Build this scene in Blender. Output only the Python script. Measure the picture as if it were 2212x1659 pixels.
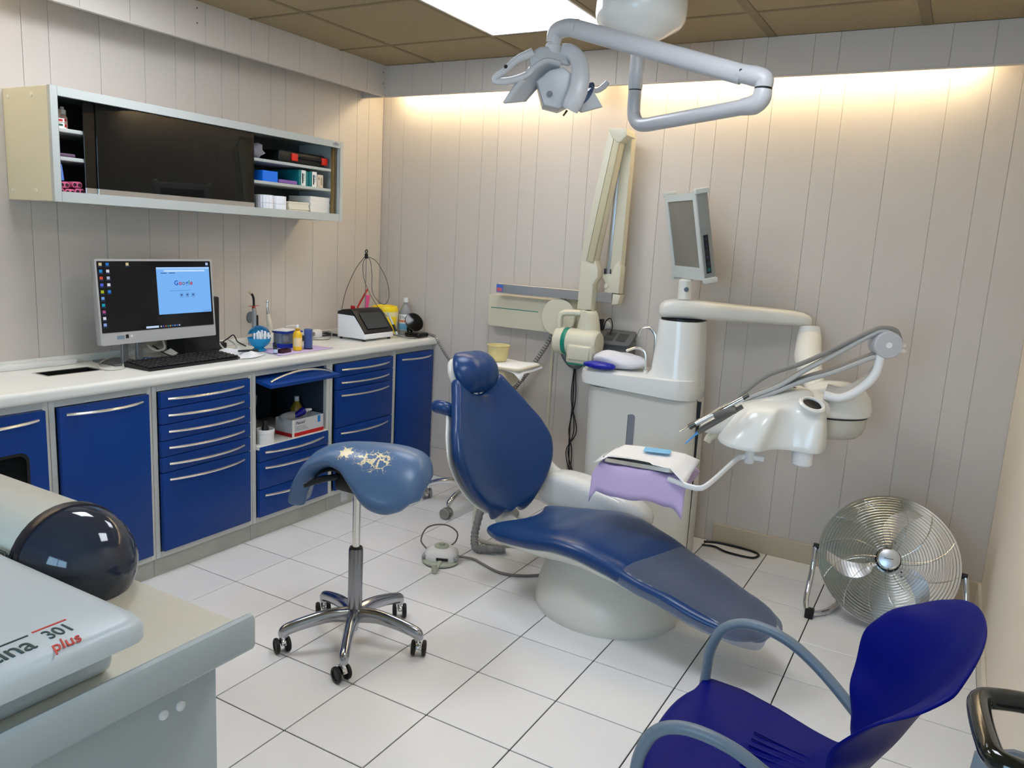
import bpy, bmesh, math, random
from mathutils import Vector, Matrix, Euler

for _o in list(bpy.data.objects):
    bpy.data.objects.remove(_o, do_unlink=True)
SC = bpy.context.scene
COL = SC.collection
random.seed(7)
V = Vector
PI = math.pi

# ------------------------------------------------------------------ camera
cam_d = bpy.data.cameras.new('camera')
cam_d.sensor_fit = 'HORIZONTAL'
cam_d.sensor_width = 36.0
cam_d.lens = 27.428
cam_d.clip_start = 0.02
cam = bpy.data.objects.new('camera', cam_d)
COL.objects.link(cam)
cam.matrix_world = Matrix(((0.865060, -0.136927, 0.482619, 2.76128),
                           (0.498681, 0.129893, -0.856998, -1.81338),
                           (0.054657, 0.982028, 0.180649, 1.46339),
                           (0, 0, 0, 1)))
SC.camera = cam

# ------------------------------------------------------------------ view and world
SC.view_settings.view_transform = 'Standard'
SC.view_settings.look = 'None'
SC.view_settings.gamma = 1.0
SC.view_settings.use_curve_mapping = False
SC.view_settings.exposure = 0.08
world = bpy.data.worlds.new('daylight')
SC.world = world
world.use_nodes = True
_bg = world.node_tree.nodes['Background']
_bg.inputs['Color'].default_value = (0.52, 0.76, 1.0, 1)
_bg.inputs['Strength'].default_value = 10.0

PANEL_POWER = 15.0      # radiance of the ceiling panels
COVE_POWER = 38.0       # radiance of the warm tubes behind the valances

# daylight entering by the window behind the camera
def window_portal(loc, rot, sx, sy):
    d = bpy.data.lights.new('window_daylight', 'AREA')
    d.shape = 'RECTANGLE'
    d.size, d.size_y = sx, sy
    d.cycles.is_portal = True
    o = bpy.data.objects.new('window_daylight', d)
    COL.objects.link(o)
    o.location, o.rotation_euler = loc, rot
window_portal((2.1, -3.19, 1.5), (PI / 2, 0, 0), 1.5, 1.3)

# ------------------------------------------------------------------ helpers
def lin(c):
    return tuple(((v / 255) / 12.92 if v / 255 <= 0.04045 else ((v / 255 + 0.055) / 1.055) ** 2.4) for v in c)

MATS = {}
def mat(name, rgb, rough=0.5, metal=0.0, coat=0.0, spec=0.5, bump=0.0, bscale=300.0, var=0.0, vscale=6.0,
        trans=0.0, ior=1.45, alpha=1.0, emit=0.0, sheen=0.0, stretch=None, sss=0.0):
    if name in MATS:
        return MATS[name]
    m = bpy.data.materials.new(name)
    m.use_nodes = True
    nt = m.node_tree
    b = nt.nodes['Principled BSDF']
    c = lin(rgb)
    b.inputs['Base Color'].default_value = (*c, 1)
    b.inputs['Roughness'].default_value = rough
    b.inputs['Metallic'].default_value = metal
    b.inputs['Coat Weight'].default_value = coat
    b.inputs['Coat Roughness'].default_value = 0.08
    b.inputs['Specular IOR Level'].default_value = spec
    b.inputs['Transmission Weight'].default_value = trans
    b.inputs['IOR'].default_value = ior
    b.inputs['Alpha'].default_value = alpha
    b.inputs['Sheen Weight'].default_value = sheen
    if sss:
        b.inputs['Subsurface Weight'].default_value = sss
        b.inputs['Subsurface Radius'].default_value = (0.01, 0.01, 0.01)
    if emit:
        b.inputs['Emission Color'].default_value = (*c, 1)
        b.inputs['Emission Strength'].default_value = emit
    tc = None
    if bump or var:
        tc = nt.nodes.new('ShaderNodeTexCoord')
        mp = nt.nodes.new('ShaderNodeMapping')
        nt.links.new(tc.outputs['Object'], mp.inputs['Vector'])
        if stretch:
            mp.inputs['Scale'].default_value = stretch
    if var:
        n = nt.nodes.new('ShaderNodeTexNoise')
        n.inputs['Scale'].default_value = vscale
        n.inputs['Detail'].default_value = 5
        nt.links.new(mp.outputs['Vector'], n.inputs['Vector'])
        r = nt.nodes.new('ShaderNodeMapRange')
        r.inputs['From Min'].default_value = 0.3
        r.inputs['From Max'].default_value = 0.7
        r.inputs['To Min'].default_value = 1 - var
        r.inputs['To Max'].default_value = 1 + var * 0.5
        nt.links.new(n.outputs['Fac'], r.inputs['Value'])
        mx = nt.nodes.new('ShaderNodeVectorMath')
        mx.operation = 'SCALE'
        mx.inputs[0].default_value = c
        nt.links.new(r.outputs['Result'], mx.inputs['Scale'])
        nt.links.new(mx.outputs['Vector'], b.inputs['Base Color'])
    if bump:
        n = nt.nodes.new('ShaderNodeTexNoise')
        n.inputs['Scale'].default_value = bscale
        n.inputs['Detail'].default_value = 3
        nt.links.new(mp.outputs['Vector'], n.inputs['Vector'])
        bp = nt.nodes.new('ShaderNodeBump')
        bp.inputs['Strength'].default_value = bump
        bp.inputs['Distance'].default_value = 0.002
        nt.links.new(n.outputs['Fac'], bp.inputs['Height'])
        nt.links.new(bp.outputs['Normal'], b.inputs['Normal'])
    MATS[name] = m
    return m

def glass(name, rgb, opacity, rough=0.03):
    """a thin tinted pane: part clear, part glossy; lets light through"""
    if name in MATS:
        return MATS[name]
    m = bpy.data.materials.new(name)
    m.use_nodes = True
    nt = m.node_tree
    for n in list(nt.nodes):
        nt.nodes.remove(n)
    out = nt.nodes.new('ShaderNodeOutputMaterial')
    tr = nt.nodes.new('ShaderNodeBsdfTransparent')
    gl = nt.nodes.new('ShaderNodeBsdfPrincipled')
    gl.inputs['Base Color'].default_value = (*lin(rgb), 1)
    gl.inputs['Roughness'].default_value = rough
    fr = nt.nodes.new('ShaderNodeFresnel')
    fr.inputs['IOR'].default_value = 1.45
    mx = nt.nodes.new('ShaderNodeMixShader')
    ad = nt.nodes.new('ShaderNodeMath')
    ad.operation = 'ADD'
    ad.use_clamp = True
    ad.inputs[1].default_value = opacity
    nt.links.new(fr.outputs['Fac'], ad.inputs[0])
    nt.links.new(ad.outputs['Value'], mx.inputs['Fac'])
    t = [0.35 + 0.65 * v for v in lin(rgb)]
    tr.inputs['Color'].default_value = (*t, 1)
    nt.links.new(tr.outputs['BSDF'], mx.inputs[1])
    nt.links.new(gl.outputs['BSDF'], mx.inputs[2])
    nt.links.new(mx.outputs['Shader'], out.inputs['Surface'])
    MATS[name] = m
    return m

def emis(name, rgb, s):
    if name in MATS:
        return MATS[name]
    m = bpy.data.materials.new(name)
    m.use_nodes = True
    nt = m.node_tree
    for n in list(nt.nodes):
        nt.nodes.remove(n)
    out = nt.nodes.new('ShaderNodeOutputMaterial')
    e = nt.nodes.new('ShaderNodeEmission')
    e.inputs['Color'].default_value = (*lin(rgb), 1)
    e.inputs['Strength'].default_value = s
    nt.links.new(e.outputs['Emission'], out.inputs['Surface'])
    MATS[name] = m
    return m

def T(x=0, y=0, z=0, rx=0, ry=0, rz=0, s=1):
    m = Matrix.Translation((x, y, z)) @ Euler((rx, ry, rz)).to_matrix().to_4x4()
    if s != 1:
        m = m @ Matrix.Diagonal((s, s, s, 1)) if not isinstance(s, tuple) else m @ Matrix.Diagonal((*s, 1))
    return m

def frame(o, x, y):
    """matrix with origin o, local X along x and local Z along x cross y"""
    x = V(x).normalized()
    z = x.cross(V(y)).normalized()
    y = z.cross(x)
    m = Matrix.Identity(4)
    for i in range(3):
        m[i][0], m[i][1], m[i][2], m[i][3] = x[i], y[i], z[i], o[i]
    return m

def catmull(pts, n=8, closed=False):
    pts = [V(p) for p in pts]
    if len(pts) < 3 and not closed:
        return pts
    out = []
    N = len(pts)
    for i in range(N if closed else N - 1):
        if closed:
            a, b, c, d = pts[(i - 1) % N], pts[i], pts[(i + 1) % N], pts[(i + 2) % N]
        else:
            b, c = pts[i], pts[i + 1]
            a = pts[i - 1] if i else b * 2 - c
            d = pts[i + 2] if i + 2 < N else c * 2 - b
        for k in range(n):
            t = k / n
            out.append(0.5 * ((2 * b) + (c - a) * t + (2 * a - 5 * b + 4 * c - d) * t * t + (3 * b - a - 3 * c + d) * t ** 3))
    if not closed:
        out.append(pts[-1])
    return out

def rrect(w, h, r, n=5, cx=0, cy=0):
    """rounded rectangle outline, counter-clockwise"""
    r = min(r, w / 2 - 1e-5, h / 2 - 1e-5)
    o = []
    for sx, sy, a0 in ((1, 1, 0), (-1, 1, 90), (-1, -1, 180), (1, -1, 270)):
        for k in range(n + 1):
            a = math.radians(a0 + 90 * k / n)
            o.append((cx + sx * (w / 2 - r) + r * math.cos(a), cy + sy * (h / 2 - r) + r * math.sin(a)))
    return o

class B:
    def __init__(self):
        self.bm = bmesh.new()
    def _merge(self, b2, M=None):
        if M is not None:
            b2.transform(M)
            if M.determinant() < 0:
                bmesh.ops.reverse_faces(b2, faces=b2.faces)
        me = bpy.data.meshes.new('tmp')
        b2.to_mesh(me)
        b2.free()
        self.bm.from_mesh(me)
        bpy.data.meshes.remove(me)
        return self
    def box(self, lo, hi, r=0.0, seg=2, M=None):
        b2 = bmesh.new()
        bmesh.ops.create_cube(b2, size=1)
        lo, hi = V(lo), V(hi)
        for v in b2.verts:
            v.co = V([(lo[i] + hi[i]) / 2 + v.co[i] * (hi[i] - lo[i]) for i in range(3)])
        if r:
            bmesh.ops.bevel(b2, geom=b2.edges[:], offset=r, segments=seg, affect='EDGES', profile=0.5)
        return self._merge(b2, M)
    def lathe(self, prof, n=28, M=None, a0=0.0, a1=2 * PI):
        b2 = bmesh.new()
        full = abs(a1 - a0 - 2 * PI) < 1e-6
        rings = []
        for r, z in prof:
            if r < 1e-6:
                rings.append([b2.verts.new((0, 0, z))])
            else:
                rings.append([b2.verts.new((r * math.cos(a0 + (a1 - a0) * k / n), r * math.sin(a0 + (a1 - a0) * k / n), z))
                              for k in range(n if full else n + 1)])
        for A, C in zip(rings, rings[1:]):
            m = max(len(A), len(C))
            for k in range(m if full else m - 1):
                k2 = (k + 1) % m
                if len(A) == 1 and len(C) == 1:
                    continue
                if len(A) == 1:
                    b2.faces.new((A[0], C[k2], C[k]))
                elif len(C) == 1:
                    b2.faces.new((A[k], A[k2], C[0]))
                else:
                    b2.faces.new((A[k], A[k2], C[k2], C[k]))
        if full:
            for R, up in ((rings[0], False), (rings[-1], True)):
                if len(R) > 2:
                    b2.faces.new(R if up else R[::-1])
        bmesh.ops.recalc_face_normals(b2, faces=b2.faces)
        return self._merge(b2, M)
    def tube(self, pts, r, n=10, M=None, sm=6, closed=False, caps=True, flat=1.0, up=None):
        P = catmull(pts, sm, closed) if sm else [V(p) for p in pts]
        m = len(P)
        if isinstance(r, (list, tuple)):
            k = len(r) - 1
            R = []
            for i in range(m):
                t = i / (m - 1) * k
                j = min(int(t), k - 1)
                R.append(r[j] + (r[j + 1] - r[j]) * (t - j))
        else:
            R = [r] * m
        b2 = bmesh.new()
        tang = []
        for i in range(m):
            if closed:
                t = P[(i + 1) % m] - P[i - 1]
            else:
                t = P[min(i + 1, m - 1)] - P[max(i - 1, 0)]
            tang.append(t.normalized())
        u = V(up) if up else V((0, 0, 1))
        if abs(u.normalized().dot(tang[0])) > 0.95:
            u = V((0, 1, 0)) if abs(tang[0].y) < 0.9 else V((1, 0, 0))
        u = (u - tang[0] * u.dot(tang[0])).normalized()
        rings = []
        for i in range(m):
            if up:
                u = V(up)
            u = (u - tang[i] * u.dot(tang[i])).normalized()
            w = tang[i].cross(u)
            rings.append([b2.verts.new(P[i] + (u * math.cos(2 * PI * k / n) + w * math.sin(2 * PI * k / n) * flat) * R[i]) for k in range(n)])
        for i in range(m if closed else m - 1):
            A, C = rings[i], rings[(i + 1) % m]
            for k in range(n):
                b2.faces.new((A[k], A[(k + 1) % n], C[(k + 1) % n], C[k]))
        if caps and not closed:
            b2.faces.new(rings[0][::-1])
            b2.faces.new(rings[-1])
        bmesh.ops.recalc_face_normals(b2, faces=b2.faces)
        return self._merge(b2, M)
    def prism(self, poly, z0, z1, M=None, r=0.0, seg=2, hole=None):
        b2 = bmesh.new()
        if hole:
            oa = [b2.verts.new((x, y, z0)) for x, y in poly]
            ia = [b2.verts.new((x, y, z0)) for x, y in hole]
            ob = [b2.verts.new((x, y, z1)) for x, y in poly]
            ib = [b2.verts.new((x, y, z1)) for x, y in hole]
            n = len(poly)
            for k in range(n):
                j = (k + 1) % n
                b2.faces.new((oa[k], oa[j], ob[j], ob[k]))
                b2.faces.new((ia[j], ia[k], ib[k], ib[j]))
                b2.faces.new((ob[k], ob[j], ib[j], ib[k]))
                b2.faces.new((oa[j], oa[k], ia[k], ia[j]))
        else:
            a = [b2.verts.new((x, y, z0)) for x, y in poly]
            f = b2.faces.new(a)
            e = bmesh.ops.extrude_face_region(b2, geom=[f])
            for g in e['geom']:
                if isinstance(g, bmesh.types.BMVert):
                    g.co.z = z1
        bmesh.ops.recalc_face_normals(b2, faces=b2.faces)
        if r:
            ed = [e for e in b2.edges if abs(e.verts[0].co.z - e.verts[1].co.z) < 1e-7]
            bmesh.ops.bevel(b2, geom=ed, offset=r, segments=seg, affect='EDGES', profile=0.5)
        return self._merge(b2, M)
    def loft(self, loops, M=None, cap=True, closed=True):
        b2 = bmesh.new()
        rings = [[b2.verts.new(p) for p in L] for L in loops]
        n = len(rings[0])
        for A, C in zip(rings, rings[1:]):
            for k in range(n if closed else n - 1):
                b2.faces.new((A[k], A[(k + 1) % n], C[(k + 1) % n], C[k]))
        if cap and closed:
            b2.faces.new(rings[0][::-1])
            b2.faces.new(rings[-1])
        bmesh.ops.recalc_face_normals(b2, faces=b2.faces)
        return self._merge(b2, M)
    def grid(self, f, nu, nv, M=None, th=0.0):
        """surface f(u,v) for u,v in 0..1; th gives it a thickness (offset by -normal)"""
        b2 = bmesh.new()
        g = [[b2.verts.new(f(i / nu, j / nv)) for j in range(nv + 1)] for i in range(nu + 1)]
        for i in range(nu):
            for j in range(nv):
                b2.faces.new((g[i][j], g[i + 1][j], g[i + 1][j + 1], g[i][j + 1]))
        if th:
            b2.normal_update()
            top = [v for row in g for v in row]
            nrm = {v: v.normal.copy() for v in top}
            low = {v: b2.verts.new(v.co - nrm[v] * th) for v in top}
            for i in range(nu):
                for j in range(nv):
                    b2.faces.new((low[g[i][j + 1]], low[g[i + 1][j + 1]], low[g[i + 1][j]], low[g[i][j]]))
            rim = [g[i][0] for i in range(nu + 1)] + [g[nu][j] for j in range(1, nv + 1)] + \
                  [g[i][nv] for i in range(nu - 1, -1, -1)] + [g[0][j] for j in range(nv - 1, 0, -1)]
            for k in range(len(rim)):
                a, c = rim[k], rim[(k + 1) % len(rim)]
                b2.faces.new((c, a, low[a], low[c]))
            bmesh.ops.recalc_face_normals(b2, faces=b2.faces)
        return self._merge(b2, M)
    def ball(self, c, r, n=20, M=None, sc=(1, 1, 1)):
        b2 = bmesh.new()
        bmesh.ops.create_uvsphere(b2, u_segments=n, v_segments=max(8, n // 2), radius=1)
        for v in b2.verts:
            v.co = V((c[0] + v.co.x * r * sc[0], c[1] + v.co.y * r * sc[1], c[2] + v.co.z * r * sc[2]))
        return self._merge(b2, M)

WM = {}      # world matrix of each root
def obj(name, b, m, parent=None, ang=35, subd=0, local=False):
    bm = b.bm
    for f in bm.faces:
        f.smooth = True
    if ang is not None:
        a = math.radians(ang)
        for e in bm.edges:
            if len(e.link_faces) == 2:
                e.smooth = e.calc_face_angle(0) < a
    me = bpy.data.meshes.new(name)
    bm.to_mesh(me)
    bm.free()
    me.materials.append(m)
    o = bpy.data.objects.new(name, me)
    COL.objects.link(o)
    if parent is not None:
        o.parent = parent
        W = WM[parent.name]
        WM[o.name] = W
        if not local:
            me.transform(W.inverted())
    else:
        WM[o.name] = Matrix.Identity(4)
    if subd:
        md = o.modifiers.new('subd', 'SUBSURF')
        md.levels = md.render_levels = subd
    return o

def tag(o, label, cat, group=None):
    o['label'] = label
    o['category'] = cat
    if group:
        o['group'] = group
    return o

def thing(name, label, cat, loc=(0, 0, 0), rz=0.0, group=None):
    o = bpy.data.objects.new(name, None)
    o.empty_display_size = 0.05
    COL.objects.link(o)
    o.location = loc
    o.rotation_euler = (0, 0, rz)
    WM[o.name] = T(*loc, 0, 0, rz)
    return tag(o, label, cat, group)

def single(name, b, m, label, cat, group=None, base=None, **k):
    """a thing that is one mesh; its origin is put at its base"""
    o = obj(name, b, m, **k)
    me = o.data
    lo = V([min(v.co[i] for v in me.vertices) for i in range(3)])
    hi = V([max(v.co[i] for v in me.vertices) for i in range(3)])
    c = V(base) if base else V(((lo.x + hi.x) / 2, (lo.y + hi.y) / 2, lo.z))
    me.transform(Matrix.Translation(-c))
    o.location = c
    WM[o.name] = Matrix.Translation(c)
    return tag(o, label, cat, group)

def struct(name, b, m, **k):
    o = obj(name, b, m, **k)
    o['kind'] = 'structure'
    return o

def copy_part(src, parent, loc=(0, 0, 0), sc=(1, 1, 1), rot=(0, 0, 0), name=None):
    c = src.copy()
    COL.objects.link(c)
    c.parent = parent
    c.location, c.scale, c.rotation_euler = loc, sc, rot
    WM[c.name] = WM[parent.name] if parent else Matrix.Identity(4)
    return c

def dup(root, loc, rz=0.0, label=None, group=None):
    r = root.copy()
    COL.objects.link(r)
    r.location = loc
    r.rotation_euler = (0, 0, rz)
    WM[r.name] = T(*loc, 0, 0, rz)
    if label:
        r['label'] = label
    if group:
        r['group'] = group
    for ch in list(root.children):
        c = ch.copy()
        COL.objects.link(c)
        c.parent = r
        for g in list(ch.children):
            d = g.copy()
            COL.objects.link(d)
            d.parent = c
    return r

def text(name, s, size, m, parent, M, ext=0.0004, align='CENTER', shear=0.0, bold=0.0, sp=1.0):
    """flat lettering in the local XY plane of M"""
    cu = bpy.data.curves.new(name, 'FONT')
    cu.body = s
    cu.size = size
    cu.align_x = align
    cu.align_y = 'CENTER'
    cu.extrude = ext
    cu.shear = shear
    cu.offset = bold
    cu.space_character = sp
    cu.resolution_u = 3
    t = bpy.data.objects.new(name + '_t', cu)
    COL.objects.link(t)
    dg = bpy.context.evaluated_depsgraph_get()
    me = bpy.data.meshes.new_from_object(t.evaluated_get(dg))
    bpy.data.objects.remove(t, do_unlink=True)
    bpy.data.curves.remove(cu)
    me.transform(M)
    me.materials.clear()
    me.materials.append(m)
    o = bpy.data.objects.new(name, me)
    COL.objects.link(o)
    if parent is not None:
        o.parent = parent
        me.transform(WM[parent.name].inverted())
    return o
# ================================================================== the room
XL, XR, YB, YF, ZC = -0.4025, 3.012, 2.043, -3.2, 2.395
M_wall = mat('wall_paint', (202, 194, 185), 0.55, bump=0.12, bscale=90, stretch=(1, 1, 6))
M_wall2 = mat('wall_groove', (200, 191, 182), 0.7)
M_wallr = mat('right_wall_paint', (234, 223, 205), 0.6, bump=0.1, bscale=120)
M_tile = mat('floor_tile_glaze', (232, 232, 232), 0.2, spec=0.45, var=0.03, vscale=3)
M_grout = mat('grout', (22, 21, 20), 0.9)
M_ceil = None
M_base = mat('baseboard_cream', (196, 184, 160), 0.45)
M_white = mat('white_plastic', (232, 232, 230), 0.35)

# floor: a dark bed with a tile in every cell
fl = struct('floor', B().box((XL - 0.1, YF - 0.1, -0.08), (XR + 0.1, YB + 0.1, -0.004)), M_grout)
JN = 0.0021
tile_me = {}
xs = [-0.4 + 0.1] + [0.3 * k for k in range(0, 11)] + [XR]
xs = [XL] + [-0.3] + [0.3 * k for k in range(0, 11)]
ys = [YF] + [0.3 * k for k in range(-10, 7)] + [YB]
for i in range(len(xs) - 1):
    for j in range(len(ys) - 1):
        w, d = xs[i + 1] - xs[i] - 2 * JN, ys[j + 1] - ys[j] - 2 * JN
        k = (round(w, 4), round(d, 4))
        if k not in tile_me:
            t = obj('floor_tile', B().box((-w / 2, -d / 2, -0.012), (w / 2, d / 2, 0), 0.0012, 1), M_tile, fl, local=True)
            tile_me[k] = t
        else:
            t = copy_part(tile_me[k], fl)
        t.location = ((xs[i] + xs[i + 1]) / 2, (ys[j] + ys[j + 1]) / 2, 0)

# ceiling: tan mineral tiles in a grid of bars
def ceiling_mat():
    m = mat('ceiling_tile_tan', (150, 131, 96), 0.85)
    nt = m.node_tree
    b = nt.nodes['Principled BSDF']
    tc = nt.nodes.new('ShaderNodeTexCoord')
    mp = nt.nodes.new('ShaderNodeMapping')
    mp.inputs['Rotation'].default_value = (0, 0, 0.6)
    nt.links.new(tc.outputs['Object'], mp.inputs['Vector'])
    w1 = nt.nodes.new('ShaderNodeTexWave')
    w1.inputs['Scale'].default_value = 42
    w1.inputs['Distortion'].default_value = 3
    w1.inputs['Detail'].default_value = 2
    nt.links.new(mp.outputs['Vector'], w1.inputs['Vector'])
    v1 = nt.nodes.new('ShaderNodeTexVoronoi')
    v1.inputs['Scale'].default_value = 220
    nt.links.new(tc.outputs['Object'], v1.inputs['Vector'])
    add = nt.nodes.new('ShaderNodeMath')
    add.operation = 'ADD'
    nt.links.new(w1.outputs['Fac'], add.inputs[0])
    nt.links.new(v1.outputs['Distance'], add.inputs[1])
    bp = nt.nodes.new('ShaderNodeBump')
    bp.inputs['Strength'].default_value = 0.5
    bp.inputs['Distance'].default_value = 0.004
    nt.links.new(add.outputs['Value'], bp.inputs['Height'])
    nt.links.new(bp.outputs['Normal'], b.inputs['Normal'])
    r = nt.nodes.new('ShaderNodeMix')
    r.data_type = 'RGBA'
    r.inputs['A'].default_value = (*lin((150, 133, 102)), 1)
    r.inputs['B'].default_value = (*lin((178, 160, 126)), 1)
    nt.links.new(w1.outputs['Fac'], r.inputs['Factor'])
    nt.links.new(r.outputs['Result'], b.inputs['Base Color'])
    return m
M_ceil = ceiling_mat()
M_bar = mat('ceiling_bar', (128, 112, 82), 0.6)
ce = struct('ceiling', B().box((XL - 0.1, YF - 0.1, ZC + 0.012), (XR + 0.1, YB + 0.1, ZC + 0.1)), mat('ceiling_void', (120, 108, 84), 0.9))
cxs = [XL] + [0.1 + 0.6 * k for k in range(0, 5)] + [XR]
cys = [YF] + [1.47 - 0.6 * k for k in range(7, -1, -1)] + [YB]
LIGHT_CELLS = {(2, 7), (1, 5), (4, 5)}
ct = {}
for i in range(len(cxs) - 1):
    for j in range(len(cys) - 1):
        if (i, j) in LIGHT_CELLS:
            continue
        w, d = cxs[i + 1] - cxs[i] - 0.006, cys[j + 1] - cys[j] - 0.006
        k = (round(w, 3), round(d, 3))
        if k not in ct:
            t = obj('ceiling_tile', B().box((-w / 2, -d / 2, 0), (w / 2, d / 2, 0.014), 0.003, 1), M_ceil, ce, local=True)
            ct[k] = t
        else:
            t = copy_part(ct[k], ce)
        t.location = ((cxs[i] + cxs[i + 1]) / 2, (cys[j] + cys[j + 1]) / 2, ZC)
for x in cxs[1:-1]:
    w = 0.02 if x > 1.5 else 0.011
    obj('grid_bar', B().box((x - w, YF, ZC - 0.004), (x + w, YB, ZC + 0.004), 0.0015, 1), M_bar, ce)
for y in cys[1:-1]:
    w = 0.009
    obj('grid_bar', B().box((XL, y - w, ZC - 0.0035), (XR, y + w, ZC + 0.004), 0.0015, 1), M_bar, ce)

# recessed light panels: one visible, two added out of view to brighten side walls
M_panel = emis('panel_light', (242, 246, 254), PANEL_POWER)
M_panel_dim = emis('panel_light_dimmed', (242, 246, 254), PANEL_POWER * 0.68)  # visible panel set weaker so the back wall is not overlit
M_alu = mat('brushed_aluminium', (196, 198, 200), 0.32, 1.0, bump=0.03, bscale=400)
LAB = {(2, 7): 'square recessed ceiling light panel above the dental chair',
       (1, 5): 'added ceiling light panel out of view, brightening the left wall',
       (4, 5): 'added ceiling light panel out of view, brightening the right wall'}
for (i, j) in sorted(LIGHT_CELLS):
    x0, x1, y0, y1 = cxs[i] + 0.01, cxs[i + 1] - 0.01, cys[j] + 0.01, cys[j + 1] - 0.01
    t = thing('ceiling_light', LAB[(i, j)], 'ceiling light', ((x0 + x1) / 2, (y0 + y1) / 2, ZC), group='recessed ceiling panels')
    obj('diffuser', B().box((x0 + 0.012, y0 + 0.012, ZC + 0.001), (x1 - 0.012, y1 - 0.012, ZC + 0.006)), M_panel_dim if j == 7 else M_panel, t)
    obj('frame', B().prism([(x0, y0), (x1, y0), (x1, y1), (x0, y1)], ZC - 0.003, ZC + 0.01,
        hole=[(x0 + 0.012, y0 + 0.012), (x1 - 0.012, y0 + 0.012), (x1 - 0.012, y1 - 0.012), (x0 + 0.012, y1 - 0.012)]), M_alu, t)

# wall panelling: boards with real grooves
def boards(parent, edges, axis, face, z0, z1, th, gap=0.0007, m=M_wall, sign=1):
    cache = {}
    for a, c in zip(edges, edges[1:]):
        w = round(c - a - 2 * gap, 4)
        if w < 0.01:
            continue
        key = (w, round(z1 - z0, 4))
        if key not in cache:
            if axis == 'y':      # boards run along y, face looks to +x
                b = B().box((-th, -w / 2, 0), (0, w / 2, z1 - z0), 0.0009, 1)
            else:                # boards run along x, face looks to -y
                b = B().box((-w / 2, 0, 0), (w / 2, th, z1 - z0), 0.0009, 1)
            o = obj('panel', b, m, parent, local=True)
            cache[key] = o
        else:
            o = copy_part(cache[key], parent)
        o.location = (face, (a + c) / 2, z0) if axis == 'y' else ((a + c) / 2, face, z0)

ly = [-0.063, 0.038, 0.245, 0.446, 0.597, 0.70, 0.849, 0.951, 1.153, 1.255, 1.458, 1.658, 1.808, 1.91, YB]
back = [0.2, 0.2, 0.1, 0.15, 0.2, 0.1, 0.2, 0.15, 0.1, 0.2]
y = ly[0]
k = 0
while y > YF:
    y -= back[k % 10]
    k += 1
    ly.insert(0, max(y, YF))
wl = struct('wall_left', B().box((XL - 0.15, YF - 0.1, -0.05), (XL - 0.0035, YB + 0.15, ZC + 0.02)), M_wall2)
boards(wl, ly, 'y', XL, 0.0, ZC, 0.01)
bx_ = [XL, -0.345, -0.245, -0.043, 0.157, 0.312, 0.413, 0.564, 0.666, 0.869, 0.973, 1.173, 1.376, 1.531, 1.632, 1.782, 1.885, 2.091, 2.192, 2.398, 2.6, 2.753, 2.857, XR]
wb = struct('wall_back', B().box((XL - 0.15, YB + 0.0035, -0.05), (XR + 0.15, YB + 0.15, ZC + 0.02)), M_wall2)
boards(wb, bx_[:12], 'x', YB, 0.177, ZC, 0.01)
boards(wb, bx_[11:], 'x', YB, 0.0, ZC, 0.01)
obj('skirting_board', B().box((XL, YB - 0.002, 0), (1.17, YB + 0.01, 0.173), 0.002, 1), M_wall, wb)
wr = struct('wall_right', B().box((XR, YF - 0.1, -0.05), (XR + 0.12, YB + 0.15, ZC + 0.02)), M_wallr)
# wall behind the camera, with the window that lets the daylight in
WX0, WX1, WZ0, WZ1 = 1.35, 2.85, 0.85, 2.15
wf = struct('wall_front', B().box((XL - 0.15, YF - 0.12, -0.05), (WX0, YF, ZC + 0.02)).box((WX1, YF - 0.12, -0.05), (XR + 0.12, YF, ZC + 0.02))
            .box((WX0, YF - 0.12, -0.05), (WX1, YF, WZ0)).box((WX0, YF - 0.12, WZ1), (WX1, YF, ZC + 0.02)), M_wallr)
wn = struct('window_1', B().box((WX0, YF - 0.09, WZ0), (WX0 + 0.05, YF - 0.03, WZ1)).box((WX1 - 0.05, YF - 0.09, WZ0), (WX1, YF - 0.03, WZ1))
            .box((WX0, YF - 0.09, WZ0), (WX1, YF - 0.03, WZ0 + 0.05)).box((WX0, YF - 0.09, WZ1 - 0.05), (WX1, YF - 0.03, WZ1))
            .box((2.08, YF - 0.08, WZ0), (2.12, YF - 0.04, WZ1)), M_white)
for a, c in ((WX0 + 0.05, 2.08), (2.12, WX1 - 0.05)):
    obj('pane', B().box((a, YF - 0.063, WZ0 + 0.05), (c, YF - 0.057, WZ1 - 0.05)), glass('clear_pane', (235, 242, 246), 0.0), wn)

# valances
VX, VY, VZ = -0.231, 1.845, 2.228
t1 = struct('trim_1', B().box((VX - 0.018, YF, VZ + 0.003), (VX - 0.0035, VY + 0.0, ZC)), M_wall2)
vy = [YF, -2.7, -2.5, -2.3, -2.2, -2.0, -1.85, -1.7, -1.5, -1.4, -1.2, -1.05, -0.85, -0.75, -0.55, -0.4, -0.25, -0.05, 0.06, 0.265, 0.47, 0.623, 0.725, 0.875, 0.98, 1.182, 1.285, 1.486, 1.688, VY]
boards(t1, vy, 'y', VX, VZ, ZC, 0.01)
obj('edge_strip', B().box((VX - 0.02, YF, VZ - 0.002), (VX + 0.0015, VY, VZ + 0.004), 0.001, 1), M_wall, t1)
for zz in (2.365, 2.305):
    obj('screw', B().lathe([(0.0035, 0), (0.003, 0.001), (0, 0.001)], 8, T(VX, 0.58, zz, 0, PI / 2, 0)), mat('screw_dark', (60, 55, 50), 0.5), t1)
    obj('screw', B().lathe([(0.0035, 0), (0.003, 0.001), (0, 0.001)], 8, T(VX, 1.825, zz - 0.01, 0, PI / 2, 0)), mat('screw_dark', (60, 55, 50), 0.5), t1)
t2 = struct('trim_2', B().box((XL, VY + 0.0035, VZ + 0.003), (XR, VY + 0.018, ZC - 0.002)), M_wall2)
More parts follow.
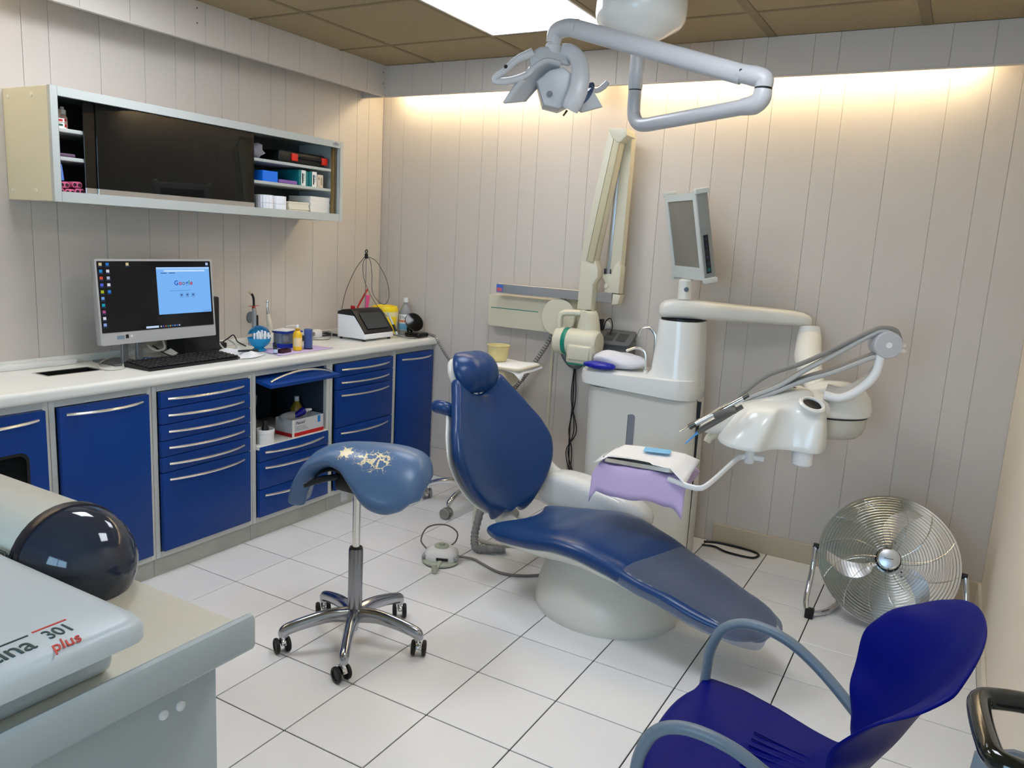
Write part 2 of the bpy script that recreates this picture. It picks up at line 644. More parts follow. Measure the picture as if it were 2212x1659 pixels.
vx = [XL, -0.2, -0.04, 0.16, 0.31, 0.42, 0.57, 0.68, 0.88, 1.0, 1.18, 1.386, 1.534, 1.644, 1.778, 1.883, 2.079, 2.181, 2.381, 2.594, 2.744, XR]
boards(t2, vx, 'x', VY, VZ, ZC - 0.002, 0.01)
obj('edge_strip', B().box((XL, VY - 0.0015, VZ - 0.002), (XR, VY + 0.02, VZ + 0.004), 0.001, 1), M_wall, t2)

# baseboards
bb = struct('baseboard_back', B().box((1.826, YB - 0.014, 0), (XR, YB, 0.098), 0.002, 1), M_base)
br = struct('baseboard_right', B().box((XR - 0.014, YF, 0), (XR, YB - 0.014, 0.1), 0.002, 1), mat('baseboard_white', (214, 206, 190), 0.4))

# warm tubes hidden behind the valances
M_tube = emis('warm_tube', (255, 232, 188), COVE_POWER)
def cove(name, a, c, label):
    a, c = V(a), V(c)
    t = thing(name, label, 'tube light', tuple(a), group='cove tubes')
    d = (c - a).normalized()
    obj('tube', B().tube([a, c], 0.013, 12, sm=0), M_tube, t)
    up = V((0, 0, 1))
    m = (a + c) / 2
    L = (c - a).length / 2
    lo, hi = m - V((abs(d.x) * L + abs(d.y) * 0.02, abs(d.y) * L + abs(d.x) * 0.02, -0.016)), m + V((abs(d.x) * L + abs(d.y) * 0.02, abs(d.y) * L + abs(d.x) * 0.02, 0.05))
    obj('batten', B().box(lo, hi), M_white, t)
cove('cove_tube_light', (-0.24, 1.972, 2.292), (0.98, 1.972, 2.292), 'warm fluorescent tube behind the back valance, left of the surgical lamp pole')
cove('cove_tube_light', (1.2, 1.972, 2.292), (2.72, 1.972, 2.292), 'warm fluorescent tube behind the back valance, right of the surgical lamp pole')
cove('cove_tube_light', (-0.32, -1.6, 2.292), (-0.32, -0.36, 2.292), 'warm fluorescent tube behind the left valance')
# ================================================================== base cabinets along the left wall
M_cab = mat('cabinet_grey_white', (203, 205, 200), 0.4)
M_blue = mat('cabinet_blue_lacquer', (4, 56, 132), 0.34, spec=0.35, var=0.06, vscale=4)
M_steel = mat('satin_steel', (236, 234, 230), 0.24, 1.0)
M_chrome = mat('chrome', (222, 224, 228), 0.07, 1.0)
M_dark = mat('dark_inside', (34, 36, 38), 0.6)
M_black = mat('black_plastic', (14, 14, 15), 0.38)
M_plinth = mat('plinth_grey', (176, 177, 168), 0.55, var=0.12, vscale=9)
XF = 0.02        # front of the carcass
DF = 0.04        # front of doors and drawers
ZT = 0.82

def bow_handle(parent, y0, y1, z, x=DF, bow=0.034):
    pts = []
    n = 14
    for i in range(n + 1):
        t = i / n
        pts.append((x + 0.002 + bow * math.sin(PI * t) ** 0.8, y0 + (y1 - y0) * t, z))
    return obj('handle', B().tube(pts, 0.0058, 8, sm=0), M_steel, parent)

def drawer(t, y0, y1, z0, z1, name='drawer', hz=None):
    o = obj(name, B().box((XF, y0, z0 + 0.0012), (DF, y1, z1 - 0.0012), 0.003, 2), M_blue, t)
    w = y1 - y0
    bow_handle(o, y0 + 0.07 * w, y1 - 0.09 * w, (hz if hz is not None else z1 - 0.031))
    return o

def carcass(name, label, y0, y1, open_front=False):
    t = thing(name, label, 'cabinet', (-0.18, (y0 + y1) / 2, 0), group='base cabinets under the worktop')
    e = 0.0008
    b = B()
    b.box((XL + 0.01, y0 + e, 0.082), (XF, y0 + 0.022, ZT), 0.0015, 1)
    b.box((XL + 0.01, y1 - 0.022, 0.082), (XF, y1 - e, ZT), 0.0015, 1)
    b.box((XF - 0.02, y0 + 0.022, 0.79), (XF, y1 - 0.022, ZT))
    b.box((XL + 0.01, y0 + 0.022, 0.082), (XF, y1 - 0.022, 0.107))
    b.box((XL + 0.01, y0 + 0.022, 0.107), (XL + 0.02, y1 - 0.022, ZT))
    obj('body', b, M_cab, t)
    obj('plinth', B().box((XL + 0.02, y0 + e, 0), (0.004, y1 - e, 0.08), 0.001, 1), M_plinth, t)
    return t

# unit with a glazed blue door (cut by the left edge of the picture)
cA = carcass('base_cabinet', 'base cabinet with a glazed blue door, leftmost under the worktop', -0.72, -0.276)
Md = frame((XF, -0.49, 0.45), (0, 1, 0), (0, 0, 1))
dr = obj('door', B().prism(rrect(0.384, 0.678, 0.004, 3), 0.0, 0.02, Md, hole=rrect(0.25, 0.36, 0.03, 3, 0, 0.02)), M_blue, cA)
obj('gasket', B().prism(rrect(0.256, 0.366, 0.032, 6, 0, 0.02), 0.012, 0.0215, Md, hole=rrect(0.236, 0.346, 0.026, 6, 0, 0.02)), M_black, dr)
obj('pane', B().prism(rrect(0.238, 0.348, 0.026, 6, 0, 0.02), 0.013, 0.017, Md), glass('smoked_pane', (60, 66, 66), 0.05), dr)
bow_handle(dr, -0.66, -0.325, 0.758)
for z in (0.36, 0.52):
    obj('shelf', B().box((-0.33, -0.695, z), (-0.02, -0.30, z + 0.012), 0.002, 1), M_cab, cA)
cAi = single('paper_stack', B().box((-0.25, -0.62, 0.5325), (-0.06, -0.40, 0.548), 0.002, 1), mat('paper_white', (226, 226, 222), 0.8), 'flat stack of white paper behind the glazed cabinet door', 'paper')

# unit with one large blue door
cB = carcass('base_cabinet', 'base cabinet with one tall plain blue door below the empty worktop slot', -0.276, 0.132)
drawer(cB, -0.25, 0.108, 0.11, 0.789, 'door', 0.762)
# six drawers
cC = carcass('base_cabinet', 'base cabinet with five shallow blue drawers over one deep drawer', 0.132, 0.643)
zs = [0.789, 0.72, 0.652, 0.584, 0.516, 0.449, 0.11]
for a, c in zip(zs[1:], zs):
    drawer(cC, 0.157, 0.616, a, c)
# open compartment
cD = carcass('base_cabinet', 'base cabinet with a raised blue flap and an open supply compartment over three drawers', 0.643, 1.15)
for a, c in ((0.381, 0.456), (0.246, 0.381), (0.11, 0.246)):
    drawer(cD, 0.667, 1.126, a, c)
obj('shelf', B().box((XL + 0.02, 0.665, 0.44), (DF - 0.001, 1.128, 0.4565), 0.001, 1), mat('laminate_cream', (226, 224, 214), 0.4), cD)
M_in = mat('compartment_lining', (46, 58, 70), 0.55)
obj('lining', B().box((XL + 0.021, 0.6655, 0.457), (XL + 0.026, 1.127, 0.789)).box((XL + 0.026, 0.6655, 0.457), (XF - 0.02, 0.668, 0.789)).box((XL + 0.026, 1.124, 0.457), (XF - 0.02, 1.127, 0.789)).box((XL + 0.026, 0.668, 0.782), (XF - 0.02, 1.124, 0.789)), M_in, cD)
fm = frame((0.0, 0.897, 0.768), (0, 1, 0), (math.cos(0.16), 0, -math.sin(0.16)))   # local x along y, local y outwards, z down
flap = obj('flap_door', B().box((-0.229, -0.21, -0.009), (0.229, 0.115, 0.009), 0.003, 2, fm), M_blue, cD)
pts = []
for i in range(15):
    tt = i / 14
    pts.append(fm @ V((-0.2 + 0.4 * tt, 0.08, -0.010 - 0.034 * math.sin(PI * tt) ** 0.8)))
obj('handle', B().tube(pts, 0.0058, 8, sm=0), M_steel, flap)
# four drawers
cE = carcass('base_cabinet', 'base cabinet with stacked blue drawers behind the saddle stool', 1.15, 1.668)
for a, c in ((0.72, 0.789), (0.652, 0.72), (0.45, 0.652), (0.28, 0.45), (0.11, 0.28)):
    drawer(cE, 1.182, 1.643, a, c)
# corner unit
cF = carcass('base_cabinet', 'narrow base cabinet with one blue door in the back corner', 1.668, 2.041)
drawer(cF, 1.693, 2.03, 0.11, 0.789, 'door', 0.758)

# ------------------------------------------------------------------ worktop
M_top = mat('worktop_laminate', (226, 226, 220), 0.3, spec=0.4, var=0.02, vscale=4)
GX0, GX1, GY0, GY1 = -0.256, -0.163, -0.168, 0.042
def nosing(x0, x1, z0, z1, r=0.016, n=6):
    p = [(x0, z0), (x1 - r, z0)]
    p += [(x1 - r + r * math.sin(PI * k / 2 / n), z0 + r - r * math.cos(PI * k / 2 / n)) for k in range(1, n + 1)]
    p += [(x1 - r + r * math.cos(PI * k / 2 / n), z1 - r + r * math.sin(PI * k / 2 / n)) for k in range(0, n + 1)]
    p += [(x0, z1)]
    return p
My = Matrix(((1, 0, 0, 0), (0, 0, 1, 0), (0, 1, 0, 0), (0, 0, 0, 1)))   # local (x, z, y)
wt = B()
WZ = 0.866
wt.prism(nosing(XL + 0.001, 0.06, ZT, WZ), -1.0, GY0, My)
wt.prism(nosing(GX1, 0.06, ZT, WZ), GY0, GY1, My)
wt.box((XL + 0.001, GY0, ZT), (GX0, GY1, WZ))
wt.prism(nosing(XL + 0.001, 0.06, ZT, WZ), GY1, 2.041, My)
bmesh.ops.remove_doubles(wt.bm, verts=wt.bm.verts, dist=1e-5)
wk = thing('worktop', 'long off-white laminate worktop over the blue cabinets', 'worktop', (-0.17, 0.5, ZT))
obj('top', wt, M_top, wk)
obj('upstand', B().box((XL + 0.001, -1.0, WZ), (XL + 0.018, 2.041, 0.898), 0.004, 2), M_top, wk)
obj('wall_channel', B().box((XL + 0.018, -1.0, WZ), (XL + 0.05, 0.06, 0.888), 0.004, 2), M_top, wk)
gr = thing('waste_slot', 'steel-rimmed rectangular waste slot cut in the worktop', 'waste slot', ((GX0 + GX1) / 2, (GY0 + GY1) / 2, WZ - 0.05))
gm = T((GX0 + GX1) / 2, (GY0 + GY1) / 2, 0)
obj('rim', B().prism(rrect(GX1 - GX0 + 0.014, GY1 - GY0 + 0.014, 0.004, 2), WZ + 0.0002, WZ + 0.002, gm, hole=rrect(GX1 - GX0 - 0.006, GY1 - GY0 - 0.006, 0.003, 2)), M_steel, gr)
obj('chute', B().prism(rrect(GX1 - GX0 - 0.001, GY1 - GY0 - 0.001, 0.003, 2), WZ - 0.043, WZ + 0.0002, gm, hole=rrect(GX1 - GX0 - 0.007, GY1 - GY0 - 0.007, 0.003, 2)).box((GX0 + 0.003, GY0 + 0.003, WZ - 0.046), (GX1 - 0.003, GY1 - 0.003, WZ - 0.042)), M_black, gr)

# ------------------------------------------------------------------ wall cabinet
UX, UY0, UY1, UZ0, UZ1 = -0.1, -0.145, 1.36, 1.512, 1.912
M_cream = mat('yellowed_cream', (214, 208, 182), 0.5, bump=0.05, bscale=200)
M_ugrey = mat('upper_cabinet_grey', (178, 183, 180), 0.38)
uc = thing('wall_cabinet', 'long grey-white wall cabinet with sliding smoked glass doors', 'cabinet', (-0.25, 0.6, UZ0))
sp = obj('side_panel', B().box((XL + 0.001, UY0, UZ0), (UX - 0.018, UY0 + 0.016, UZ1), 0.002, 1), M_cream, uc)
sp['label'] = 'yellowed cream side panel'
for zz in (UZ0 + 0.035, UZ1 - 0.03):
    for xx in (-0.365, -0.215):
        obj('screw_cap', B().lathe([(0.0085, 0), (0.008, 0.003), (0.004, 0.0045), (0, 0.005)], 12, T(xx, UY0, zz, PI / 2, 0, 0)), mat('cap_cream', (222, 218, 198), 0.4), sp)
obj('side_panel', B().box((XL + 0.001, UY1 - 0.016, UZ0), (UX - 0.018, UY1, UZ1), 0.002, 1), M_ugrey, uc)
obj('top_panel', B().box((XL + 0.001, UY0 + 0.016, UZ1 - 0.014), (UX - 0.018, UY1 - 0.016, UZ1)), M_ugrey, uc)
obj('bottom_panel', B().box((XL + 0.001, UY0 + 0.016, UZ0), (UX - 0.018, UY1 - 0.016, UZ0 + 0.026)), M_ugrey, uc)
obj('back_panel', B().box((XL + 0.001, UY0 + 0.016, UZ0 + 0.026), (XL + 0.008, UY1 - 0.016, UZ1 - 0.014)), mat('upper_back', (84, 88, 86), 0.5), uc)
fo = [(UY0, UZ0), (UY1, UZ0), (UY1, UZ1), (UY0, UZ1)]
fi = [(UY0 + 0.026, UZ0 + 0.037), (UY1 - 0.024, UZ0 + 0.037), (UY1 - 0.024, UZ1 - 0.032), (UY0 + 0.026, UZ1 - 0.032)]
Mx = Matrix(((0, 0, 1, 0), (1, 0, 0, 0), (0, 1, 0, 0), (0, 0, 0, 1)))       # local (y, z, x)
fr = obj('front_frame', B().prism(fo, UX - 0.018, UX, Mx, hole=fi), M_ugrey, uc, ang=20)
for yy in (UY0 + 0.026, UY1 - 0.0235):
    obj('joint_line', B().box((UX - 0.001, yy - 0.0005, UZ0), (UX + 0.0004, yy + 0.0005, UZ1)), mat('joint_shadow', (120, 122, 118), 0.8), fr)
bd = obj('badge', B().prism([(0.022 * math.cos(2 * PI * k / 24), 0.0085 * math.sin(2 * PI * k / 24)) for k in range(24)], 0, 0.0012, frame((UX, 1.303, UZ1 - 0.016), (0, 1, 0), (0, 0, 1)),
         hole=[(0.0205 * math.cos(2 * PI * k / 24), 0.0072 * math.sin(2 * PI * k / 24)) for k in range(24)]), mat('badge_ink', (96, 88, 110), 0.4), uc)
text('badge_letters', 'UPIC', 0.013, MATS['badge_ink'], bd, frame((UX + 0.0006, 1.303, UZ1 - 0.016), (0, 1, 0), (0, 0, 1)), shear=0.2)
for z0 in (1.76, 1.66):
    obj('shelf', B().box((XL + 0.01, UY0 + 0.017, z0), (-0.135, UY1 - 0.05, z0 + 0.014), 0.002, 1), M_ugrey, uc)
obj('rail_post', B().box((-0.14, UY1 - 0.048, UZ0 + 0.027), (-0.125, UY1 - 0.04, UZ1 - 0.03)).box((-0.128, UY1 - 0.032, UZ0 + 0.03), (-0.124, UY1 - 0.0285, UZ1 - 0.03)), mat('rail_brown', (120, 96, 52), 0.6), uc)
M_smoke = glass('smoked_glass', (22, 22, 20), 0.62, 0.02)
for y0, y1, x in ((-0.012, 0.74, -0.1285), (0.034, 0.789, -0.1225)):
    g = obj('sliding_door', B().box((x - 0.002, y0, UZ0 + 0.042), (x + 0.002, y1, UZ1 - 0.03), 0.0008, 1), M_smoke, uc)
    obj('edge_strip', B().box((x - 0.0033, y0, UZ0 + 0.036), (x + 0.0033, y1, UZ0 + 0.058), 0.001, 1), M_alu, g)

# things inside the wall cabinet
SH = 1.7742, 1.6742, UZ0 + 0.0262
M_teal = mat('teal_card', (0, 112, 116), 0.5)
M_card = mat('card_white', (228, 226, 220), 0.6)
M_beige = mat('card_beige', (206, 190, 166), 0.6)
def carton(label, lo, hi, m, faces=(), group=None):
    t = thing('carton', label, 'box', ((lo[0] + hi[0]) / 2, (lo[1] + hi[1]) / 2, lo[2]), group=group)
    obj('body', B().box(lo, hi, 0.001, 1), m, t)
    for (a, c, mm, nm) in faces:           # printed bands on the face towards the room: fractions of y and z
        obj(nm, B().box((hi[0], lo[1] + (hi[1] - lo[1]) * a[0], lo[2] + (hi[2] - lo[2]) * a[1]), (hi[0] + 0.0006, lo[1] + (hi[1] - lo[1]) * c[0], lo[2] + (hi[2] - lo[2]) * c[1])), mm, t)
    return t
gb = 'cartons on the wall cabinet shelves'
carton('bright blue box on the middle shelf at the right of the wall cabinet', (-0.3, 0.868, SH[1]), (-0.15, 0.96, SH[1] + 0.05), mat('bright_blue_card', (10, 112, 226), 0.5), group=gb)
for lab, y0, y1 in (('white and teal carton on the middle shelf, left of its twin', 1.098, 1.145), ('white and teal carton on the middle shelf, right of its twin', 1.172, 1.222)):
    c_ = carton(lab, (-0.34, y0, SH[1]), (-0.15, y1, SH[1] + 0.075), M_teal, [((0.34, 0.0), (0.98, 1), M_card, 'print_panel'), ((0.46, 0.15), (0.62, 0.8), mat('print_pink', (190, 90, 110), 0.6), 'print_bar')], group=gb)
    text('print_letters', 'TCR', 0.02, mat('print_teal', (40, 130, 140), 0.6), c_, frame((-0.1492, (y0 + y1) / 2 + 0.012, SH[1] + 0.04), (0, 0, 1), (0, -1, 0)))
carton('dark teal carton standing between two white and teal cartons', (-0.33, 1.147, SH[1]), (-0.155, 1.17, SH[1] + 0.072), M_teal, group=gb)
carton('slim beige carton at the right end of the middle shelf', (-0.33, 1.226, SH[1]), (-0.15, 1.268, SH[1] + 0.064), M_beige, [((0.2, 0.6), (0.3, 0.8), M_dark, 'print_mark'), ((0.6, 0.2), (0.8, 0.8), mat('print_grey', (150, 140, 126), 0.7), 'print_bar')], group=gb)
single('leaflet', B().box((-0.3, 0.972, SH[1]), (-0.15, 1.09, SH[1] + 0.018), 0.004, 1), mat('purple_card', (132, 92, 164), 0.5), 'purple leaflet stack lying beside the bright blue box', 'leaflet')
cs = thing('tool_case', 'black tool case with two red latches on the top shelf', 'case', (-0.23, 1.15, SH[0]))
obj('shell', B().box((-0.32, 0.985, SH[0] + 0.001), (-0.165, 1.30, SH[0] + 0.062), 0.012, 3), M_black, cs)
obj('handle', B().tube([(-0.16, 1.11, SH[0] + 0.03), (-0.15, 1.125, SH[0] + 0.034), (-0.15, 1.24, SH[0] + 0.034), (-0.16, 1.255, SH[0] + 0.03)], 0.006, 8), M_black, cs)
for y in (1.06, 1.266):
    obj('latch', B().box((-0.168, y, SH[0] + 0.014), (-0.157, y + 0.04, SH[0] + 0.05), 0.003, 2), mat('latch_red', (214, 36, 22), 0.4), cs)
# crumpled plastic bag
def lump(c, s, seed, n=18, amp=0.25):
    rnd = random.Random(seed)
    b2 = B().ball((0, 0, 0), 1, n)
    ph = [(rnd.uniform(2, 6), rnd.uniform(2, 6), rnd.uniform(2, 6), rnd.uniform(0, 6)) for _ in range(6)]
    for v in b2.bm.verts:
        d = sum(math.sin(a * v.co.x + p) * math.cos(b_ * v.co.y - p) * math.sin(c_ * v.co.z + 2 * p) for a, b_, c_, p in ph) / 2
        k = 1 + amp * d
        z = v.co.z * k
        v.co = V((c[0] + v.co.x * k * s[0], c[1] + v.co.y * k * s[1], c[2] + max(z, -0.9) * s[2]))
    return b2
single('plastic_bag', lump((-0.21, 0.85, SH[0] + 0.0385), (0.05, 0.055, 0.042), 3), glass('clear_bag', (196, 198, 214), 0.35, 0.2), 'crumpled clear plastic bag beside the black tool case', 'bag')
single('cloth_pouch', lump((-0.335, 0.93, SH[0] + 0.0405), (0.035, 0.036, 0.044), 5), mat('dark_maroon', (60, 18, 20), 0.7), 'dark maroon pouch behind the clear plastic bag', 'pouch')
# cotton rolls bundles (paper-wrapped) on the bottom shelf
def fluted(c, r, h, n=36):
    poly = [(c[0] + (r + (0.0016 if k % 2 else -0.0016)) * math.cos(2 * PI * k / n), c[1] + (r + (0.0016 if k % 2 else -0.0016)) * math.sin(2 * PI * k / n)) for k in range(n)]
    return B().prism(poly, c[2], c[2] + h)
M_cup = mat('plastic_cup_white', (236, 236, 240), 0.3)
for (x, y), pos in zip(((-0.175, 0.90), (-0.175, 0.982), (-0.26, 0.91), (-0.26, 0.99)), ('front left', 'front right', 'back left', 'back right')):
    for lv in range(2):
        single('cup_stack', fluted((x, y, SH[2] + lv * 0.0375), 0.039, 0.0365), M_cup, 'white ribbed stack on the bottom shelf, %s, %s tier' % (pos, ('lower', 'upper')[lv]), 'stack', 'white ribbed stacks in the wall cabinet')
def sheets(label, lo, hi, n, m, rnd):
    b = B()
    z = lo[2]
    h = (hi[2] - lo[2]) / n
    for k in range(n):
        dx, dy = rnd.uniform(-0.002, 0.002), rnd.uniform(-0.002, 0.002)
        b.box((lo[0] + dx, lo[1] + dy, z), (hi[0] + dx, hi[1] + dy, z + h * 0.92))
        z += h
    return single('paper_stack', b, m, label, 'paper')
M_napkin = mat('napkin_white', (232, 230, 222), 0.8)
sheets('tall stack of white paper napkins at the right end of the bottom shelf', (-0.3, 1.178, SH[2]), (-0.15, 1.318, SH[2] + 0.09), 14, M_napkin, random.Random(2))
sheets('low stack of cream paper napkins beside the taller stack', (-0.3, 1.032, SH[2]), (-0.15, 1.168, SH[2] + 0.055), 9, mat('napkin_cream', (226, 220, 202), 0.8), random.Random(4))
# left end
bo = thing('dropper_bottle', 'small white-capped bottle with red print on the top left shelf', 'bottle', (-0.2, -0.045, SH[0]))
obj('body', B().lathe([(0, 0), (0.016, 0), (0.0165, 0.003), (0.0165, 0.045), (0.012, 0.053), (0.009, 0.056), (0, 0.056)], 20, T(-0.2, -0.045, SH[0])), mat('frosted_pink', (206, 168, 160), 0.3), bo)
obj('cap', B().lathe([(0.0125, 0.055), (0.0125, 0.071), (0.007, 0.073), (0.006, 0.082), (0, 0.083)], 18, T(-0.2, -0.045, SH[0])), M_white, bo)
obj('print_band', B().lathe([(0.0168, 0.008), (0.017, 0.009), (0.017, 0.018), (0.0168, 0.019)], 20, T(-0.2, -0.045, SH[0]), PI * 1.2, PI * 2.1), mat('print_red', (190, 40, 34), 0.5), bo)
obj('print_band', B().lathe([(0.0168, 0.031), (0.017, 0.032), (0.017, 0.038), (0.0168, 0.039)], 20, T(-0.2, -0.045, SH[0]), PI * 1.2, PI * 2.1), mat('print_red', (190, 40, 34), 0.5), bo)
carton('brown-grey open card box behind the white-capped bottle', (-0.32, -0.118, SH[0]), (-0.17, -0.068, SH[0] + 0.07), mat('card_brown', (150, 132, 118), 0.7), group=gb)
for k, mm in enumerate((mat('print_green', (30, 84, 60), 0.5), MATS['print_red'])):
    z = SH[0] + 0.004 + k * 0.016
    t = carton('thin white carton with %s print, %s of two by the brown-grey box' % (('green', 'red')[k], ('lower', 'upper')[k]), (-0.168, -0.12, z), (-0.14, -0.073, z + 0.0145), M_card, [((0.5, 0.25), (0.85, 0.75), mm, 'print_bar')], group=gb)
    if k == 0:
        obj('tray', B().box((-0.169, -0.122, SH[0]), (-0.139, -0.068, z - 0.0001)), M_card, t)
single('remote_control', B().box((-0.2, -0.11, SH[1]), (-0.15, -0.03, SH[1] + 0.014), 0.005, 2), mat('plum_plastic', (92, 70, 92), 0.5), 'dull plum case lying on the middle left shelf', 'case')
single('sponge_block', B().prism([(-0.024, 0), (0.02, 0), (0.014, 0.058), (-0.024, 0.058)], -0.2, -0.15, Matrix(((0, 0, 1, 0), (1, 0, 0, -0.098), (0, 1, 0, SH[2] + 0.052), (0, 0, 0, 1))), 0.002), mat('cornflower', (92, 136, 216), 0.6), 'cornflower blue wedge-shaped box on the pink rolls', 'box')
# pink rolls: pairs of tubes seen end-on
M_pink = mat('pink_wrap', (196, 92, 128), 0.4)
M_hole = mat('roll_core', (60, 26, 36), 0.8)
rr = 0
for (y, z, pos) in ((-0.098, 0.0, 'bottom left'), (-0.058, 0.0, 'bottom middle'), (-0.02, 0.004, 'bottom right'), (-0.078, 0.0245, 'second tier left'), (-0.03, 0.0285, 'second tier right')):
    t = thing('wrapped_roll_pair', 'pink-wrapped pair of small rolls in the wall cabinet, %s of the heap' % pos, 'roll', (-0.18, y, SH[2] + z), group='pink wrapped rolls')
    b = B()
    p = []
    for k in range(20):
        a = 2 * PI * k / 20
        p.append((0.0105 * math.cos(a) + (0.009 if math.cos(a) > 0 else -0.009), 0.0118 + 0.0115 * math.sin(a)))
    obj('wrap', b.prism(p, -0.24, -0.15, Matrix(((0, 0, 1, 0), (1, 0, 0, y), (0, 1, 0, SH[2] + z), (0, 0, 0, 1))), 0.002), M_pink, t)
    for s in (-1, 1):
        obj('core', B().lathe([(0.0066, 0), (0.0062, 0.0015), (0.004, 0.0015), (0.0035, 0.0004), (0, 0.0004)], 14, T(-0.15, y + s * 0.0092, SH[2] + z + 0.0118, 0, PI / 2, 0)), M_hole if s > 0 else M_hole, t)
# ================================================================== saddle stool
def castor(parent, x, y, a, m_tire, m_hood, R=0.0275, zt=0.078, name='castor', disc=None):
    """twin-wheel castor at x, y rolling in direction a"""
    Mc = T(x, y, 0, 0, 0, a)
    h = obj(name, B().lathe([(0.0065, 0.03), (0.0065, zt), (0, zt)], 10, Mc).prism(
        [(R * 0.98 * math.cos(math.radians(q)), R + R * 0.98 * math.sin(math.radians(q))) for q in range(10, 171, 16)], -0.0085, 0.0085,
        Mc @ Matrix(((1, 0, 0, -0.012), (0, 0, 1, 0), (0, 1, 0, 0.003), (0, 0, 0, 1))), 0.002), m_hood, parent)
    for s in (-1, 1):
        w = obj('wheel', B().lathe([(0.0, 0.0), (R * 0.5, 0.0), (R * 0.62, 0.0016), (R * 0.9, 0.0022), (R, 0.0055), (R, 0.0125), (R * 0.9, 0.0155), (R * 0.66, 0.0155), (R * 0.62, 0.012), (0, 0.012)], 22,
            Mc @ T(-0.012, s * 0.0105, R, -s * PI / 2, 0, 0)), m_tire, h)
    return h

M_polish = mat('polished_alloy', (176, 178, 184), 0.16, 1.0, bump=0.02, bscale=60)
M_tyre = mat('castor_black', (16, 15, 14), 0.5)
def worn_leather():
    m = mat('saddle_leather', (74, 104, 142), 0.36, spec=0.5, coat=0.1, bump=0.06, bscale=900)
    nt = m.node_tree
    b = nt.nodes['Principled BSDF']
    tc = nt.nodes.new('ShaderNodeTexCoord')
    acc = None
    for c, r in (((0.135, -0.07, 0.75), 0.075), ((0.015, -0.085, 0.75), 0.045), ((0.09, -0.085, 0.75), 0.055)):
        sub = nt.nodes.new('ShaderNodeVectorMath')
        sub.operation = 'DISTANCE'
        nt.links.new(tc.outputs['Object'], sub.inputs[0])
        sub.inputs[1].default_value = c
        mr = nt.nodes.new('ShaderNodeMapRange')
        mr.inputs['From Min'].default_value = r
        mr.inputs['From Max'].default_value = 0.0
        nt.links.new(sub.outputs['Value'], mr.inputs['Value'])
        if acc is None:
            acc = mr.outputs['Result']
        else:
            mm = nt.nodes.new('ShaderNodeMath')
            mm.operation = 'MAXIMUM'
            nt.links.new(acc, mm.inputs[0])
            nt.links.new(mr.outputs['Result'], mm.inputs[1])
            acc = mm.outputs['Value']
    vo = nt.nodes.new('ShaderNodeTexVoronoi')
    vo.feature = 'DISTANCE_TO_EDGE'
    vo.inputs['Scale'].default_value = 40
    vo.inputs['Randomness'].default_value = 1
    nz = nt.nodes.new('ShaderNodeTexNoise')
    nz.inputs['Scale'].default_value = 55
    nt.links.new(tc.outputs['Object'], nz.inputs['Vector'])
    av = nt.nodes.new('ShaderNodeMix')
    av.data_type = 'VECTOR'
    av.inputs['Factor'].default_value = 0.03
    nt.links.new(tc.outputs['Object'], av.inputs['A'])
    nt.links.new(nz.outputs['Color'], av.inputs['B'])
    nt.links.new(av.outputs['Result'], vo.inputs['Vector'])
    # torn where the distance to the crack is below a width that grows towards the worn centre
    wd = nt.nodes.new('ShaderNodeMath')
    wd.operation = 'MULTIPLY'
    wd.inputs[1].default_value = 0.42
    nt.links.new(acc, wd.inputs[0])
    nm = nt.nodes.new('ShaderNodeMath')
    nm.operation = 'MULTIPLY_ADD'
    nm.inputs[1].default_value = 0.5
    nm.inputs[2].default_value = -0.22
    nt.links.new(nz.outputs['Fac'], nm.inputs[0])
    s1 = nt.nodes.new('ShaderNodeMath')
    s1.operation = 'ADD'
    nt.links.new(wd.outputs['Value'], s1.inputs[0])
    nt.links.new(nm.outputs['Value'], s1.inputs[1])
    s2 = nt.nodes.new('ShaderNodeMath')
    s2.operation = 'MULTIPLY'
    nt.links.new(s1.outputs['Value'], s2.inputs[0])
    nt.links.new(acc, s2.inputs[1])
    gt = nt.nodes.new('ShaderNodeMath')
    gt.operation = 'GREATER_THAN'
    nt.links.new(s2.outputs['Value'], gt.inputs[0])
    nt.links.new(vo.outputs['Distance'], gt.inputs[1])
    mx = nt.nodes.new('ShaderNodeMix')
    mx.data_type = 'RGBA'
    mx.inputs['A'].default_value = (*lin((74, 104, 142)), 1)
    mx.inputs['B'].default_value = (*lin((222, 208, 166)), 1)
    nt.links.new(gt.outputs['Value'], mx.inputs['Factor'])
    nt.links.new(mx.outputs['Result'], b.inputs['Base Color'])
    bp = nt.nodes.new('ShaderNodeBump')
    bp.invert = True
    bp.inputs['Strength'].default_value = 0.8
    bp.inputs['Distance'].default_value = 0.003
    nt.links.new(gt.outputs['Value'], bp.inputs['Height'])
    old = b.inputs['Normal'].links[0].from_socket
    nt.links.new(old, bp.inputs['Normal'])
    nt.links.new(bp.outputs['Normal'], b.inputs['Normal'])
    return m

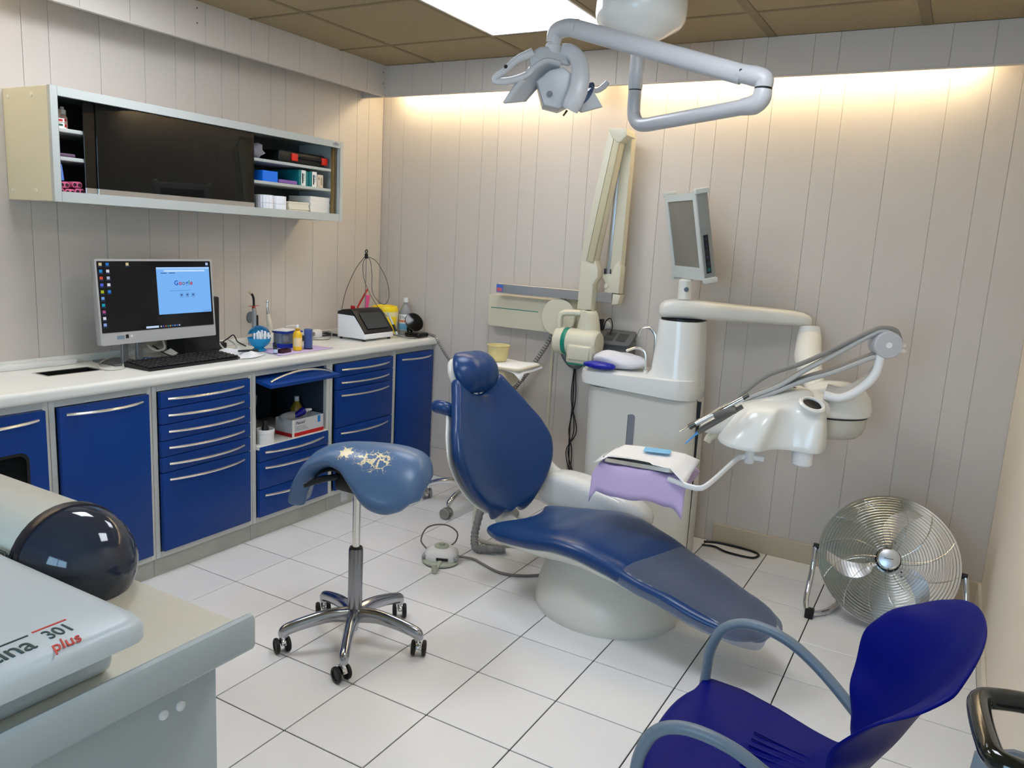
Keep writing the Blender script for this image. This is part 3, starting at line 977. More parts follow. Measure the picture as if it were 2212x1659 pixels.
ST = (1.035, 0.197, 0)
st = thing('saddle_stool', 'blue leather saddle stool with torn seat on a polished five-star castor base', 'stool', ST)
for k in range(5):
    a = math.radians(15 + 72 * k)
    c, s = math.cos(a), math.sin(a)
    P = lambda r, z: (ST[0] + r * c, ST[1] + r * s, z)
    leg = obj('leg', B().tube([P(0.018, 0.118), P(0.09, 0.122), P(0.17, 0.108), P(0.225, 0.093), P(0.243, 0.083), P(0.247, 0.066)], [0.03, 0.025, 0.0225, 0.0215, 0.0205, 0.0165], 14, sm=5, flat=0.82), M_polish, st)
    castor(leg, ST[0] + 0.247 * c, ST[1] + 0.247 * s, math.radians(-60 + 11 * k), M_tyre, M_chrome)
obj('hub', B().lathe([(0, 0.055), (0.011, 0.055), (0.013, 0.075), (0.03, 0.1), (0.036, 0.115), (0.036, 0.13), (0.028, 0.143), (0, 0.143)], 24, T(*ST)), M_polish, st)
obj('outer_column', B().lathe([(0.0255, 0.14), (0.0255, 0.362), (0.0235, 0.368), (0.016, 0.368), (0.016, 0.355), (0, 0.355)], 28, T(*ST)), mat('stool_column', (150, 152, 158), 0.25, 1.0), st)
obj('inner_column', B().lathe([(0.0135, 0.35), (0.0135, 0.6), (0, 0.6)], 24, T(*ST)), M_steel, st)
obj('column_ring', B().lathe([(0.0235, 0.3682), (0.0225, 0.372), (0.0145, 0.373), (0.0145, 0.3682)], 24, T(*ST)), M_black, st)
obj('tilt_housing', B().box((ST[0] - 0.055, ST[1] - 0.06, 0.585), (ST[0] + 0.055, ST[1] + 0.075, 0.655), 0.012, 2), M_black, st)
obj('height_lever', B().tube([(ST[0] - 0.03, ST[1] - 0.04, 0.635), (ST[0] - 0.07, ST[1] - 0.1, 0.63), (ST[0] - 0.105, ST[1] - 0.15, 0.612)], [0.009, 0.013, 0.008], 10, flat=0.55), M_black, st)
obj('label_tag', B().box((ST[0] - 0.03, ST[1] - 0.048, 0.545), (ST[0] - 0.029, ST[1] - 0.015, 0.588)), M_white, st)
SE = V((-0.88, -0.47, 0)).normalized()
SR = frame((ST[0] + 0.03, ST[1], 0), SE, (0.47, -0.88, 0))        # x to the pommel, y to the near lobe, z up
SCL = [(0.0, -0.238, 0.63), (0.05, -0.237, 0.678), (0.1, -0.222, 0.717), (0.17, -0.18, 0.741), (0.25, -0.12, 0.754), (0.36, -0.03, 0.758), (0.48, 0.05, 0.756), (0.6, 0.12, 0.742), (0.7, 0.172, 0.713), (0.8, 0.212, 0.668), (0.9, 0.240, 0.61), (1.0, 0.256, 0.545)]
SHW = [(0.0, 0.10), (0.05, 0.14), (0.1, 0.172), (0.17, 0.2), (0.25, 0.211), (0.32, 0.207), (0.38, 0.186), (0.44, 0.15), (0.5, 0.116), (0.58, 0.093), (0.75, 0.076), (0.88, 0.072), (0.95, 0.06), (1.0, 0.042)]
SDR = [(0.0, 0.04), (0.1, 0.105), (0.17, 0.15), (0.25, 0.175), (0.33, 0.165), (0.41, 0.12), (0.5, 0.06), (0.6, 0.032), (0.75, 0.018), (1.0, 0.008)]
def saddle(u, v, off=0.0):
    b = 2 * v - 1
    for (a0, x0, z0), (a1, x1, z1) in zip(SCL, SCL[1:]):
        if u <= a1 + 1e-9:
            t = (u - a0) / (a1 - a0)
            x, z = x0 + (x1 - x0) * t, z0 + (z1 - z0) * t
            nx, nz = -(z1 - z0), (x1 - x0)
            break
    n = math.hypot(nx, nz)
    hw = lerp_tab(SHW, u)
    dr = lerp_tab(SDR, u)
    y = b * hw * (1 - 0.10 * b * b)
    k = dr * abs(b) ** 2.1 + 0.012 * abs(b) ** 8
    if u < 0.6:
        x += 0.03 * abs(b) ** 2 * (1 - u / 0.6)
    return V((x - nx / n * off - nx / n * (-0.0), y, z - nz / n * off - k))
def lerp_tab(tab, s):
    if s <= tab[0][0]:
        return tab[0][1]
    for (a, va), (c, vc) in zip(tab, tab[1:]):
        if s <= c:
            t = (s - a) / (c - a)
            t = t * t * (3 - 2 * t) * 0.5 + t * 0.5
            return va + (vc - va) * t
    return tab[-1][1]
sd = B().grid(saddle, 26, 14, th=0.06)
sd.bm.transform(SR)
o = obj('seat', sd, worn_leather(), st, ang=None, subd=2)
seat_pan = B().grid(lambda u, v: saddle(0.1 + 0.72 * u, 0.14 + 0.72 * v, 0.056), 12, 8, th=0.006)
seat_pan.bm.transform(SR)
obj('seat_pan', seat_pan, M_black, st, ang=None, subd=1)

# ================================================================== dental chair
M_hide = mat('blue_upholstery', (18, 58, 112), 0.3, spec=0.5, coat=0.06, bump=0.05, bscale=700)
M_shell = mat('ivory_shell', (222, 220, 210), 0.28, spec=0.5)
M_shellw = mat('gloss_white_shell', (232, 232, 226), 0.16, spec=0.5)
CH = math.radians(-12)
CM = T(1.655, 0.955, 0, 0, 0, CH)
dc = thing('dental_chair', 'reclined dental patient chair in blue leather with ivory shell', 'dental chair', (1.655, 0.955, 0), CH)

def lerp_tab(tab, s):
    if s <= tab[0][0]:
        return tab[0][1]
    for (a, va), (c, vc) in zip(tab, tab[1:]):
        if s <= c:
            t = (s - a) / (c - a)
            t = t * t * (3 - 2 * t) * 0.5 + t * 0.5
            return va + (vc - va) * t
    return tab[-1][1]
ZTAB = [(-0.46, 0.30), (-0.35, 0.312), (-0.2, 0.338), (-0.06, 0.366), (0.04, 0.366), (0.15, 0.345), (0.35, 0.295), (0.58, 0.24), (0.80, 0.19)]
WTAB = [(-0.46, 0.20), (-0.38, 0.245), (-0.2, 0.262), (0.0, 0.258), (0.2, 0.235), (0.45, 0.198), (0.59, 0.172), (0.655, 0.152), (0.705, 0.11), (0.725, 0.06)]
def seat_pt(s, q, dz=0.0, edge=0.02):
    hw = lerp_tab(WTAB, s)
    x = s
    if s < -0.1:
        x = s + 0.10 * (1 - q * q) * min(1, (-0.1 - s) / 0.3)
    z = lerp_tab(ZTAB, x) + dz - edge * abs(q) ** 6 + 0.012 * abs(q) ** 2 * (1 - abs(q) ** 4)
    return V((x, q * hw, z))
ct_ = B().grid(lambda u, v: seat_pt(-0.475 + 1.20 * u, 2 * v - 1), 26, 10, th=0.055)
ct_.bm.transform(CM)
obj('seat_cushion', ct_, M_hide, dc, ang=None, subd=2)
def shell_pt(u, v):
    s = -0.42 + 0.92 * u
    q = 2 * v - 1
    p = seat_pt(s, q, -0.05, 0.02)
    p.y *= 0.97
    return p
shl = B()
loops = []
for i in range(19):
    s = -0.45 + 0.98 * i / 18
    dep = 0.012 + 0.085 * max(0, math.sin(PI * min(1, (i + 0.5) / 15.5))) ** 0.8
    if i > 14:
        dep = 0.02
    L = []
    n = 9
    for k in range(n):
        q = -1 + 2 * k / (n - 1)
        p = seat_pt(s, q * 0.97, -0.047)
        L.append(p)
    for k in range(n - 2, 0, -1):
        q = -1 + 2 * k / (n - 1)
        p = seat_pt(s, q * 0.97, -0.047)
        p.z -= dep * (1 - abs(q) ** 3) ** 0.7 + 0.006
        L.append(p)
    loops.append(L)
shl.loft(loops, CM)
obj('seat_shell', shl, M_shell, dc, ang=50, subd=1)
# clear protective film over the foot end
def film_pt(u, v):
    s = 0.25 + 0.485 * u + 0.02 * (2 * v - 1)
    q = 2 * v - 1
    p = seat_pt(min(s, 0.724), q, 0.004 + 0.002 * math.sin(9 * u + 4 * v), 0.03)
    if abs(q) > 0.93:
        p.z -= 0.022
        p.y *= 1.015
    if s > 0.705:
        p.x += 0.012
        p.z -= 0.008 * max(0, (s - 0.71) / 0.02)
    return p
fb = B().grid(film_pt, 22, 16)
fb.bm.transform(CM)
def film_mat():
    m = glass('clear_film', (150, 162, 186), 0.26, 0.09)
    nt = m.node_tree
    g = [n for n in nt.nodes if n.type == 'BSDF_PRINCIPLED'][0]
    w = nt.nodes.new('ShaderNodeTexWave')
    w.inputs['Scale'].default_value = 5
    w.inputs['Distortion'].default_value = 9
    w.inputs['Detail'].default_value = 1
    tc = nt.nodes.new('ShaderNodeTexCoord')
    nt.links.new(tc.outputs['Object'], w.inputs['Vector'])
    bp = nt.nodes.new('ShaderNodeBump')
    bp.inputs['Strength'].default_value = 0.25
    bp.inputs['Distance'].default_value = 0.006
    nt.links.new(w.outputs['Fac'], bp.inputs['Height'])
    nt.links.new(bp.outputs['Normal'], g.inputs['Normal'])
    return m
o = obj('foot_film', fb, film_mat(), dc, ang=None, subd=1)
o['label'] = 'clear plastic film over the foot end'

# backrest: shield-shaped bucket with a notch for the headrest
BK0, BK1 = V((-0.55, 0, 0.275)), V((-0.765, 0, 0.795))
bup = (BK1 - BK0).normalized()
bnr = V((bup.z, 0, -bup.x))          # towards the patient
BL = (BK1 - BK0).length
BW = [(0.0, 0.085), (0.03, 0.135), (0.12, 0.21), (0.25, 0.275), (0.38, 0.306), (0.5, 0.312), (0.62, 0.288), (0.78, 0.23), (0.92, 0.175), (1.0, 0.148)]
def back_pt(u, v, off=0.0, k=1.0):
    t, q = u ** 1.5, 2 * v - 1
    if t < 0.5:
        hw = 0.312 * max(0.0, 1 - ((0.5 - t) / 0.5) ** 2.1) ** 0.6 * k + 0.012
    else:
        hw = lerp_tab([(0.5, 0.324), (0.62, 0.3), (0.78, 0.236), (0.92, 0.178), (1.0, 0.148)], t) * k
    h = t * BL
    if t > 0.6:
        h += (0.055 * abs(q) ** 2.2 - 0.035 * (1 - q * q)) * ((t - 0.6) / 0.4)
    if t < 0.12:
        h -= 0.04 * (1 - q * q) * (1 - t / 0.12) ** 1.5 - 0.012 * (1 - t / 0.12)
    d = 0.075 * (abs(q) ** 2) * (hw / 0.25) - 0.02 * abs(q) ** 6 + 0.03 * (1 - (2 * t - 0.9) ** 2) * 0.6
    return BK0 + bup * h + V((0, 1, 0)) * (q * hw * 0.98 + 0.015 * (1 - t)) + bnr * (d - off)
bk = B().grid(lambda u, v: back_pt(0.07 + 0.93 * u, v), 22, 14, th=0.05)
bk.bm.transform(CM)
obj('backrest_cushion', bk, M_hide, dc, ang=None, subd=2)
bs = B().grid(lambda u, v: back_pt(0.08 + 0.80 * u, 0.03 + 0.94 * v, 0.046, 1.0), 18, 12, th=0.018)
bs.bm.transform(CM)
obj('backrest_shell', bs, M_shellw, dc, ang=None, subd=2)
# headrest
HC = BK1 + bup * 0.07 + bnr * 0.022
hup = (bup + bnr * -0.05).normalized()
hnr = V((hup.z, 0, -hup.x))
def head_pt(u, v, off=0.0, k=1.0):
    a, q = 2 * u - 1, 2 * v - 1
    hw = 0.108 * (1 - 0.30 * max(0, a) ** 2.2 - 0.26 * max(0, -a) ** 1.6) * k
    hw *= (1 - 0.35 * max(0, abs(a) - 0.8) / 0.2)
    h = 0.06 * a
    d = 0.04 * (1 - q * q) * (1 - a * a) + 0.016 * abs(q) - 0.018 * abs(q) ** 4 - 0.02 * a ** 4
    return HC + hup * h + V((0, 1, 0)) * (q * hw) + hnr * (d - off)
hd = B().grid(lambda u, v: head_pt(u, v), 10, 10, th=0.05)
hd.bm.transform(CM)
obj('headrest_cushion', hd, M_hide, dc, ang=None, subd=2)
hs = B().grid(lambda u, v: head_pt(u, v, 0.042, 0.98), 8, 8, th=0.035)
hs.bm.transform(CM)
obj('headrest_shell', hs, M_shell, dc, ang=None, subd=2)
nb = BK1 - bnr * 0.045
obj('neck_bracket', B().box((-0.03, -0.05, -0.14), (0.006, 0.05, 0.10), 0.01, 2, CM @ frame(tuple(nb), tuple(bnr), (0, 1, 0))), M_shell, dc)
obj('neck_rod', B().tube([CM @ (BK1 - bnr * 0.03 - bup * 0.05), CM @ (HC - hnr * 0.045)], 0.009, 10, sm=0), M_steel, dc)
# near-side arm pad seen behind the backrest
ap = [(-0.70, -0.14, 0.70), (-0.715, -0.195, 0.735), (-0.76, -0.21, 0.74), (-0.79, -0.18, 0.725)]
obj('arm_pad', B().tube([CM @ V(p) for p in ap], [0.02, 0.03, 0.03, 0.024], 14, sm=6), M_hide, dc)
# base
base = []
for z, rx, ry, ox in ((0.0, 0.297, 0.275, 0.0), (0.012, 0.301, 0.279, 0.0), (0.03, 0.301, 0.279, 0.0), (0.08, 0.293, 0.27, -0.002), (0.13, 0.272, 0.248, -0.01), (0.18, 0.24, 0.21, -0.02), (0.22, 0.21, 0.175, -0.025), (0.28, 0.19, 0.15, -0.03)):
    base.append([V((ox + -0.01 + rx * math.cos(2 * PI * k / 40), 0.075 + ry * math.sin(2 * PI * k / 40), z)) for k in range(40)])
obj('base', B().loft(base, CM), M_shell, dc, ang=60)
obj('floor_gasket', B().prism([(-0.01 + 0.294 * math.cos(2 * PI * k / 40), 0.075 + 0.273 * math.sin(2 * PI * k / 40)) for k in range(40)], 0.0003, 0.004, CM), M_dark, dc)
# white link arm on the far side, towards the unit
lk = []
for s, q0, q1, z0, z1 in ((-0.50, 0.29, 0.36, 0.25, 0.37), (-0.47, 0.27, 0.40, 0.24, 0.405), (-0.38, 0.26, 0.42, 0.235, 0.425), (-0.2, 0.255, 0.42, 0.24, 0.42), (-0.02, 0.255, 0.41, 0.25, 0.40), (0.07, 0.265, 0.39, 0.27, 0.375), (0.11, 0.29, 0.36, 0.29, 0.345)):
    cx, cz = (q0 + q1) / 2, (z0 + z1) / 2
    lk.append([V((s - 0.085, cx + x, cz + y)) for x, y in rrect(q1 - q0, z1 - z0, 0.05, 5)])
la = obj('link_arm', B().loft(lk, CM), M_shellw, dc, ang=60, subd=1)
obj('release_button', B().lathe([(0.014, 0), (0.013, 0.003), (0, 0.003)], 16, CM @ T(-0.02, 0.34, 0.40)), M_shellw, la)
obj('arm_upright', B().tube([CM @ V(p) for p in ((-0.66, 0.29, 0.52), (-0.60, 0.31, 0.45), (-0.53, 0.34, 0.375), (-0.42, 0.35, 0.35))], [0.03, 0.04, 0.05, 0.05], 14), M_shellw, dc)
# hydraulic arm between base and back
obj('back_arm', B().tube([CM @ V(p) for p in ((-0.28, 0.0, 0.20), (-0.48, 0.03, 0.2), (-0.60, 0.03, 0.28), (-0.66, 0.02, 0.42))], [0.05, 0.045, 0.04, 0.04], 14), M_shell, dc)
# ================================================================== dental unit by the back wall
M_hose = mat('grey_hose', (128, 124, 120), 0.45)
M_hosel = mat('light_grey_hose', (176, 176, 174), 0.4)
M_ridge = mat('ridged_grey', (142, 142, 142), 0.45)
M_beigep = mat('beige_enamel', (222, 216, 192), 0.3)
UNM = Matrix.Identity(4)
un = thing('dental_unit', 'ivory dental water unit with spittoon, column and swivel arm by the back wall', 'dental unit', (1.5, 1.78, 0))
def plan(x0, x1, y0, y1, r, n=6):
    return [(x, y) for x, y in rrect(x1 - x0, y1 - y0, r, n, (x0 + x1) / 2, (y0 + y1) / 2)]
def stack(sections):
    L = []
    for x0, x1, y0, y1, r, z in sections:
        L.append([V((x, y, z)) for x, y in plan(x0, x1, y0, y1, r)])
    return B().loft(L)
obj('pedestal', stack([(1.225, 1.778, 1.655, 1.93, 0.09, 0.0), (1.222, 1.776, 1.65, 1.93, 0.09, 0.3), (1.218, 1.767, 1.648, 1.93, 0.09, 0.6), (1.214, 1.758, 1.645, 1.93, 0.09, 0.786)]), M_shell, un, ang=50)
# bowl section with a seam that falls towards the column
ub = stack([(1.20, 1.757, 1.634, 1.928, 0.10, 0.792), (1.18, 1.762, 1.615, 1.932, 0.11, 0.80), (1.176, 1.762, 1.612, 1.932, 0.11, 0.83), (1.18, 1.758, 1.615, 1.932, 0.11, 0.862), (1.20, 1.745, 1.63, 1.92, 0.10, 0.869)])
for v in ub.bm.verts:
    k = max(0, min(1, (v.co.x - 1.3) / 0.45))
    if v.co.z < 0.81:
        v.co.z -= 0.02 * k
    if v.co.z > 0.85:
        v.co.z += 0.01 * k
bwl = obj('bowl_section', ub, M_shellw, un, ang=50)
obj('seam', stack([(1.22, 1.752, 1.652, 1.925, 0.09, 0.77), (1.22, 1.752, 1.652, 1.925, 0.09, 0.795)]), M_dark, un)
obj('spittoon', B().lathe([(0.115, 0.0), (0.118, 0.004), (0.105, 0.006), (0.085, -0.012), (0, -0.02)], 32, T(1.30, 1.75, 0.868)), M_shellw, un)
obj('column', stack([(1.505, 1.757, 1.63, 1.93, 0.10, 0.868), (1.528, 1.756, 1.637, 1.93, 0.10, 0.90), (1.533, 1.752, 1.645, 1.928, 0.10, 1.0), (1.54, 1.742, 1.655, 1.925, 0.095, 1.14)]), M_shellw, un, ang=50)
obj('column_gap', stack([(1.55, 1.735, 1.665, 1.915, 0.085, 1.139), (1.55, 1.735, 1.665, 1.915, 0.085, 1.15)]), M_black, un)
# swivel arm on the column
am = frame((1.63, 1.765, 0), (0.95, 0.31, 0), (-0.31, 0.95, 0))
def arm_sec(x, hw, z0, z1, r):
    return [V((x, a, c)) for a, c in rrect(2 * hw, z1 - z0, r, 5, 0, (z0 + z1) / 2)]
obj('swivel_arm', B().loft([arm_sec(-0.10, 0.05, 1.155, 1.2, 0.02), arm_sec(-0.085, 0.085, 1.15, 1.225, 0.03), (arm_sec(-0.03, 0.10, 1.15, 1.238, 0.035)), arm_sec(0.08, 0.09, 1.152, 1.236, 0.035),
        arm_sec(0.25, 0.062, 1.153, 1.228, 0.03), arm_sec(0.48, 0.052, 1.153, 1.222, 0.028), arm_sec(0.56, 0.05, 1.154, 1.214, 0.026), arm_sec(0.59, 0.035, 1.156, 1.19, 0.014)], am), M_shell, un, ang=50, subd=1)
E_ = V((2.19, 1.94, 1.15))
obj('elbow', B().tube([(2.185, 1.935, 1.152), (2.19, 1.92, 1.10), (2.21, 1.82, 1.03), (2.245, 1.70, 0.98)], [0.045, 0.055, 0.06, 0.05], 18), M_shellw, un)
obj('lower_arm', B().tube([(2.245, 1.70, 0.985), (2.29, 1.55, 0.95), (2.33, 1.40, 0.915), (2.35, 1.32, 0.89)], [0.05, 0.042, 0.04, 0.04], 16), M_shellw, un)
obj('arm_latch', B().box((-0.018, -0.012, 0), (0.018, 0.012, 0.004), 0.002, 1, frame((2.205, 1.865, 1.095), (0.9, 0.2, 0), (0, 0.6, 0.8))), M_shell, un)
# service strip in the front, cable groove at the side
obj('service_strip', B().prism(rrect(0.032, 0.3, 0.014, 5), 0, 0.006, frame((1.478, 1.6485, 0.53), (1, 0, 0), (0, 0, 1))), mat('strip_grey', (128, 132, 142), 0.3), un)
obj('service_shadow', B().box((1.459, 1.645, 0.385), (1.463, 1.65, 0.675)), M_dark, un)
obj('hinge_groove', B().box((1.760, 1.74, 0.02), (1.779, 1.744, 0.77)), M_dark, un)
obj('hinge_dot', B().lathe([(0.006, 0), (0.005, 0.002), (0, 0.002)], 10, T(1.7575, 1.742, 0.772, 0, PI / 2, 0)), M_dark, un)
# taps
def tap(pts, r, foot, lab):
    o = obj('tap', B().tube(pts, r, 10, sm=6), M_steel, un)
    o['label'] = lab
    obj('collar', B().lathe([(0.014, 0), (0.015, 0.004), (0.015, 0.012), (0.009, 0.016), (0, 0.016)], 16, T(*foot)), M_steel, o)
tap([(1.485, 1.755, 0.876), (1.485, 1.755, 0.935), (1.474, 1.755, 0.972), (1.435, 1.752, 0.985), (1.385, 1.75, 0.965)], 0.0062, (1.485, 1.755, 0.872), 'short bowl rinse spout')
tap([(1.515, 1.78, 0.876), (1.517, 1.78, 1.02), (1.508, 1.78, 1.062), (1.478, 1.78, 1.085), (1.443, 1.78, 1.075), (1.428, 1.78, 1.042)], 0.0062, (1.515, 1.78, 0.872), 'tall cup filler spout')
# display on the column
mn = thing('monitor', 'small pale-framed monitor on a post above the dental unit', 'monitor', (1.645, 1.76, 1.238))
obj('post', B().lathe([(0.032, 0), (0.032, 0.085), (0.026, 0.093), (0, 0.093)], 20, T(1.645, 1.76, 1.238)), M_shell, mn)
obj('pivot_screw', B().lathe([(0.011, 0), (0.010, 0.004), (0.005, 0.005), (0, 0.003)], 14, T(1.66, 1.731, 1.285, PI / 2, 0, 0.3)), mat('screw_grey', (86, 90, 96), 0.35, 0.6), mn)
sx = V((0.675, -0.737, 0.0)).normalized()              # along the screen width, left to right as seen
szv = V((-0.16, -0.14, 0.977)).normalized()           # up the screen
mm_ = frame((1.625, 1.752, 1.525), sx, szv)           # local z = out of the screen
M_mon = mat('monitor_frame', (204, 210, 206), 0.3)
# NB: the glass faces away from the camera's right
body = obj('housing', B().prism(rrect(0.33, 0.385, 0.012, 4), -0.05, 0.004, mm_, 0.004), mat('monitor_side', (140, 144, 142), 0.4), mn)
obj('bezel', B().prism(rrect(0.332, 0.387, 0.012, 4), 0.004, 0.01, mm_, hole=rrect(0.27, 0.30, 0.002, 4, 0, 0.012)), M_mon, mn)
obj('screen', B().box((-0.136, -0.139, 0.003), (0.136, 0.163, 0.006), M=mm_), mat('dead_screen', (126, 124, 116), 0.06, spec=0.6), mn)
for cx in (-1, 1):
    for cy in (-1, 1):
        obj('corner_bumper', B().box((cx * 0.168 - 0.012, cy * 0.196 - 0.012, -0.052), (cx * 0.168 + 0.012, cy * 0.196 + 0.012, 0.013), 0.006, 2, mm_), M_mon, mn)
kp = obj('button_strip', B().box((-0.1675, -0.165, -0.03), (-0.1655, 0.005, -0.008), M=mm_ @ T(0.333, 0, 0)), M_black, mn)
for k in range(6):
    obj('button', B().box((0.1665, -0.158 + 0.0275 * k, -0.0265), (0.1685, -0.158 + 0.0275 * k + 0.018, -0.0115), 0.002, 1, mm_), mat('button_navy', (38, 46, 66), 0.4) if k else mat('button_teal', (10, 90, 96), 0.4), kp)

# ------------------------------------------------------------------ instrument console
co = thing('instrument_console', 'glossy white dental instrument console with hoses hanging from the unit arm', 'console', (2.25, 1.15, 0.66))
cx_, cy_ = V((0.80, 0.60, 0)), V((-0.60, 0.80, 0))
KM = frame((2.25, 1.14, 0.75), cx_, cy_)
def front_y(x):
    return -0.05 * math.exp(-((x + 0.115) / 0.06) ** 2) - 0.06 * math.exp(-((x - 0.112) / 0.06) ** 2)
def con_loop(xl, xr, z, push, yb, n=22, tilt=0.0, amp=1.0):
    L = []
    for k in range(n + 1):
        t = k / n
        x = xl + (xr - xl) * t
        ref = -0.2 + 0.4 * t
        e = 1 - abs(2 * t - 1) ** 10
        L.append(V((x, amp * front_y(ref) + push + 0.03 * (1 - e), z + tilt * t)))
    for k in range(7):
        t = k / 6
        L.append(V((xr - (xr - xl) * t, yb, z + tilt * (1 - t))))
    return L
obj('body', B().loft([con_loop(-0.175, 0.195, 0.004, 0.02, 0.14), con_loop(-0.198, 0.203, 0.0, 0.0, 0.15), con_loop(-0.2, 0.205, 0.014, -0.002, 0.15), con_loop(-0.165, 0.203, 0.07, 0.006, 0.15, tilt=0.005), con_loop(-0.125, 0.198, 0.12, 0.018, 0.15, tilt=0.02),
      con_loop(-0.105, 0.19, 0.142, 0.03, 0.15, tilt=0.03, amp=0.9), con_loop(-0.085, 0.175, 0.152, 0.055, 0.145, tilt=0.034, amp=0.6), con_loop(-0.06, 0.15, 0.155, 0.11, 0.135, tilt=0.034, amp=0.1)], KM), M_shellw, co, ang=60, subd=1)
cup = obj('holder_ring', B().lathe([(0.036, -0.005), (0.047, -0.003), (0.05, 0.004), (0.044, 0.011), (0.036, 0.009), (0.034, 0.0), (0.032, -0.018), (0, -0.02)], 28, KM @ T(0.106, -0.008, 0.176, 0.42, 0.05, 0)), M_shellw, co)
obj('holder_hole', B().lathe([(0.0338, 0.0), (0.033, 0.004), (0, 0.0045)], 24, KM @ T(0.106, -0.008, 0.176, 0.42, 0.05, 0)), M_black, co)
obj('cup', B().lathe([(0.0, -0.056), (0.03, -0.056), (0.037, -0.05), (0.039, 0.004), (0, 0.004)], 28, KM @ T(0.10, 0.0, 0)), M_white, co)
obj('tray_pivot', B().lathe([(0.0, -0.066), (0.015, -0.066), (0.019, -0.06), (0.019, -0.044), (0.017, -0.043), (0.018, 0.004), (0, 0.004)], 24, KM @ T(-0.085, 0.05, 0)), M_white, co)
# wing that carries the instruments
wing = []
for x, z0, z1, y0, y1 in ((-0.235, 0.03, 0.06, 0.14, 0.20), (-0.222, 0.018, 0.078, 0.12, 0.22), (-0.13, 0.02, 0.125, 0.11, 0.26), (0.0, 0.03, 0.17, 0.10, 0.29), (0.12, 0.04, 0.215, 0.09, 0.30), (0.17, 0.05, 0.215, 0.10, 0.30), (0.19, 0.07, 0.19, 0.12, 0.28)):
    wing.append([V((x, a, c)) for a, c in rrect(y1 - y0, z1 - z0, 0.035, 5, (y0 + y1) / 2, (z0 + z1) / 2)])
obj('wing', B().loft(wing, KM), M_shell, co, ang=60, subd=1)
for k in range(2):
    obj('vent_slot', B().box((0.085, 0.13 + k * 0.02, 0.2145), (0.11, 0.14 + k * 0.02, 0.2165), M=KM), M_dark, co)
obj('grip', B().tube([(2.05, 1.235, 0.775), (2.012, 1.215, 0.768), (1.978, 1.20, 0.742), (1.968, 1.196, 0.722)], [0.018, 0.018, 0.017, 0.015], 14), M_beigep, co)
# rear pod: white lid over a clear bowl
PD = KM @ T(0.315, 0.20, 0) @ Matrix.Diagonal((1.3, 1.2, 1.08, 1))
pod = obj('rear_pod', B().loft([[V((0.115 * k_ * math.cos(2 * PI * a / 32), 0.10 * k_ * math.sin(2 * PI * a / 32), z)) for a in range(32)] for k_, z in ((0.96, 0.098), (1.0, 0.104), (0.99, 0.125), (0.9, 0.165), (0.72, 0.195), (0.45, 0.212), (0.1, 0.217))], PD), M_shellw, co, ang=60)
obj('pod_bowl', B().loft([[V((0.10 * k_ * math.cos(2 * PI * a / 32), 0.09 * k_ * math.sin(2 * PI * a / 32), z)) for a in range(32)] for k_, z in ((0.5, 0.012), (0.75, 0.014), (0.92, 0.03), (1.0, 0.06), (1.0, 0.092))], PD), mat('frosted_bowl', (196, 194, 184), 0.25), co, ang=60)
obj('pod_gap', B().prism([(0.104 * math.cos(2 * PI * a / 32), 0.092 * math.sin(2 * PI * a / 32)) for a in range(32)], 0.091, 0.0985, PD), M_dark, co)
# hoses
ta = [(2.591, 1.368, 1.177), (2.572, 1.364, 1.215), (2.53, 1.354, 1.222), (2.49, 1.345, 1.205), (2.402, 1.324, 1.147), (2.284, 1.296, 1.071), (2.159, 1.267, 1.007), (2.083, 1.25, 0.935), (2.03, 1.237, 0.864)]
tb = [(2.585, 1.367, 1.164), (2.57, 1.362, 1.198), (2.53, 1.352, 1.21), (2.49, 1.345, 1.19), (2.376, 1.318, 1.104), (2.287, 1.297, 1.039), (2.197, 1.276, 0.966), (2.102, 1.254, 0.913), (2.03, 1.237, 0.858)]
lo = [(2.545, 1.36, 1.12), (2.50, 1.347, 1.105), (2.383, 1.32, 1.04), (2.291, 1.298, 1.0), (2.199, 1.277, 0.948), (2.104, 1.255, 0.895), (2.024, 1.236, 0.839)]
def shift(p, dx, dy, dz):
    return [(x + dx, y + dy, z + dz) for x, y, z in p]
obj('hose', B().tube(ta, 0.0092, 10), M_hose, co)
obj('hose', B().tube(shift(tb, 0, 0.016, 0.003), 0.0092, 10), M_hose, co)
obj('hose', B().tube(tb, 0.009, 10), M_hosel, co)
obj('hose', B().tube(shift(lo, 0, 0.018, 0.01), 0.0092, 10), M_hose, co)
obj('hose', B().tube(shift(lo, 0.0, 0.034, 0.012), 0.0092, 10), M_hose, co)
obj('hose', B().tube(lo, 0.009, 10), M_hosel, co)
# hose support fan
for k in range(5):
    sp_ = [(2.36, 1.33 + 0.014 * k, 0.948), (2.42, 1.335 + 0.014 * k, 0.945), (2.48, 1.345 + 0.014 * k, 0.985), (2.525, 1.352 + 0.012 * k, 1.05), (2.535, 1.354 + 0.012 * k, 1.125)]
    obj('hose_guide', B().tube(shift(sp_, 0, 0, 0.006 * k), 0.014 if k else 0.017, 12), MATS['light_grey_hose'] if k else M_white, co)
pm = frame((2.556, 1.345, 1.162), (0.9, 0.42, 0), (0, 0, 1))
pl_ = obj('pulley', B().lathe([(0.046, -0.075), (0.05, -0.07), (0.05, 0.0), (0.047, 0.004), (0.0, 0.005)], 36, pm), mat('pulley_grey', (188, 190, 194), 0.35), co)
obj('pulley_hub', B().lathe([(0.012, 0.005), (0.011, 0.007), (0, 0.007)], 16, pm), M_white, pl_)
obj('hose_clip', B().box((0.04, -0.03, -0.06), (0.085, -0.018, -0.045), 0.003, 1, pm), M_white, co)
obj('hose_clip', B().box((0.045, -0.008, -0.04), (0.075, 0.004, -0.028), 0.003, 1, pm), M_white, co)
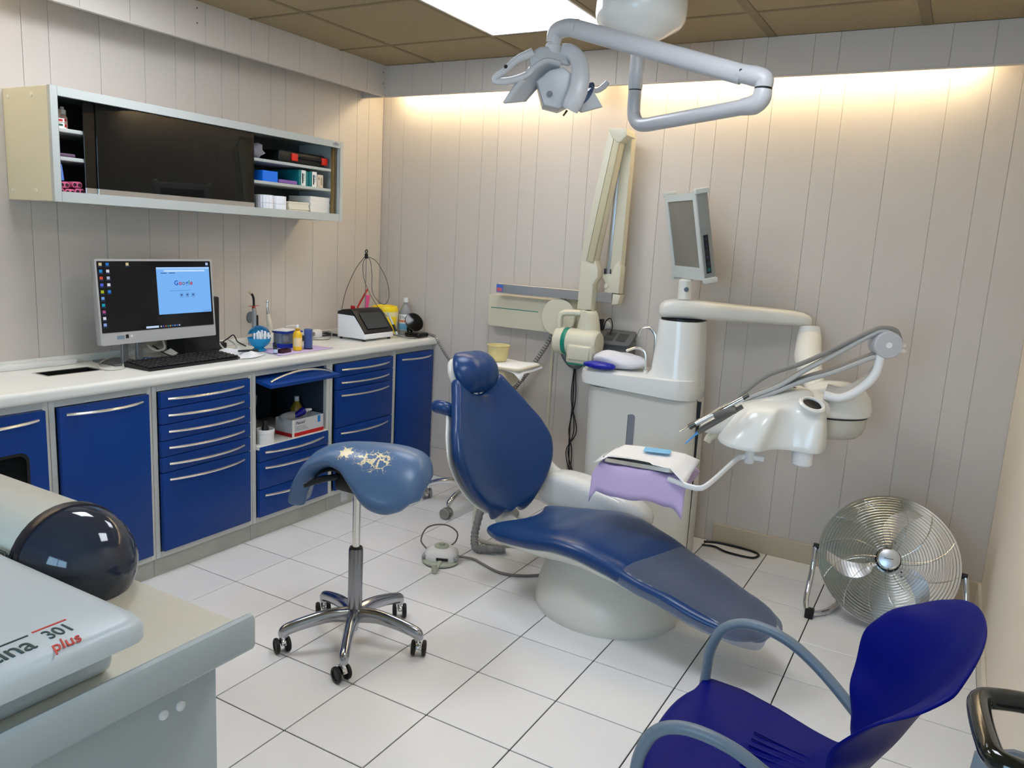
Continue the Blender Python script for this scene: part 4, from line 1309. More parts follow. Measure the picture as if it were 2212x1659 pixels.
# instruments
HS = (0.048, -0.19, 0.038)
def hp(pts, rr, m, name='handpiece'):
    return obj(name, B().tube(shift(pts, *HS), rr, 12, sm=4), m, co)
h1 = hp([(2.09, 1.25, 0.918), (2.005, 1.232, 0.852), (1.94, 1.216, 0.806), (1.895, 1.205, 0.772)], [0.009, 0.0115, 0.011, 0.012], mat('dark_titanium', (96, 92, 86), 0.3, 0.9))
obj('bur', B().tube(shift([(1.895, 1.205, 0.772), (1.878, 1.2, 0.76), (1.862, 1.197, 0.75)], *HS), [0.006, 0.003, 0.0015], 8, sm=2), M_chrome, h1)
h2 = hp([(2.075, 1.235, 0.905), (2.0, 1.218, 0.848), (1.95, 1.207, 0.812), (1.92, 1.2, 0.79)], [0.009, 0.0105, 0.010, 0.009], M_chrome)
h3 = hp([(2.07, 1.262, 0.87), (2.0, 1.246, 0.815), (1.945, 1.232, 0.772), (1.925, 1.226, 0.752)], [0.009, 0.0115, 0.012, 0.008], mat('grey_grip', (110, 106, 100), 0.45), 'air_syringe')
obj('tip', B().tube(shift([(1.925, 1.226, 0.752), (1.915, 1.222, 0.742), (1.885, 1.213, 0.705)], *HS), [0.008, 0.004, 0.003], 8, sm=2), mat('tip_blue', (86, 156, 222), 0.4), h3)
h4 = hp([(2.055, 1.228, 0.86), (2.02, 1.222, 0.85), (1.98, 1.21, 0.83)], [0.014, 0.016, 0.012], mat('holder_grey', (104, 98, 92), 0.4), 'instrument_cradle')
obj('tray_arm', B().tube([(2.205, 1.135, 0.707), (2.13, 1.12, 0.707), (2.105, 1.07, 0.69), (2.06, 0.95, 0.632), (2.02, 0.915, 0.611), (1.90, 0.96, 0.611)], 0.011, 8, sm=3, flat=0.7, up=(0, 0, 1)), M_white, co)

# tray with paper
tr = thing('instrument_tray', 'rectangular steel instrument tray resting on the console tray arm', 'tray', (1.8, 1.05, 0.633))
TA = math.radians(5)
TM = T(1.765, 1.05, 0.634, 0, 0, TA)
obj('pan', B().prism(rrect(0.28, 0.185, 0.02, 4), 0.0, 0.003, TM).prism(rrect(0.288, 0.193, 0.022, 4), 0.0, 0.016, TM, hole=rrect(0.28, 0.185, 0.02, 4)), M_steel, tr)
def sheet_mat(name, rgb, stripe=None):
    m = mat(name, rgb, 0.75, bump=0.1, bscale=500)
    return m
def drape(f, nu, nv, M=None, th=0.0012):
    b = B().grid(f, nu, nv, th=th)
    if M:
        b.bm.transform(M)
    return b
def purple_mat():
    m = mat('purple_tissue', (168, 140, 200), 0.8)
    nt = m.node_tree
    w = nt.nodes.new('ShaderNodeTexWave')
    w.inputs['Scale'].default_value = 55
    w.bands_direction = 'X'
    tc = nt.nodes.new('ShaderNodeTexCoord')
    nt.links.new(tc.outputs['Object'], w.inputs['Vector'])
    mx = nt.nodes.new('ShaderNodeMix')
    mx.data_type = 'RGBA'
    mx.inputs['A'].default_value = (*lin((190, 168, 214)), 1)
    mx.inputs['B'].default_value = (*lin((208, 190, 226)), 1)
    nt.links.new(w.outputs['Fac'], mx.inputs['Factor'])
    nt.links.new(mx.outputs['Result'], nt.nodes['Principled BSDF'].inputs['Base Color'])
    return m
M_purple = purple_mat()
def purple_pt(u, v):
    x = -0.20 + 0.43 * u
    y = -0.19 + 0.36 * v
    z = -0.004
    fy = max(0, -0.105 - y)          # hangs down at the near side
    if fy:
        z -= fy * 1.35 + 0.0
        y = -0.105 - fy * 0.22
    fx = max(0, abs(x) - 0.15)
    if fx:
        z -= fx * (0.9 if x < 0 else 0.55)
        x = math.copysign(0.15 + fx * 0.55, x)
    z += 0.004 * math.sin(14 * u + 3 * v) * (1 - v) + 0.003 * math.sin(23 * u) * (1 - v)
    y += 0.008 * math.sin(9 * u + 1) * (1 - v)
    return V((x, y, z))
single('tissue_cloth', drape(purple_pt, 26, 20, TM @ T(0, 0, -0.004)), M_purple, 'lilac striped tissue hanging over the front of the instrument tray', 'tissue', ang=None)
def white_pt(u, v):
    x = -0.165 + 0.365 * u
    y = -0.125 + 0.25 * v
    z = 0.0235 + 0.006 * math.sin(5 * u + 2) * math.sin(4 * v)
    if u > 0.82:
        z -= (u - 0.82) * 0.22 * (1.2 - v)
        y -= (u - 0.82) * 0.12
    if v < 0.12 and 0.1 < u < 0.62:
        y += 0.02
    if u < 0.14:
        z -= (0.14 - u) * 0.2
    z += 0.012 * max(0, math.sin(PI * (u * 1.6 - 0.2))) * max(0, 0.5 - v)
    return V((x, y, max(z, 0.0065) if abs(x) < 0.13 and abs(y) < 0.085 else z))
single('paper_napkin', drape(white_pt, 22, 16, TM @ T(0, 0, 0.002)), mat('napkin_bright', (238, 238, 238), 0.75), 'creased white napkin spread over the instrument tray', 'napkin', ang=None)
single('sterile_pouch', B().box((-0.05, -0.012, 0), (0.055, 0.045, 0.0015), 0.001, 1, TM @ T(0.035, 0.045, 0.0352, 0.05, -0.02, 0.1)), mat('pouch_blue', (126, 192, 234), 0.35), 'small light blue sealed pouch on the white tray napkin', 'pouch')

# bag and blue glove on the spittoon
_bag = glass('bag_film', (246, 244, 250), 0.85, 0.25)
_nt = _bag.node_tree
_g = [n for n in _nt.nodes if n.type == 'BSDF_PRINCIPLED'][0]
_n = _nt.nodes.new('ShaderNodeTexNoise')
_n.inputs['Scale'].default_value = 38
_b = _nt.nodes.new('ShaderNodeBump')
_b.inputs['Strength'].default_value = 0.5
_b.inputs['Distance'].default_value = 0.012
_nt.links.new(_n.outputs['Fac'], _b.inputs['Height'])
_nt.links.new(_b.outputs['Normal'], _g.inputs['Normal'])
single('clear_bag', lump((1.345, 1.757, 0.913), (0.14, 0.085, 0.042), 11, 30, 0.13), _bag, 'crumpled clear plastic bag lying on the spittoon', 'bag')
single('blue_pad', lump((1.295, 1.640, 0.894), (0.085, 0.04, 0.02), 17, 20, 0.06), mat('royal_blue_vinyl', (8, 22, 158), 0.3), 'royal blue vinyl pad at the front rim of the spittoon', 'pad')

# ------------------------------------------------------------------ operating lamp
M_lampw = mat('lamp_grey_white', (184, 185, 187), 0.3)
lp = thing('operating_lamp', 'ceiling-mounted dental operating lamp with folded pale grey arm', 'lamp', (1.625, 1.0, ZC))
LX, LY = 1.625, 1.0
obj('ceiling_canopy', B().lathe([(0.16, ZC - 0.003), (0.163, ZC - 0.02), (0.163, 2.285), (0.158, 2.262), (0.145, 2.245), (0.05, 2.19), (0.042, 2.183), (0, 2.183)], 40, T(LX, LY, 0)), M_shellw, lp, ang=50)
obj('pole_sleeve', B().lathe([(0.026, 2.19), (0.027, 2.045), (0.025, 2.03), (0, 2.03)], 24, T(LX, LY, 0)), M_lampw, lp)
obj('pole_ring', B().lathe([(0.0235, 2.031), (0.0235, 2.024), (0, 2.024)], 24, T(LX, LY, 0)), M_black, lp)
obj('lower_arm', B().tube([(LX, LY, 2.026), (LX, LY, 1.97), (LX + 0.006, LY - 0.003, 1.935), (LX + 0.03, LY - 0.016, 1.908), (LX + 0.07, LY - 0.038, 1.90), (1.78, 0.915, 1.902), (2.11, 0.735, 1.912)], 0.0245, 18, sm=6), M_lampw, lp)
obj('arm_knuckle', B().tube([(2.09, 0.745, 1.912), (2.13, 0.725, 1.914), (2.152, 0.715, 1.93), (2.155, 0.715, 1.955)], [0.026, 0.03, 0.029, 0.027], 18, sm=5), M_lampw, lp)
obj('knuckle_ring', B().lathe([(0.0265, 1.955), (0.0265, 1.961), (0, 1.961)], 20, T(2.155, 0.715, 0)), M_black, lp)
obj('arm_knuckle', B().tube([(2.155, 0.715, 1.96), (2.153, 0.717, 1.985), (2.12, 0.722, 1.998), (2.07, 0.727, 2.01)], [0.027, 0.029, 0.03, 0.027], 18, sm=5), M_lampw, lp)
sa = V((2.085, 0.725, 2.004))
sb = V((1.475, 0.765, 2.196))
obj('spring_arm', B().tube([sa, sb], 0.031, 18, sm=0, flat=0.8, up=(0, 0, 1)), M_lampw, lp)
for p, q in ((sa, 0.02), (sb, -0.01)):
    obj('arm_screw', B().lathe([(0.005, 0), (0.0045, 0.0015), (0, 0.0015)], 10, frame(p + V((0, -0.0255, 0.008)), (1, 0, 0), (0, 0, 1))), M_black, lp)
obj('head_knuckle', B().tube([(1.49, 0.765, 2.195), (1.445, 0.768, 2.20), (1.405, 0.772, 2.19), (1.395, 0.773, 2.155)], [0.03, 0.03, 0.03, 0.026], 16, sm=5), M_lampw, lp)
obj('head_joint', B().lathe([(0.0255, 0.034), (0.0255, 0.03), (0.028, 0.028), (0.029, 0.012), (0.024, 0.0), (0, -0.004)], 22, T(1.395, 0.773, 2.118)), M_lampw, lp)
# lamp head, in its own frame (x to the right as seen, y away, z up)
HM = frame((1.40, 0.80, 2.02), (0.866, 0.5, 0), (-0.5, 0.866, 0))
def h(u, v, d=0.0):
    x, z = (u - 1200) / 566.0, -(v - 172) / 566.0
    return HM @ V((x, d, z + 0.0))
obj('yoke', B().tube([h(1208, 110, -0.02), h(1226, 112, -0.03), h(1240, 128, -0.05), h(1246, 158, -0.075), h(1243, 190, -0.085), h(1234, 214, -0.085), h(1229, 226, -0.08)], [0.016, 0.017, 0.018, 0.02, 0.021, 0.021, 0.018], 16, sm=6, flat=1.6, up=(0.5, -0.866, 0)), M_lampw, lp)
def strip(A, Bc, n=14, th=0.012):
    a = catmull(A, n)
    c = catmull(Bc, n)
    m = min(len(a), len(c))
    def f(u, v):
        i = min(int(round(u * (m - 1))), m - 1)
        p = a[i].lerp(c[i], v)
        return p
    return B().grid(f, m - 1, 5, th=th)
M_lampm = mat('lamp_petal', (178, 181, 183), 0.32)
obj('petal', strip([h(1206, 138, -0.06), h(1170, 138, -0.07), h(1128, 178, -0.075), h(1100, 221, -0.07)], [h(1206, 160, 0.04), h(1182, 158, 0.03), h(1160, 185, 0.015), h(1142, 208, 0.0)]), M_lampm, lp, ang=None)
obj('petal', B().prism([((u - 1255) / 566, -(v - 190) / 566) for u, v in ((1236, 150), (1258, 158), (1276, 180), (1297, 211), (1256, 224), (1238, 214))], -0.01, 0.012, frame(h(1255, 190, -0.01), (0.866, 0.5, 0), (0, 0, 1)), 0.003), M_lampm, lp)
obj('reflector', B().lathe([(0.03, 0), (0.026, 0.003), (0, 0.004)], 24, frame(h(1262, 188, -0.024), (0.866, 0.5, 0), (0, 0, 1)) @ T(0, 0, 0, 0, 0, -0.55) @ Matrix.Diagonal((0.62, 1.5, 1, 1))), mat('blue_mirror', (110, 128, 176), 0.08, 1.0), lp)
obj('lamp_body', B().prism([((u - 1200) / 566, -(v - 185) / 566) for u, v in ((1160, 172), (1185, 150), (1212, 142), (1236, 158), (1234, 210), (1208, 223), (1176, 217))], -0.055, 0.05, frame(h(1200, 185, 0.0), (0.866, 0.5, 0), (0, 0, 1)), 0.008, 3), M_lampm, lp)
obj('lens_recess', B().lathe([(0.011, 0), (0.009, -0.002), (0.005, 0.002), (0, 0.002)], 18, frame(h(1188, 196, -0.056), (0.866, 0.5, 0), (0, 0, 1))), mat('lens_shadow', (120, 124, 126), 0.2), lp)
obj('handle_bracket', strip([h(1226, 112, -0.02), h(1190, 108, -0.04), h(1165, 108, -0.05), h(1142, 124, -0.055)], [h(1226, 136, -0.03), h(1195, 134, -0.055), h(1172, 134, -0.065), h(1148, 150, -0.065)]), M_lampm, lp, ang=None)
hl_ = obj('handle', B().tube([h(1150, 120, -0.055), h(1118, 136, -0.06), h(1096, 158, -0.065), h(1080, 171, -0.065), h(1082, 179, -0.068), h(1110, 176, -0.068), h(1140, 163, -0.065), h(1150, 150, -0.06)], [0.016, 0.012, 0.010, 0.012, 0.014, 0.014, 0.012, 0.012], 12, sm=6, flat=0.7), M_lampw, lp)
obj('switch', B().ball(h(1098, 151, -0.074), 0.0068, 14), M_black, hl_)
obj('handle', B().tube([h(1268, 172, 0.02), h(1285, 176, 0.03), h(1300, 166, 0.035), h(1307, 157, 0.035)], [0.008, 0.009, 0.011, 0.009], 12, sm=5), M_lampw, lp)
obj('lock_pin', B().tube([h(1226, 222, -0.02), h(1219, 233, -0.02)], [0.004, 0.003], 8, sm=0), mat('brass_dark', (92, 80, 58), 0.4, 0.8), lp)
# ================================================================== grey cart in the left foreground, with the tabletop device
M_cart = mat('cart_grey', (178, 188, 190), 0.45)
M_cartt = mat('cart_top_cream', (214, 208, 190), 0.4, var=0.03, vscale=5)
ca = thing('rolling_cart', 'pale grey equipment cart with a raised-edge cream top in the left foreground', 'cart', (1.45, -1.5, 0))
CT = 0.83
obj('body', B().box((1.06, -2.0, 0.08), (1.802, -1.03, 0.793), 0.004, 2), M_cart, ca)
for x in (1.12, 1.74):
    for y in (-1.94, -1.09):
        castor(ca, x, y, 0.6, M_tyre, M_steel, 0.03, 0.085)
lip = [(1.03, 0.792), (1.846, 0.792), (1.853, 0.796), (1.857, 0.803), (1.857, 0.846), (1.853, 0.853), (1.846, 0.855), (1.838, 0.851), (1.826, 0.838), (1.812, 0.832), (1.79, 0.83), (1.03, 0.83)]
tp = obj('top', B().prism(lip, -2.03, -0.998, My, 0.003), M_cart, ca, ang=30)
obj('top_surface', B().box((1.04, -2.02, 0.8302), (1.828, -1.001, 0.8316)), M_cartt, tp)
for y, z in ((-1.099, 0.728), (-1.129, 0.729)):
    obj('screw_cap', B().lathe([(0.008, 0), (0.0078, 0.003), (0.005, 0.0048), (0, 0.0052)], 16, T(1.802, y, z, 0, PI / 2, 0)), M_white, ca)
M_dev = mat('device_white', (206, 214, 216), 0.35)
M_devb = mat('device_beige', (212, 208, 194), 0.4)
de = thing('tabletop_device', 'white lidded tabletop device with a smoked dome on the grey cart', 'device', (1.6, -1.4, 0.832))
obj('base', B().box((1.30, -1.80, 0.8318), (1.795, -1.195, 0.9), 0.016, 3), M_dev, de)
obj('foot_plate', B().box((1.31, -1.79, 0.8316), (1.775, -1.21, 0.84), 0.002, 1), M_white, de)
ld = B().loft([[V((x, y, z)) for x, y in rrect(1.842 - 1.40 - 2 * i, 0.64 - 2 * i, 0.03, 5, (1.842 + 1.40) / 2, -1.49)] for i, z in ((0.012, 0.884), (0.0, 0.888), (0.0, 0.906), (0.004, 0.914), (0.011, 0.9185), (0.02, 0.92), (0.1, 0.9205))])
lid = obj('lid', ld, M_dev, de, ang=60)
M_ink = mat('print_dark_green', (30, 62, 58), 0.5)
M_inkr = mat('print_coral', (214, 66, 48), 0.5)
def lt(s, size, y, x, m, k=0.65, **kw):
    text('print_letters', s, size, m, lid, frame((x, y, 0.9207), (0, 1, 0.0), (-1, 0, 0.0)) @ Matrix.Diagonal((k, 1, 1, 1)), align='CENTER', ext=0.0006, **kw)
lt('tina', 0.05, -1.331, 1.788, M_ink, 0.74)
lt('301', 0.037, -1.268, 1.785, M_ink, 0.66)
lt('plus', 0.036, -1.282, 1.82, M_inkr, 0.66, shear=0.5)
obj('print_bar', B().box((1.7605, -1.29, 0.9202), (1.7635, -1.245, 0.9213)), M_inkr, lid)
obj('print_bar', B().box((1.7635, -1.37, 0.9202), (1.7665, -1.297, 0.9213)), M_ink, lid)
AX = Matrix(((0, 0, 1, 0), (0, 1, 0, -1.07), (-1, 0, 0, 0.875), (0, 0, 0, 1)))      # lathe axis along +x
hb = obj('head_body', B().lathe([(0, 1.12), (0.09, 1.12), (0.095, 1.13), (0.095, 1.465), (0, 1.465)], 40, AX), M_devb, de)
obj('head_band', B().lathe([(0.09, 1.462), (0.099, 1.464), (0.101, 1.472), (0.1, 1.488), (0.09, 1.49)], 40, AX), mat('smoked_band', (26, 28, 40), 0.2), de)
obj('smoked_dome', B().lathe([(0.0975 * math.cos(PI / 2 * k / 10), 1.486 + 0.115 * math.sin(PI / 2 * k / 10)) for k in range(11)], 40, AX), mat('smoked_acrylic', (46, 52, 66), 0.07, spec=0.6), de, ang=60)
lg = frame((1.448, -1.1655, 0.905), (1, 0, 0), (0, -0.18, 1))
hx = [(-0.03, 0), (-0.018, 0.013), (0.018, 0.013), (0.03, 0), (0.018, -0.013), (-0.018, -0.013)]
obj('logo_outline', B().prism(hx, 0, 0.001, lg, hole=[(x * 0.9, y * 0.82) for x, y in hx]), M_ink, hb)
text('logo_letter', 'CH', 0.019, M_ink, hb, lg @ T(0.004, 0, 0), ext=0.0008)

# ================================================================== floor fan
fn = thing('floor_fan', 'chrome floor fan with wire guard by the back wall corner', 'fan', (2.65, 1.62, 0))
FC = V((2.65, 1.575, 0.268))
FN = V((0.06, -0.92, 0.42)).normalized()        # it blows up and towards the viewer
FX = V((1, 0.06, 0)).normalized()
FM = frame(FC, FX, FN.cross(FX))
def ring(b, r, z, w, n=56):
    b.tube([(r * math.cos(2 * PI * k / n), r * math.sin(2 * PI * k / n), z) for k in range(n)], w, 5, FM, sm=0, closed=True)
def guard_z(r):
    return 0.075 * (1 - (r / 0.262) ** 3) + 0.012
g = B()
for k in range(19):
    r = 0.058 + k * 0.0109
    ring(g, r, guard_z(r), 0.0009)
for k in range(12):
    a = 2 * PI * k / 12
    pts = []
    for j in range(9):
        r = 0.045 + 0.215 * j / 8
        aa = a + 0.5 * (j / 8) ** 1.5
        pts.append((r * math.cos(aa), r * math.sin(aa), guard_z(r) - 0.001))
    g.tube(pts, 0.0012, 5, FM, sm=0)
M_wire = mat('bright_wire', (206, 206, 200), 0.18, 1.0)
o = obj('front_guard_wires', g, M_wire, fn)
o['kind'] = 'stuff'
g = B()
for k in range(20):
    r = 0.06 + k * 0.01
    ring(g, r, -guard_z(r) - 0.01, 0.0009)
for k in range(10):
    a = 2 * PI * k / 10
    g.tube([((0.05 + 0.21 * j / 6) * math.cos(a), (0.05 + 0.21 * j / 6) * math.sin(a), -guard_z(0.05 + 0.21 * j / 6) - 0.009) for j in range(7)], 0.0012, 5, FM, sm=0)
o = obj('rear_guard_wires', g, M_wire, fn)
o['kind'] = 'stuff'
obj('rim', B().lathe([(0.256, -0.016), (0.262, -0.016), (0.266, -0.008), (0.266, 0.008), (0.262, 0.016), (0.256, 0.016)], 64, FM), M_chrome, fn)
hb_ = obj('hub_cap', B().lathe([(0, 0.094), (0.036, 0.094), (0.041, 0.092), (0.043, 0.084), (0.041, 0.078), (0, 0.078)], 32, FM), M_alu, fn)
obj('hub_ring', B().lathe([(0.036, 0.0938), (0.037, 0.0958), (0.042, 0.0942), (0.0425, 0.091)], 32, FM), M_chrome, hb_)
obj('badge', B().box((-0.017, -0.002, 0.094), (0.017, 0.002, 0.0946), M=FM), mat('badge_grey', (120, 120, 120), 0.4), hb_)
M_blade = mat('aluminium_blade', (214, 216, 220), 0.3, 1.0)
for k in range(3):
    a0 = math.radians(200 + 120 * k)
    def blade(u, v, a0=a0):
        r = 0.045 + 0.185 * u
        half = 0.24 + 0.36 * math.sin(PI * min(1, u * 0.95 + 0.12)) ** 0.8
        a = a0 + (v - 0.5) * 2 * half * (0.75 if u < 0.2 else 1) - 0.35 * u
        return V((r * math.cos(a), r * math.sin(a), 0.012 + (v - 0.5) * 0.055 * (1 - 0.2 * u)))
    bl = B().grid(blade, 10, 8, th=0.002)
    bl.bm.transform(FM)
    bo_ = obj('blade', bl, M_blade, fn, ang=60)
    for j in range(3):
        rr_ = 0.065 + 0.012 * (j % 2)
        aa = a0 + (-0.22 + 0.16 * j)
        obj('rivet', B().ball(FM @ V((rr_ * math.cos(aa), rr_ * math.sin(aa), 0.016 + (j - 1) * 0.006)), 0.0035, 8), M_dark, bo_)
obj('blade_hub', B().lathe([(0, 0.06), (0.04, 0.06), (0.048, 0.05), (0.048, -0.02), (0, -0.02)], 28, FM), M_black, fn)
obj('motor', B().lathe([(0, -0.02), (0.06, -0.02), (0.066, -0.04), (0.062, -0.13), (0.045, -0.15), (0, -0.15)], 28, FM), M_black, fn)
# tubular stand
sl, sr = FM @ V((-0.272, -0.0, 0.0)), FM @ V((0.272, 0.0, 0.0))
for p, sg in ((sl, -1), (sr, 1)):
    obj('pivot_knob', B().lathe([(0.012, -0.012), (0.012, 0.008), (0.008, 0.012), (0, 0.012)], 14, frame(p, (0, 0, 1), (0, 1, 0)) if sg > 0 else frame(p, (0, 0, 1), (0, -1, 0))), M_black, fn)
obj('stand', B().tube([sl + V((-0.006, 0, 0)), (2.376, 1.53, 0.16), (2.376, 1.46, 0.06), (2.398, 1.445, 0.018), (2.46, 1.52, 0.016), (2.52, 1.72, 0.016), (2.66, 1.80, 0.016), (2.82, 1.75, 0.016), (2.90, 1.56, 0.016), (2.936, 1.50, 0.018), (2.948, 1.50, 0.06), (2.944, 1.56, 0.16), sr + V((0.006, 0, 0))], 0.0115, 12, sm=6), M_chrome, fn)
for x, y in ((2.398, 1.438), (2.938, 1.49)):
    obj('rubber_foot', B().box((x - 0.017, y - 0.017, 0.0), (x + 0.017, y + 0.017, 0.04), 0.004, 2), M_black, fn)
obj('power_cord', B().tube([(2.66, 1.70, 0.2), (2.56, 1.72, 0.12), (2.55, 1.74, 0.03), (2.60, 1.84, 0.008), (2.75, 1.95, 0.006)], 0.0035, 6), M_black, fn)

# ================================================================== blue plastic armchair
M_bplast = mat('cobalt_plastic', (0, 10, 108), 0.42, spec=0.1)
M_gtube = mat('grey_coated_tube', (112, 124, 136), 0.4)
bc = thing('blue_chair', 'cobalt blue shell chair with grey tubular arms in the right foreground', 'chair', (2.55, -0.29, 0))
def bchair(u, v):
    """u along: front edge 0, seat, neck, back top 1; v across -1..1"""
    q = 2 * v - 1
    prof = [(0.0, 2.300, 0.415, 0.205), (0.03, 2.318, 0.437, 0.222), (0.10, 2.36, 0.448, 0.232), (0.22, 2.44, 0.447, 0.23), (0.34, 2.53, 0.442, 0.205), (0.44, 2.61, 0.442, 0.165), (0.52, 2.668, 0.452, 0.128),
            (0.585, 2.712, 0.492, 0.116), (0.65, 2.745, 0.55, 0.16), (0.72, 2.775, 0.61, 0.222), (0.79, 2.803, 0.675, 0.248), (0.87, 2.833, 0.74, 0.254), (0.95, 2.862, 0.805, 0.242), (1.0, 2.878, 0.84, 0.21)]
    for (a, xa, za, wa), (b_, xb, zb, wb) in zip(prof, prof[1:]):
        if u <= b_ + 1e-9:
            t = (u - a) / (b_ - a)
            x, z, w = xa + (xb - xa) * t, za + (zb - za) * t, wa + (wb - wa) * t
            break
    if u > 0.55:                       # the back wraps forward at its sides
        k = min(1, (u - 0.55) / 0.3)
        x -= lerp_tab([(0.55, 0.0), (0.6, 0.04), (0.68, 0.095), (0.79, 0.13), (0.87, 0.115), (0.95, 0.065), (1.0, 0.04)], u) * abs(q) ** 2
        z -= 0.012 * k * q * q
        if u > 0.85:
            z -= (u - 0.85) / 0.15 * 0.03 * abs(q) ** 3
    else:                              # the seat dips in the middle
        z -= 0.012 * (1 - q * q) * math.sin(PI * min(1, u / 0.5))
        if u < 0.05:
            z -= 0.01 * abs(q) ** 3
            x += 0.03 * abs(q) ** 4
    return V((x, -0.27 + q * w, z))
sh = B().grid(bchair, 44, 18, th=0.007)
obj('shell', sh, M_bplast, bc, ang=None, subd=1)
for k in range(9):
    y = -0.285 - 0.10 + 0.025 * k
    obj('seat_rib', B().tube([(2.50, y, 0.4345 + 0.0035 * ((k - 4) / 4) ** 2), (2.57, y * 0.85 - 0.285 * 0.15, 0.4335 + 0.003 * ((k - 4) / 4) ** 2), (2.625, y * 0.7 - 0.285 * 0.3, 0.437 + 0.003 * ((k - 4) / 4) ** 2)], 0.0022, 6, sm=4), M_bplast, bc)
for sg, y0, yr in ((1, -0.045, -0.095), (-1, -0.525, -0.475)):
    obj('arm_tube', B().tube([(2.335, y0, 0.0), (2.345, y0, 0.22), (2.35, y0, 0.45), (2.357, y0, 0.53), (2.385, y0, 0.587), (2.44, y0, 0.612), (2.52, y0 - sg * 0.004, 0.603), (2.60, y0 - sg * 0.015, 0.562), (2.69, yr - sg * 0.005, 0.505), (2.745, yr, 0.44)], 0.0125, 12, sm=6), M_gtube, bc)
    obj('rear_leg', B().tube([(2.62, -0.27 + sg * 0.08, 0.425), (2.70, -0.27 + sg * 0.09, 0.41), (2.76, -0.27 + sg * 0.1, 0.36), (2.84, -0.27 + sg * 0.16, 0.0)], 0.0115, 10, sm=5), M_gtube, bc)
obj('cross_bar', B().tube([(2.40, -0.42, 0.405), (2.40, -0.15, 0.405)], 0.009, 8, sm=0), M_gtube, bc)
obj('cross_bar', B().tube([(2.66, -0.36, 0.422), (2.66, -0.18, 0.422)], 0.009, 8, sm=0), M_gtube, bc)

# glossy black tube frame with grey mesh, at the right wall
bf = thing('tube_frame', 'glossy black tubular frame with a grey mesh panel at the right edge', 'frame', (2.92, -0.65, 0))
M_gblack = mat('gloss_black_enamel', (22, 24, 18), 0.12, coat=0.4)
zf = 0.845
obj('tube', B().tube([(2.985, -0.50, 0.0), (2.985, -0.50, 0.4), (2.982, -0.50, 0.76), (2.972, -0.512, 0.825), (2.93, -0.532, zf), (2.885, -0.545, zf), (2.866, -0.562, zf), (2.864, -0.60, zf), (2.872, -0.675, zf), (2.882, -0.712, zf), (2.91, -0.722, zf), (2.95, -0.722, zf - 0.002), (2.982, -0.722, zf - 0.03), (2.986, -0.722, 0.74), (2.986, -0.72, 0.4), (2.986, -0.72, 0.0)], 0.0155, 16, sm=6), M_gblack, bf)
def mesh_mat():
    m = mat('grey_mesh', (134, 138, 144), 0.7)
    nt = m.node_tree
    w = nt.nodes.new('ShaderNodeTexChecker')
    w.inputs['Scale'].default_value = 900
    w.inputs['Color1'].default_value = (*lin((150, 154, 160)), 1)
    w.inputs['Color2'].default_value = (*lin((112, 116, 122)), 1)
    tc = nt.nodes.new('ShaderNodeTexCoord')
    nt.links.new(tc.outputs['Object'], w.inputs['Vector'])
    nt.links.new(w.outputs['Color'], nt.nodes['Principled BSDF'].inputs['Base Color'])
    return m
mp = obj('mesh_panel', B().prism([(2.815, 0.06), (2.985, 0.06), (2.985, 0.81), (2.91, 0.81), (2.866, 0.79)], -0.615, -0.607, My), mesh_mat(), bf)
obj('panel_bar', B().box((2.975, -0.72, 0.10), (2.99, -0.50, 0.12), 0.003, 1), M_gblack, bf)

# ================================================================== assistant trolley behind the chair
at = thing('assistant_trolley', 'beige assistant trolley on a chrome five-star base behind the chair back', 'trolley', (0.57, 1.745, 0))
AT = (0.57, 1.745)
M_gwheel = mat('castor_grey', (150, 150, 146), 0.5)
for k in range(5):
    a = math.radians(-17 + 72 * k)
    c, s = math.cos(a), math.sin(a)
    L = 0.285 if AT[1] + 0.285 * s < 1.96 else (1.955 - AT[1]) / s
    P = lambda r, z: (AT[0] + r * c, AT[1] + r * s, z)
    leg = obj('leg', B().tube([P(0.02, 0.115), P(0.12, 0.125), P(L * 0.75, 0.112), P(L - 0.012, 0.09), P(L, 0.07)], [0.02, 0.018, 0.016, 0.015, 0.013], 12, sm=5), M_chrome, at)
    castor(leg, *P(L, 0)[:2], math.radians(200 + 40 * k), M_gwheel, M_gwheel, 0.029, 0.075)
obj('column', B().lathe([(0.03, 0.09), (0.034, 0.12), (0.022, 0.14), (0.02, 0.72), (0, 0.72)], 20, T(AT[0], AT[1], 0)), M_steel, at)
hd_ = obj('instrument_head', B().loft([[V((x, y, z)) for x, y in rrect(w_, d_, 0.04, 4, 0.66 + o_, 1.70)] for w_, d_, o_, z in ((0.16, 0.16, -0.02, 0.685), (0.22, 0.19, -0.01, 0.70), (0.27, 0.21, 0.0, 0.75), (0.28, 0.22, 0.0, 0.805), (0.27, 0.21, 0.0, 0.815))]), M_beigep, at, ang=50)
kn = obj('knob', B().lathe([(0.024, 0), (0.023, 0.006), (0.02, 0.007), (0, 0.007)], 24, frame((0.715, 1.5935, 0.757), (1, 0, 0), (0, 0, 1))), mat('knob_olive', (150, 148, 132), 0.4), hd_)
obj('knob_ring', B().lathe([(0.0245, 0.0), (0.0245, 0.004), (0.027, 0.004), (0.027, 0.0)], 24, frame((0.715, 1.594, 0.757), (1, 0, 0), (0, 0, 1))), M_dark, kn)
obj('knob_slot', B().box((-0.016, -0.002, 0.007), (0.016, 0.002, 0.0085), M=frame((0.715, 1.5935, 0.757), (1, 0, 0), (0, 0, 1))), M_dark, kn)
ty = obj('tray_plate', B().prism(rrect(0.36, 0.25, 0.03, 4, 0.71, 1.70), 0.8165, 0.8255), M_beigep, at)
